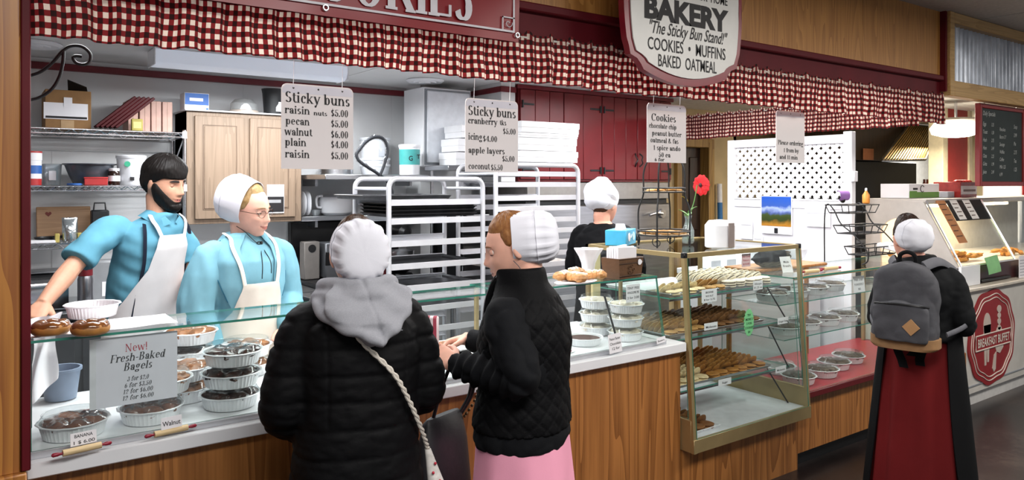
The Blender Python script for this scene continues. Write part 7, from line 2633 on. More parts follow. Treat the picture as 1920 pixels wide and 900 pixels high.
# cape panels of the dress with their seams
cp = MB()
tE.panel(cp, [(1.425, 20, 78), (1.37, 24, 80), (1.25, 20, 66), (1.08, 14, 40)], .008, .003)
cp.build('cape_panel', bluecotton, dr, angle=60)
cp = MB()
tE.panel(cp, [(1.425, -78, -20), (1.37, -80, -24), (1.25, -66, -20), (1.08, -40, -14)], .008, .003)
cp.build('cape_panel', bluecotton, dr, angle=60)
for sg in (1, -1):
    q = [tE.pt(z, math.radians(sg * a), .013) for z, a in ((1.40, 80), (1.37, 80), (1.25, 66), (1.14, 50))]
    MB().tube(smooth_path(q, 6), .0017, 5).build('seam', fabric('blue_seam', '#2f6f8c'), dr)
ap = MB()
tE.panel(ap, [(1.215, -26, 24), (1.19, -28, 26), (1.10, -44, 42), (1.05, -70, 66), (.95, -84, 80), (.83, -86, 82)], .014, .003)
apo = ap.build('apron', creamcanvas, p5.body, angle=60)
ap = MB()
tE.panel(ap, [(.96, -26, 18), (.85, -28, 20)], .0185, .001)
ap.build('pocket', creamcanvas, apo, angle=60)
for sg in (1, -1):
    q = [tE.pt(z, math.radians(sg * a), .014 + o_) for z, a, o_ in ((1.21, 22, .002), (1.29, 26, .004), (1.37, 36, .004), (1.41, 55, .004), (1.43, 90, .008))]
    MB().tube(smooth_path(q, 6), .009, 8, flat=.25, up=(0, 1, 0)).build('neck_strap', creamcanvas, apo)
# black strings of the cap
for sg, dx in ((1, 0), (-1, 0)):
    q = [Tm5 @ Vector((sg * .078, .018, -.082)), hx @ Vector((sg * .060, .035, -.085)), hx @ Vector((sg * .028, .072, -.128)), hx @ Vector((0, .082, -.135))]
    MB().tube(smooth_path(q, 7), .0017, 5).build('cap_string', black, p5.body)
q0 = hx @ Vector((0, .084, -.135))
for dx, l in ((-.012, .13), (.016, .15)):
    MB().tube(smooth_path([q0, q0 + Vector((dx * .5, .010, -.03)), Vector((dx * 1.4 - .02, .150, q0.z - l * .6)), Vector((dx * 1.6 - .02, .152, q0.z - l))], 6), .0032, 6, flat=.5).build('cap_string', black, p5.body)
m = MB()
m.ball(q0, .007, 10, 8)
m.tube([q0 + Vector((.012 + .012 * math.cos(a), .004, .006 * math.sin(a))) for a in (2 * PI * i / 12 for i in range(12))], .002, 5, closed=True)
m.build('string_bow', black, p5.body)
mb = MB()
Torso([(.10, .27, .24, 0, 0), (.82, .185, .15, 0, 0)]).loft(mb, .10, .83)
mb.build('dress_skirt', bluecotton, p5.body)
shoes(p5, .985)

# ---- 6. kitchen worker in black behind the tall case
loc6, rz6 = (3.24, 3.50, 0), math.radians(-62)
armsF = {1: dict(s=(.165, 0, 1.33), e=(.215, .03, 1.08), w=(.15, .22, 1.0), hd=(-.3, .9, 0), hn=(0, -.2, -1), ht=(-1, 0, 0)),
         -1: dict(s=(-.165, 0, 1.33), e=(-.215, .03, 1.08), w=(-.15, .22, 1.0), hd=(.3, .9, 0), hn=(0, -.2, -1), ht=(1, 0, 0))}
p6 = Fig('kitchen worker in a black top and puffed white cap with back turned', loc6, rz6, .975, (0, .02, 1.51), (-8, 0, -14), dict(w=.073, d=.094), armsF, skin='#d9a08a')
p6.eyes()
p6.hair('hair', woman_hair(low=-.08, hz=.055), fabric('brown_hair'))
p6.cap(capwhite, [(-.03, .98), (.0, 1.05), (.04, 1.14), (.08, 1.16), (.115, 1.05), (.14, .82), (.152, .5), (.155, .06)], y0=.0, tilt=-14, zc=.035, rx=.086, rz=.098, pleats=9, amp=.006)
rowsF = [(.85, .18, .14, 0, 0), (1.05, .17, .13, 0, 0), (1.22, .185, .135, 0, -.01), (1.30, .18, .12, 0, -.01), (1.355, .13, .095, 0, -.012), (1.395, .078, .072, 0, -.01)]
tF = Torso(rowsF)
mb = MB()
tF.loft(mb, .85, 1.395)
for sg in (1, -1):
    a = armsF[sg]
    S_, E_, W_ = Vector(a['s']), Vector(a['e']), Vector(a['w'])
    sleeve(mb, [S_ + Vector((-sg * .08, 0, .005)), S_ + Vector((-sg * .012, 0, -.010)), S_.lerp(E_, .5), E_, E_.lerp(W_, .5), W_], [.05, .060, .062, .056, .05, .04])
me = voxel(mb, .007, 12)
displace(me, wrinkles(.006, (12, 12, 18), .002, (40, 40, 40), 41))
link_mesh(me, 'top', fabric('black_tee', '#0d0d10'), p6.body)
mb = MB()
Torso([(.1, .26, .23, 0, 0), (.86, .18, .14, 0, 0)]).loft(mb, .10, .87)
mb.build('skirt', blackcloth, p6.body)
shoes(p6, .975)
# ------------------------------------------------------------------ lattice screen at the stall end
white_p = mat('white_gloss_paint', '#e9e9ee', .35, var=.015)
LX = 5.52
ls_ = thing('lattice_screen', 'white lattice-topped partition panel at the stall end', 'screen', (LX, 3.72, 0))
for y in (-.55, .55):
    MB().box(-.03, .03, y - .035, y + .035, .0, 2.03 + (.02 if y < 0 else 0), .004).build('post', white_p, ls_)
MB().box(-.022, .022, -.52, .52, 1.96, 2.03, .004).build('top_rail', white_p, ls_)
MB().box(-.022, .022, -.52, .52, 1.44, 1.52, .004).build('middle_rail', white_p, ls_)
MB().box(-.028, .028, -.53, .53, 1.505, 1.52, .003).build('rail_moulding', white_p, ls_)
MB().box(-.012, .012, -.52, .52, .1, 1.445).build('solid_panel', white_p, ls_)
MB().box(-.05, .0, -.62, -.585, 1.66, 1.74, .004).build('side_bracket', white_p, ls_)
m = MB()
y0, y1, za, zb = -.52, .52, 1.52, 1.96
p_ = .078
wd = .0165


def clip_strip(c, s_):
    """strip z = s_*y + c clipped to the opening"""
    pts = []
    for yy in (y0, y1):
        pts.append((yy, s_ * yy + c))
    (ya, zA), (yb, zB) = pts
    for lo_, side in ((za, 1), (zb, -1)):
        if (zA - lo_) * side < 0:
            ya, zA = ya + (lo_ - zA) / s_, lo_
        if (zB - lo_) * side < 0:
            yb, zB = yb + (lo_ - zB) / s_, lo_
    return (ya, zA), (yb, zB)


for s_, xo in ((1, .0), (-1, -.007)):
    c = -1.0
    while c < 4:
        A_, B_ = clip_strip(c, s_)
        if B_[0] - A_[0] > .01 and za - .001 <= A_[1] <= zb + .001 and za - .001 <= B_[1] <= zb + .001:
            n_ = Vector((0, -s_, 1)).normalized() * wd
            a, b = Vector((xo, *A_)), Vector((xo, *B_))
            m.loft([[q + n_ * k + Vector((dx, 0, 0)) for k, dx in ((-1, 0), (1, 0), (1, .006), (-1, .006))] for q in (a, b)])
        c += p_
m.build('lattice', white_p, ls_)
ca = thing('picture_calendar', 'calendar with a mountain landscape picture hung on the lattice partition', 'calendar', (LX - .03, 3.80, 1.24), -PI / 2)
MB().box(-.15, .15, -.003, 0, -.02, .30).build('sheet', paper, ca)
t = NT('landscape_print')
v = t.coord('Object')
sp = t.n('ShaderNodeSeparateXYZ')
t.l(v, sp.inputs[0])
nz = t.n('ShaderNodeTexNoise', Scale=14.0, Detail=5.0)
t.l(v, nz.inputs['Vector'])
ma = t.n('ShaderNodeMath', _operation='MULTIPLY_ADD')
ma.inputs[1].default_value = .09
t.l(nz.outputs[0], ma.inputs[0])
t.l(sp.outputs[2], ma.inputs[2])
mr = t.n('ShaderNodeMapRange')
mr.inputs['From Min'].default_value = .05
mr.inputs['From Max'].default_value = .33
t.l(ma.outputs[0], mr.inputs['Value'])
t.l(t.ramp(mr.outputs[0], [(0, '#6a3c12'), (.18, '#b07a28'), (.33, '#2c3a16'), (.48, '#3b4a20'), (.56, '#4a5c96'), (.68, '#9fb0d8'), (.75, '#3558a8'), (1, '#1f52b4')]), t.b.inputs['Base Color'])
t.b.inputs['Roughness'].default_value = .4
MB().box(-.143, .143, -.0045, -.0031, .045, .295).build('picture', t.m, ca)
MB().box(-.018, .018, -.006, -.003, -.015, .03, .002).build('clip', darkplastic, ca)
for i, (y, z, w, h, lb) in enumerate(((4.10, 1.16, .13, .17, 'white notice pinned at the lattice partition edge near the door'), (3.42, 1.30, .22, .15, 'white notice pinned on the partition beside the calendar'), (3.98, 1.08, .10, .12, 'small white slip pinned below the calendar'))):
    t_ = thing('paper_notice', lb, 'notice', (LX - .03, y, z), -PI / 2)
    MB().box(-w / 2, w / 2, -.004, -.002, 0, h).build('sheet', paper, t_)
    MB().box(-w / 2 + .015, w / 2 - .015, -.0056, -.0042, h * .7, h * .74).build('printed_line', mat('grey_print', '#b0b0b8', .6), t_)
# clutter before the lattice
cnt = thing('rear_counter', 'white rear counter under the lattice partition', 'counter', (4.75, 3.5, 0))
MB().box(-.65, .70, -.16, .16, 1.0, 1.04, .004).build('top', whitelam, cnt)
MB().box(-.63, .68, -.14, .14, .0, 1.0).build('cabinet', whitelam, cnt)
lr = thing('wire_rack', 'black wire tiered letter rack with empty baskets on the pie case', 'rack', (5.02, 2.80, PZ + .672))


def hoopbox(w, d, z, h, yoff):
    m = MB()
    for zz, k_ in ((z, .85), (z + h, 1.0)):
        m.tube([(sx * w / 2 * k_, yoff + sy * d / 2 * k_, zz) for sx, sy in ((-1, -1), (1, -1), (1, 1), (-1, 1))], .0042, 6, closed=True)
    for sx, sy in ((-1, -1), (1, -1), (1, 1), (-1, 1), (0, -1), (0, 1), (-.5, -1), (.5, -1)):
        m.cyl((sx * w / 2 * .85, yoff + sy * d / 2 * .85, z), (sx * w / 2, yoff + sy * d / 2, z + h), .0034, n=5)
    for k_ in range(5):
        x = (-.4 + .2 * k_) * w * .85
        m.cyl((x, yoff - d / 2 * .85, z), (x, yoff + d / 2 * .85, z), .0026, n=5)
    return m


for z, yo in ((.06, -.08), (.20, 0.0), (.34, .06)):
    hoopbox(.40, .17, z, .055, yo).build('basket', iron, lr)
for x in (-.2, .2):
    MB().tube(smooth_path([(x, -.12, 0), (x, -.16, .03), (x, -.15, .10), (x, -.06, .2), (x, .03, .27), (x, .08, .36), (x, .13, .40), (x, .15, .30), (x, .15, .0)], 5), .0048, 7).build('side_frame', iron, lr)
for i in range(5):
    t_ = thing('white_packet', 'flat white packet lying in the row in the lowest rack basket', 'packet', (5.10 + .085 * i, 2.66, PZ + .735 + .03), .25, 'white packets in the wire rack')
    MB().box(-.036, .036, -.09, .06, 0, .03, .006).build('packet_body', wb, t_).rotation_euler = (.25, 0, 0)
t_ = thing('purple_note', 'rolled purple card clipped on the top of the black wire rack', 'card', (4.93, 2.88, PZ + .672 + .43))
m = MB()
m.grid(lambda u, w: (-.06 + .12 * w, .022 * math.cos(1 + u * 4), .03 + .035 * math.sin(1 + u * 4)), 14, 2)
m.grid(lambda u, w: (-.06 + .12 * w, .019 * math.cos(1 + u * 4), .03 + .032 * math.sin(1 + u * 4)), 14, 2)
m.build('card', mat('lilac_card', '#a878c4', .6), t_)
MB().ball((0, 0, -.005), .018, 10, 8).build('clip', black, t_)
ob = lathe_thing('sauce_bottle', 'small orange bottle beside the black wire rack', 'bottle', (5.2, 2.86, PZ + .672 + .40), [('bottle_body', [(.02, 0), (.025, .006), (.025, .06), (.010, .085), (.006, .10), (.004, .1)], mat('orange_plastic', '#d98a35', .35)), ('cap', [(.008, .088), (.008, .108), (.003, .112)], paper)])
lathe_thing('white_bowl', 'white bowl on the rear counter behind the black wire rack', 'bowl', (5.28, 3.5, 1.04), [('bowl_body', [(.05, 0), (.09, .03), (.11, .09), (.105, .09), (.085, .035), (.01, .01)], whiteplastic)])
lathe_thing('dark_bowl', 'dark brown bowl on the rear counter behind the black wire rack', 'bowl', (5.05, 3.5, 1.04), [('bowl_body', [(.05, 0), (.09, .03), (.11, .08), (.105, .08), (.085, .035), (.01, .01)], mat('dark_brown_bowl', '#3a2a20', .4))])
for i in range(3):
    t_ = thing('napkin_holder', ('white napkin pack on the rear counter nearest the kitchen', 'white napkin pack in the middle of the rear counter', 'white napkin pack on the rear counter next to the bowls')[i], 'packet', (4.25 + .17 * i, 3.48, 1.04))
    MB().box(-.06, .06, -.05, .05, 0, .10 + .03 * (i % 2), .012).build('pack', paper, t_)
    MB().box(-.05, .05, -.052, -.05, .02, .06).build('print', mat('grey_print'), t_)
# broom against the far door wall
t_ = thing('blue_broom', 'broom with blue handle and white tip leaning by the far doorway', 'broom', (7.12, 5.66, 0), 0)
MB().cyl((0, 0, .1), (0, 0.03, 1.42), .03, n=12).build('handle', mat('broom_blue', '#2f6fa8', .4), t_)
MB().cyl((0, .03, 1.42), (0, .036, 1.64), .03, n=12).build('tip', whiteplastic, t_)
MB().box(-.15, .15, -.03, .03, 0, .12, .01).build('bristles', darkplastic, t_)

# ------------------------------------------------------------------ breakfast buffet counter
bf = thing('buffet_counter', 'white buffet counter with the round red sign', 'counter', (6.55, 2.45, 0))
cw = mat('scuffed_white_panel', '#cbc7c0', .5, var=.06, scale=5)
MB().box(-.80, 2.6, .02, .75, .10, .86, .004).build('cabinet', cw, bf)
MB().box(-.80, 2.6, .055, .75, 0.0, .115).build('kick_board', mat('white_kick_board', '#d5d3d0', .5), bf)
MB().box(-.81, 2.6, -.02, .78, .86, .885, .005).build('top', mat('cream_counter_top', '#cfc6b8', .35), bf)
for x in (-.76, 1.22, 2.0):
    MB().box(x - .004, x + .004, .014, .02, .16, .84).build('panel_joint', mat('joint_grey', '#a9a49c', .6), bf)
MB().box(-.79, 2.6, .012, .02, .155, .162).build('panel_line', mat('joint_grey'), bf)
MB().box(-.87, -.81, -.03, .35, .0, .44, .004).build('side_board', plywood, bf)
es = thing('buffet_sign', 'dark red round sign reading BREAKFAST BUFFET on the white counter', 'sign', (6.27, 2.455, .485))
poly = []
for i in range(80):
    a = 2 * PI * i / 80
    k_ = 1 + .022 * math.sin(a * 10)
    poly.append((.40 * k_ * math.copysign(abs(math.cos(a)) ** .92, math.cos(a)), .355 * k_ * math.copysign(abs(math.sin(a)) ** .92, math.sin(a))))
MB().prism(poly, .004, .013, 0, XZ).build('sign_board', mat('sign_dark_red', '#8f1a20', .45), es)
signw = mat('sign_cream_line', '#dfd2c6', .5)
for k_ in (.90, .82):
    MB().tube([(x * k_, .002, z * k_) for x, z in poly], .004, 5, closed=True).build('ring_line', signw, es)
m = MB()


def blob(cx, cz, rx, rz, n=24):
    m.prism([(cx + rx * math.cos(2 * PI * i / n), cz + rz * math.sin(2 * PI * i / n)) for i in range(n)], .0, .0038, 0, XZ)


blob(-.10, .09, .062, .10)
m.prism([(-.162, .10), (-.038, .10), (-.05, -.06), (-.15, -.06)], .0, .0038, 0, XZ)
for dx, l in ((-.13, -.20), (-.085, -.18)):
    m.prism([(dx - .02, -.06), (dx + .02, -.06), (dx + .012, l), (dx - .012, l)], .0, .0038, 0, XZ)
for cz, r in ((.20, .036), (.15, .028), (.105, .03), (.06, .026)):
    blob(.11, cz, r, r * .8)
m.prism([(.075, .06), (.145, .06), (.19, -.02), (.18, -.10), (.12, -.14), (.06, -.12), (.02, -.04)], .0, .0038, 0, XZ)
m.prism([(.02, -.14), (.06, -.12), (.045, -.25), (.015, -.27), (-.01, -.24)], .0, .0038, 0, XZ)
m.build('emblem', mat('sign_cream_fill', '#c9b9ae', .5), es)
MB().box(-.30, .30, -.004, .002, -.075, .035, .003).build('word_band', mat('sign_dark_red'), es)
MB().tube([(x, -.004, z) for x, z in ((-.30, -.075), (.30, -.075), (.30, .035), (-.30, .035))], .005, 5, closed=True).build('band_line', signw, es)
m = MB()
write(m, 'BREAKFAST BUFFET', 0, -.052, .088, .55, 'c', 'sans', .02, y=-.0065)
m.build('lettering', signw, es)
# hot case on the buffet
hc = thing('hot_food_case', 'heated glass food case with sloping front on the buffet counter', 'display case', (5.86, 2.5, .886))
brownb = mat('dark_maroon_base', '#3a1418', .35, var=.15)
MB().box(.06, 2.9, .02, .70, 0.0, .135, .004).build('base', brownb, hc)
MB().box(-.012, .30, .0, .02, .0, .15, .002).build('white_front_panel', whitelam, hc)
MB().box(.33, .85, .0, .018, .01, .03, .003).build('black_tray', black, hc)
grayp = mat('warm_grey_panel', '#b9b2ac', .4, var=.04)
prof = [(.70, .135), (.0, .135), (.28, .62), (.70, .62)]
hole = [(.40 + .14 * math.cos(a), .30 + .16 * math.sin(a)) for a in (math.radians(200 - 10 * k) for k in range(22))]
m = MB()
# end panel: rear pillar, top band and the arched pass-through
outer = [(.72, .135), (.60, .135), (.60, .30)] + [(.45 + .15 * math.cos(math.radians(a)), .36 + .13 * math.sin(math.radians(a))) for a in range(0, 181, 15)] + [(.30, .30), (.22, .14), (.02, .14), (.27, .62), (.72, .64)]
m.prism(outer, -.012, .012, 0, Matrix(((0, 0, 1, 0), (1, 0, 0, 0), (0, 1, 0, 0), (0, 0, 0, 1))))
m.build('end_panel', grayp, hc)
MB().box(.012, 2.9, .26, .72, .60, .64, .004).build('top_panel', grayp, hc)
MB().box(.012, 2.9, .70, .72, .135, .60).build('rear_panel', mat('inner_white_panel', '#d9d4cc', .4), hc)
MB().box(.012, 2.9, .03, .70, .135, .15, .002).build('food_deck', whitelam, hc)
panes('front_glass', hc, [((.02, .02, .15), (.95, .02, .15), (.95, .27, .62), (.02, .27, .62)), ((.96, .02, .15), (2.0, .02, .15), (2.0, .27, .62), (.96, .27, .62))])
for x in (.015, .955):
    MB().tube([(x, .01, .15), (x, .262, .625)], .008, 8).build('glass_edge_bar', chrome, hc)
MB().box(.05, 1.6, .3, .5, .575, .598, .004).build('heat_lamp', emit('warm_lamp', '#ffe3b8', 9.0), hc)
for i, (x, w, c_, lb) in enumerate(((.16, .14, '#b5794c', 'orange-brown'), (.38, .12, '#e8e4e0', 'first white'), (.60, .12, '#e8e4e0', 'second white'))):
    pos = Vector((5.86 + x, 2.5 + .262, .886 + .625))
    t_ = thing('menu_sheet', lb + ' menu sheet hanging on the sloping glass of the hot case', 'menu', pos)
    ln = .36 if i == 0 else .17
    dv = Vector((0, -.25, -.47)).normalized()
    nn_ = Vector((0, -.88, .47))
    m = MB()
    a_, b_ = Vector((0, -.004, .002)), Vector((w, -.004, .002))
    m.loft([[a_, b_, b_ + dv * ln, a_ + dv * ln], [q_ + Vector((0, -.002, .001)) for q_ in (a_, b_, b_ + dv * ln, a_ + dv * ln)]])
    m.build('sheet', mat('menu_' + c_[1:], c_, .5), t_)
    m = MB()
    for k in range(7 if i == 0 else 4):
        a_ = Vector((w * .12, -.0075, .0035)) + dv * (.03 + k * (.045 if i == 0 else .035))
        b_ = a_ + Vector((w * (.7 - .15 * (k % 2)), 0, 0))
        m.add([a_, b_, b_ + dv * .007, a_ + dv * .007], [(0, 1, 2, 3)])
    m.build('print', mat('menu_print', '#4a2c1c', .6), t_)
bb_ = thing('black_menu_board', 'black backing strip across the top of the hot case glass', 'board', (5.86 + .32, 2.5 + .264, .886 + .626))
dv = Vector((0, -.25, -.47)).normalized()
m = MB()
a_, b_ = Vector((0, -.0015, .0005)), Vector((.62, -.0015, .0005))
m.loft([[a_, b_, b_ + dv * .18, a_ + dv * .18], [q_ + Vector((0, -.0018, .0009)) for q_ in (a_, b_, b_ + dv * .18, a_ + dv * .18)]])
m.build('board', black, bb_)
fries = mat('golden_fried_food', '#c98a3c', .55, var=.3, scale=40)
rf_ = random.Random(9)
for g, (x, y, n_, lb) in enumerate(((.48, .20, 26, 'golden fried piece heaped behind the sloping glass of the hot case'), (.14, .48, 22, 'golden fried piece seen through the arched opening of the hot case'), (1.3, .22, 20, 'golden fried piece at the far end of the hot case'))):
    fm = [MB().ball((0, 0, 0), .024, 10, 7, 0, (1.5, .8, .7), .5, 60 + s_).mesh('fried_piece', fries) for s_ in range(3)]
    for i in range(n_):
        o = bpy.data.objects.new('fried_piece', fm[i % 3])
        COL.objects.link(o)
        lay = i // 10
        o.location = (5.86 + x + rf_.uniform(-.22, .22) * (1 - .25 * lay) * (.6 if g == 1 else 1), 2.5 + y + rf_.uniform(-.09, .09) * (1 - .25 * lay), .886 + .168 + .022 * lay)
        o.rotation_euler = (rf_.uniform(-.4, .4), rf_.uniform(-.4, .4), rf_.uniform(0, 6))
        tag(o, lb, 'food', 'fried food in the hot case %d' % (g + 1))
t_ = thing('white_food_tray', 'white paper heap in the hot case behind the capped head', 'food', (5.86 + .42, 2.5 + .36, .886 + .152))
MB().ball((0, 0, .07), .13, 20, 12, 0, (1.2, .7, .5), .3, 3).build('heap', mat('white_food', '#eae4da', .6), t_)
gp_ = thing('green_note', 'light green paper note hanging over the front edge of the hot case', 'note', (6.28, 2.488, 1.0))
m = MB()
m.grid(lambda u, w: (-.11 + .22 * u + .05 * w, -.012 - .012 * math.sin(w * 2), .085 - .13 * w + .012 * u), 8, 8)
m.grid(lambda u, w: (-.11 + .22 * u + .05 * w, -.010 - .012 * math.sin(w * 2), .085 - .13 * w + .012 * u), 8, 8)
m.build('sheet', mat('pale_green_paper', '#8fc98a', .6), gp_)
wn = thing('white_note', 'white printed note taped to the front of the hot case near the frame edge', 'note', (6.92, 2.49, .87))
MB().box(-.09, .09, -.003, -.001, 0, .19).build('sheet', paper, wn)
m = MB()
for k in range(6):
    m.box(-.07, .06 - .02 * (k % 2), -.0045, -.0032, .03 + .024 * k, .037 + .024 * k)
m.build('print', mat('grey_print'), wn)
# boxes on the hot case
HT = .886 + .642
x0, x1, z0, z1 = bb(1646, 1738, 347, 373, 3.0)
c1 = carton('glove_carton', 'long white and green printed carton on the hot case', 'box', (6.0, 6.50, 2.95, 3.18, HT, HT + .115), paper, lambda t_, w, d, h: (lab('green_band', mat('leaf_green_print', '#5f8f3a', .5), -w * .98, w * .98, .003, h * .42, -d, t_), lab('dark_print', ink, -w * .75, -w * .45, h * .58, h * .72, -d, t_), lab('end_green', mat('leaf_green_print'), -w * .98, -w * .5, .003, h * .5, -d - .001, t_)))
MB().tube([(-.04 + .03 * math.cos(a), -.118, .075 + .026 * math.sin(a)) for a in np.linspace(.6, 5.4, 16)], .003, 5).build('crescent_print', ink, c1)
c2 = carton('red_can_pack', 'red shrink-wrapped pack of cans on the hot case', 'box', (6.68, 6.98, 2.86, 3.08, HT, HT + .13), mat('red_can_pack', '#9a2420', .3, var=.2, scale=30), lambda t_, w, d, h: (lab('white_band', paper, -w * .98, w * .98, h * .2, h * .75, -d, t_), lab('dark_text', mat('grey_brown_text', '#8a7a78', .6), -w * .7, w * .8, h * .38, h * .52, -d - .0016, t_)))
m = MB()
for i in range(5):
    m.ball((-.11 + .055 * i, -.06, .13), .03, 12, 8, 0, (1, 1, .6))
m.build('can_tops', mat('red_can_pack'), c2)
c3 = carton('pale_blue_tub', 'low pale grey tub between the cartons on the hot case', 'tub', (6.54, 6.66, 2.9, 3.1, HT, HT + .05), mat('pale_grey_tub', '#a9adb8', .4))
# chalk board
bd = thing('chalk_menu_board', 'red framed chalk menu board hanging from the pine frame', 'board', (6.68, 2.56, 1.645))
cbm = mat('blackboard', '#2b3433', .7, var=.12, scale=6)
MB().box(-.40, .40, -.008, .008, 0, .60).build('slate', cbm, bd)
rfm = mat('board_red_frame', '#8e2a2c', .45)
for a in ((-.42, -.385, 0 - .02, .62), (.385, .42, -.02, .62)):
    MB().box(a[0], a[1], -.02, .02, a[2], a[3], .004).build('frame_side', rfm, bd)
for z in (-.02, .585):
    MB().box(-.385, .385, -.02, .02, z, z + .035, .004).build('frame_rail', rfm, bd)
m = MB()
rc_ = random.Random(3)
write(m, 'Daily Specials', -.35, .53, .05, .22, 'l', 'sans', 0, .2, y=-.0095)
for i, (a, b) in enumerate((('Eggs', '3.25'), ('Toast', '1.50'), ('Hash', '2.75'), ('Ham', '3.49'), ('Oats', '2.25'), ('Grits', '1.99'), ('Juice', '2.49'))):
    write(m, a, -.35, .45 - .062 * i, .042, None, 'l', 'sans', 0, .2, y=-.0095, squeeze=.8)
    write(m, b, -.20, .45 - .062 * i, .038, None, 'l', 'sans', 0, .2, y=-.0095, squeeze=.7)
for i, a in enumerate(('Pancakes', 'Bacon 3.7', 'Sausage', 'Waffles', 'Coffee', 'Milk 1.25', '6.99')):
    write(m, a, -.05, .42 - .06 * i, .04, None, 'l', 'sans', 0, .2, y=-.0095, squeeze=.75)
for i, a in enumerate(('Soup', '3.99', 'Pie', '2.75', 'Tea', '1.25')):
    write(m, a, .22, .45 - .07 * i, .045, None, 'l', 'sans', 0, .2, y=-.0095, squeeze=.75)
m.build('lettering', mat('chalk', '#c6c9c6', .9), bd, smooth=False)
for x in (-.3, .3):
    MB().cyl((x, 0, .61), (x, -.0, .66), .004, n=8).build('hook', chrome, bd)
# hood of the neighbouring grill
hd = thing('range_hood', 'dark range hood with sloping yellow-lit filters over the black grill', 'hood', (10.4, 5.3, 1.95))
MB().box(-1.3, .35, .0, .9, .0, .55, .006).build('hood_body', wood('hood_brown_panel', '#4a3626', '#35271b', .6, .4, 'Z', (.3, .7), 0), hd)
c00, c10 = at(1655, 300, Y=4.9), at(1737, 299, Y=4.9)
c01, c11 = at(1706, 234, Y=5.27), at(1762, 240, Y=5.27)
o_ = Vector((10.4, 5.3, 1.95))
m = MB()
fm_ = NT('baffle_filter')
n_ = 16
for i in range(n_):
    a, b = (i + .2) / n_, (i + .7) / n_
    lo0, lo1 = c00.lerp(c10, a) - o_, c00.lerp(c10, b) - o_
    hi0, hi1 = c01.lerp(c11, a) - o_, c01.lerp(c11, b) - o_
    d_ = Vector((0, -.03, .012))
    m.loft([[lo0, lo1, lo1 + d_ * -1, lo0 + d_ * -1], [hi0, hi1, hi1 + d_ * -1, hi0 + d_ * -1]])
bk_ = MB()
bk_.loft([[q_ + Vector((0, .025 + e_, 0)) - o_ for q_ in (c00, c10, c11, c01)] for e_ in (0, .01)])
bk_.build('filter_backing', mat('dark_hood_frame', '#3b3226', .4), hd)
m.build('baffle_filter', mat('brass_filter', '#c7a560', .35, .6), hd)
m = MB()
for p_, q_ in ((c00, c10), (c00, c01), (c10, c11), (c01, c11)):
    m.tube([p_ - o_ + Vector((0, .02, 0)), q_ - o_ + Vector((0, .02, 0))], .02, 6)
m.build('filter_frame', mat('dark_hood_frame', '#3b3226', .4), hd)
gr = thing('black_grill', 'black grill range recess under the hood', 'grill', (10.3, 5.6, 0))
MB().box(-1.2, .9, -.2, .6, .0, 1.94, .004).build('recess', black, gr)
MB().box(-1.0, .6, -.3, -.2, .85, .9, .004).build('griddle_ledge', steel, gr)
on = thing('orange_notice', 'small orange notice on the brown hood panel', 'notice', at(1628, 297, Y=5.28))
MB().box(-.13, .13, -.004, 0, -.02, .13).build('sheet', mat('orange_paper', '#c9855c', .6), on)
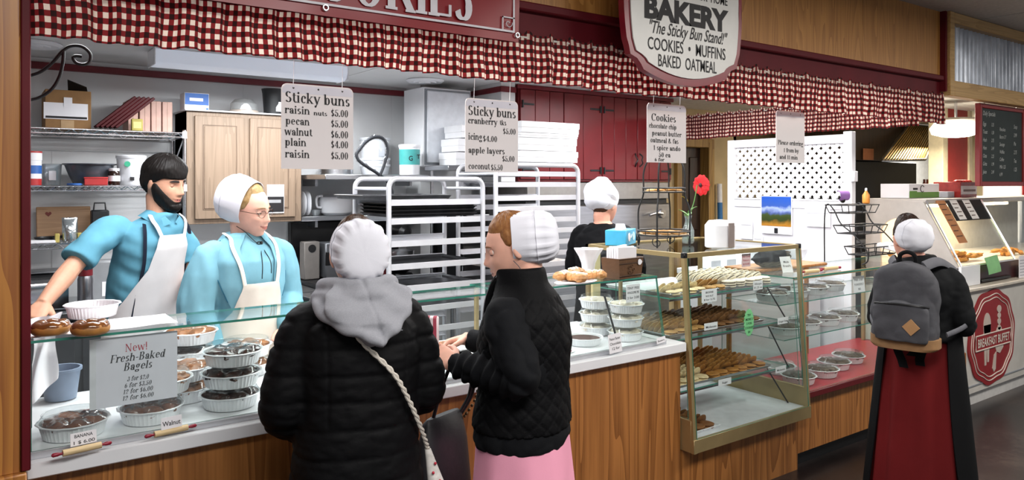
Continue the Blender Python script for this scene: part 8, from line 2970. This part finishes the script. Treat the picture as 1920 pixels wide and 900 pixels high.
# glowing ceiling lamp of the neighbouring stall
p = at(1792, 250, Y=3.6)
lp = thing('ceiling_lamp', 'glowing ceiling lamp of the neighbouring stall', 'light', (p.x, 3.6, 2.32))
MB().cyl((0, 0, 0), (0, 0, .18), .015, n=10).build('stem', chrome, lp)
MB().lathe([(.20, 0), (.21, -.02), (.19, -.05), (.17, -.05)], n=32).build('base', mat('lamp_base', '#a09a90', .4, .5), lp)
MB().lathe([(.20, -.045), (.24, -.10), (.22, -.16), (.12, -.19), (.004, -.20)], n=32).build('globe', emit('lamp_globe', '#fff4e0', 7.0), lp)
area('neighbour_lamp', (p.x, 3.6, 2.08), .35, .35, 22, (1.0, .9, .74))
p = at(1605, 238, Y=4.3)
lp2 = thing('ceiling_lamp', 'second glowing lamp beyond the lattice screen', 'light', (p.x, 4.3, 2.5))
MB().cyl((0, 0, 0), (0, 0, -.12), .008, n=8).build('stem', iron, lp2)
for dx in (-.14, .14):
    MB().ball((dx, 0, -.18), .085, 18, 12, 0, (1.2, 1, .7)).build('bulb', emit('lamp_globe'), lp2)
MB().cyl((-.14, 0, -.12), (.14, 0, -.12), .012, n=8).build('cross_arm', iron, lp2)
area('neighbour_grill_lamp', (10.6, 4.9, 2.3), .5, .3, 14, (1.0, .82, .55), (math.radians(-50), 0, 0))
area('neighbour_back_lamp', (12.2, 5.4, 2.4), .6, .3, 26, (1.0, .97, .9))
area('buffet_lamp', (6.9, 3.3, 2.4), .9, .3, 22, (1.0, .9, .76))
# white bottles and shelf seen past the hood
for i, px in enumerate((1733, 1739)):
    q = at(px, 345, Y=5.0)
    lathe_thing('condiment_bottle', ('brown condiment bottle beyond the grill' if i == 0 else 'second brown condiment bottle beyond the grill'), 'bottle', (q.x, 5.0, 1.38), [('bottle_body', [(.04, 0), (.042, .2), (.015, .28), (.015, .32), (.004, .32)], mat('brown_bottle', '#6a2c1c', .3)), ('label', [(.043, .05), (.043, .16)], paper)])
q = thing('bottle_shelf', 'steel counter carrying the brown bottles beyond the grill', 'shelf', (at(1736, 345, Y=5.0).x, 5.05, 0))
MB().box(-.5, .8, -.2, .2, 1.33, 1.38, .004).build('board', steel, q)
MB().box(-.48, .78, -.18, .18, 0, 1.33).build('cabinet', whitelam, q)
q = at(1898, 366, Y=3.6)
fa = thing('drink_dispenser', 'white drink dispenser with red panels beyond the chalk board', 'dispenser', (q.x - .1, 3.6, 0))
MB().box(-.2, .2, -.2, .2, .9, 1.74, .02).build('dispenser_body', whiteplastic, fa)
MB().box(-.18, .18, -.215, -.2, 1.5, 1.68, .006).build('red_panel', redm, fa)
MB().tube(smooth_path([(.1, -.2, 1.5), (.1, -.28, 1.48), (.1, -.29, 1.42)], 4), .02, 8).build('tap', chrome, fa)
MB().box(-.28, .28, -.28, .28, 0, .9, .01).build('stand', mat('grey_steel_cabinet'), fa)
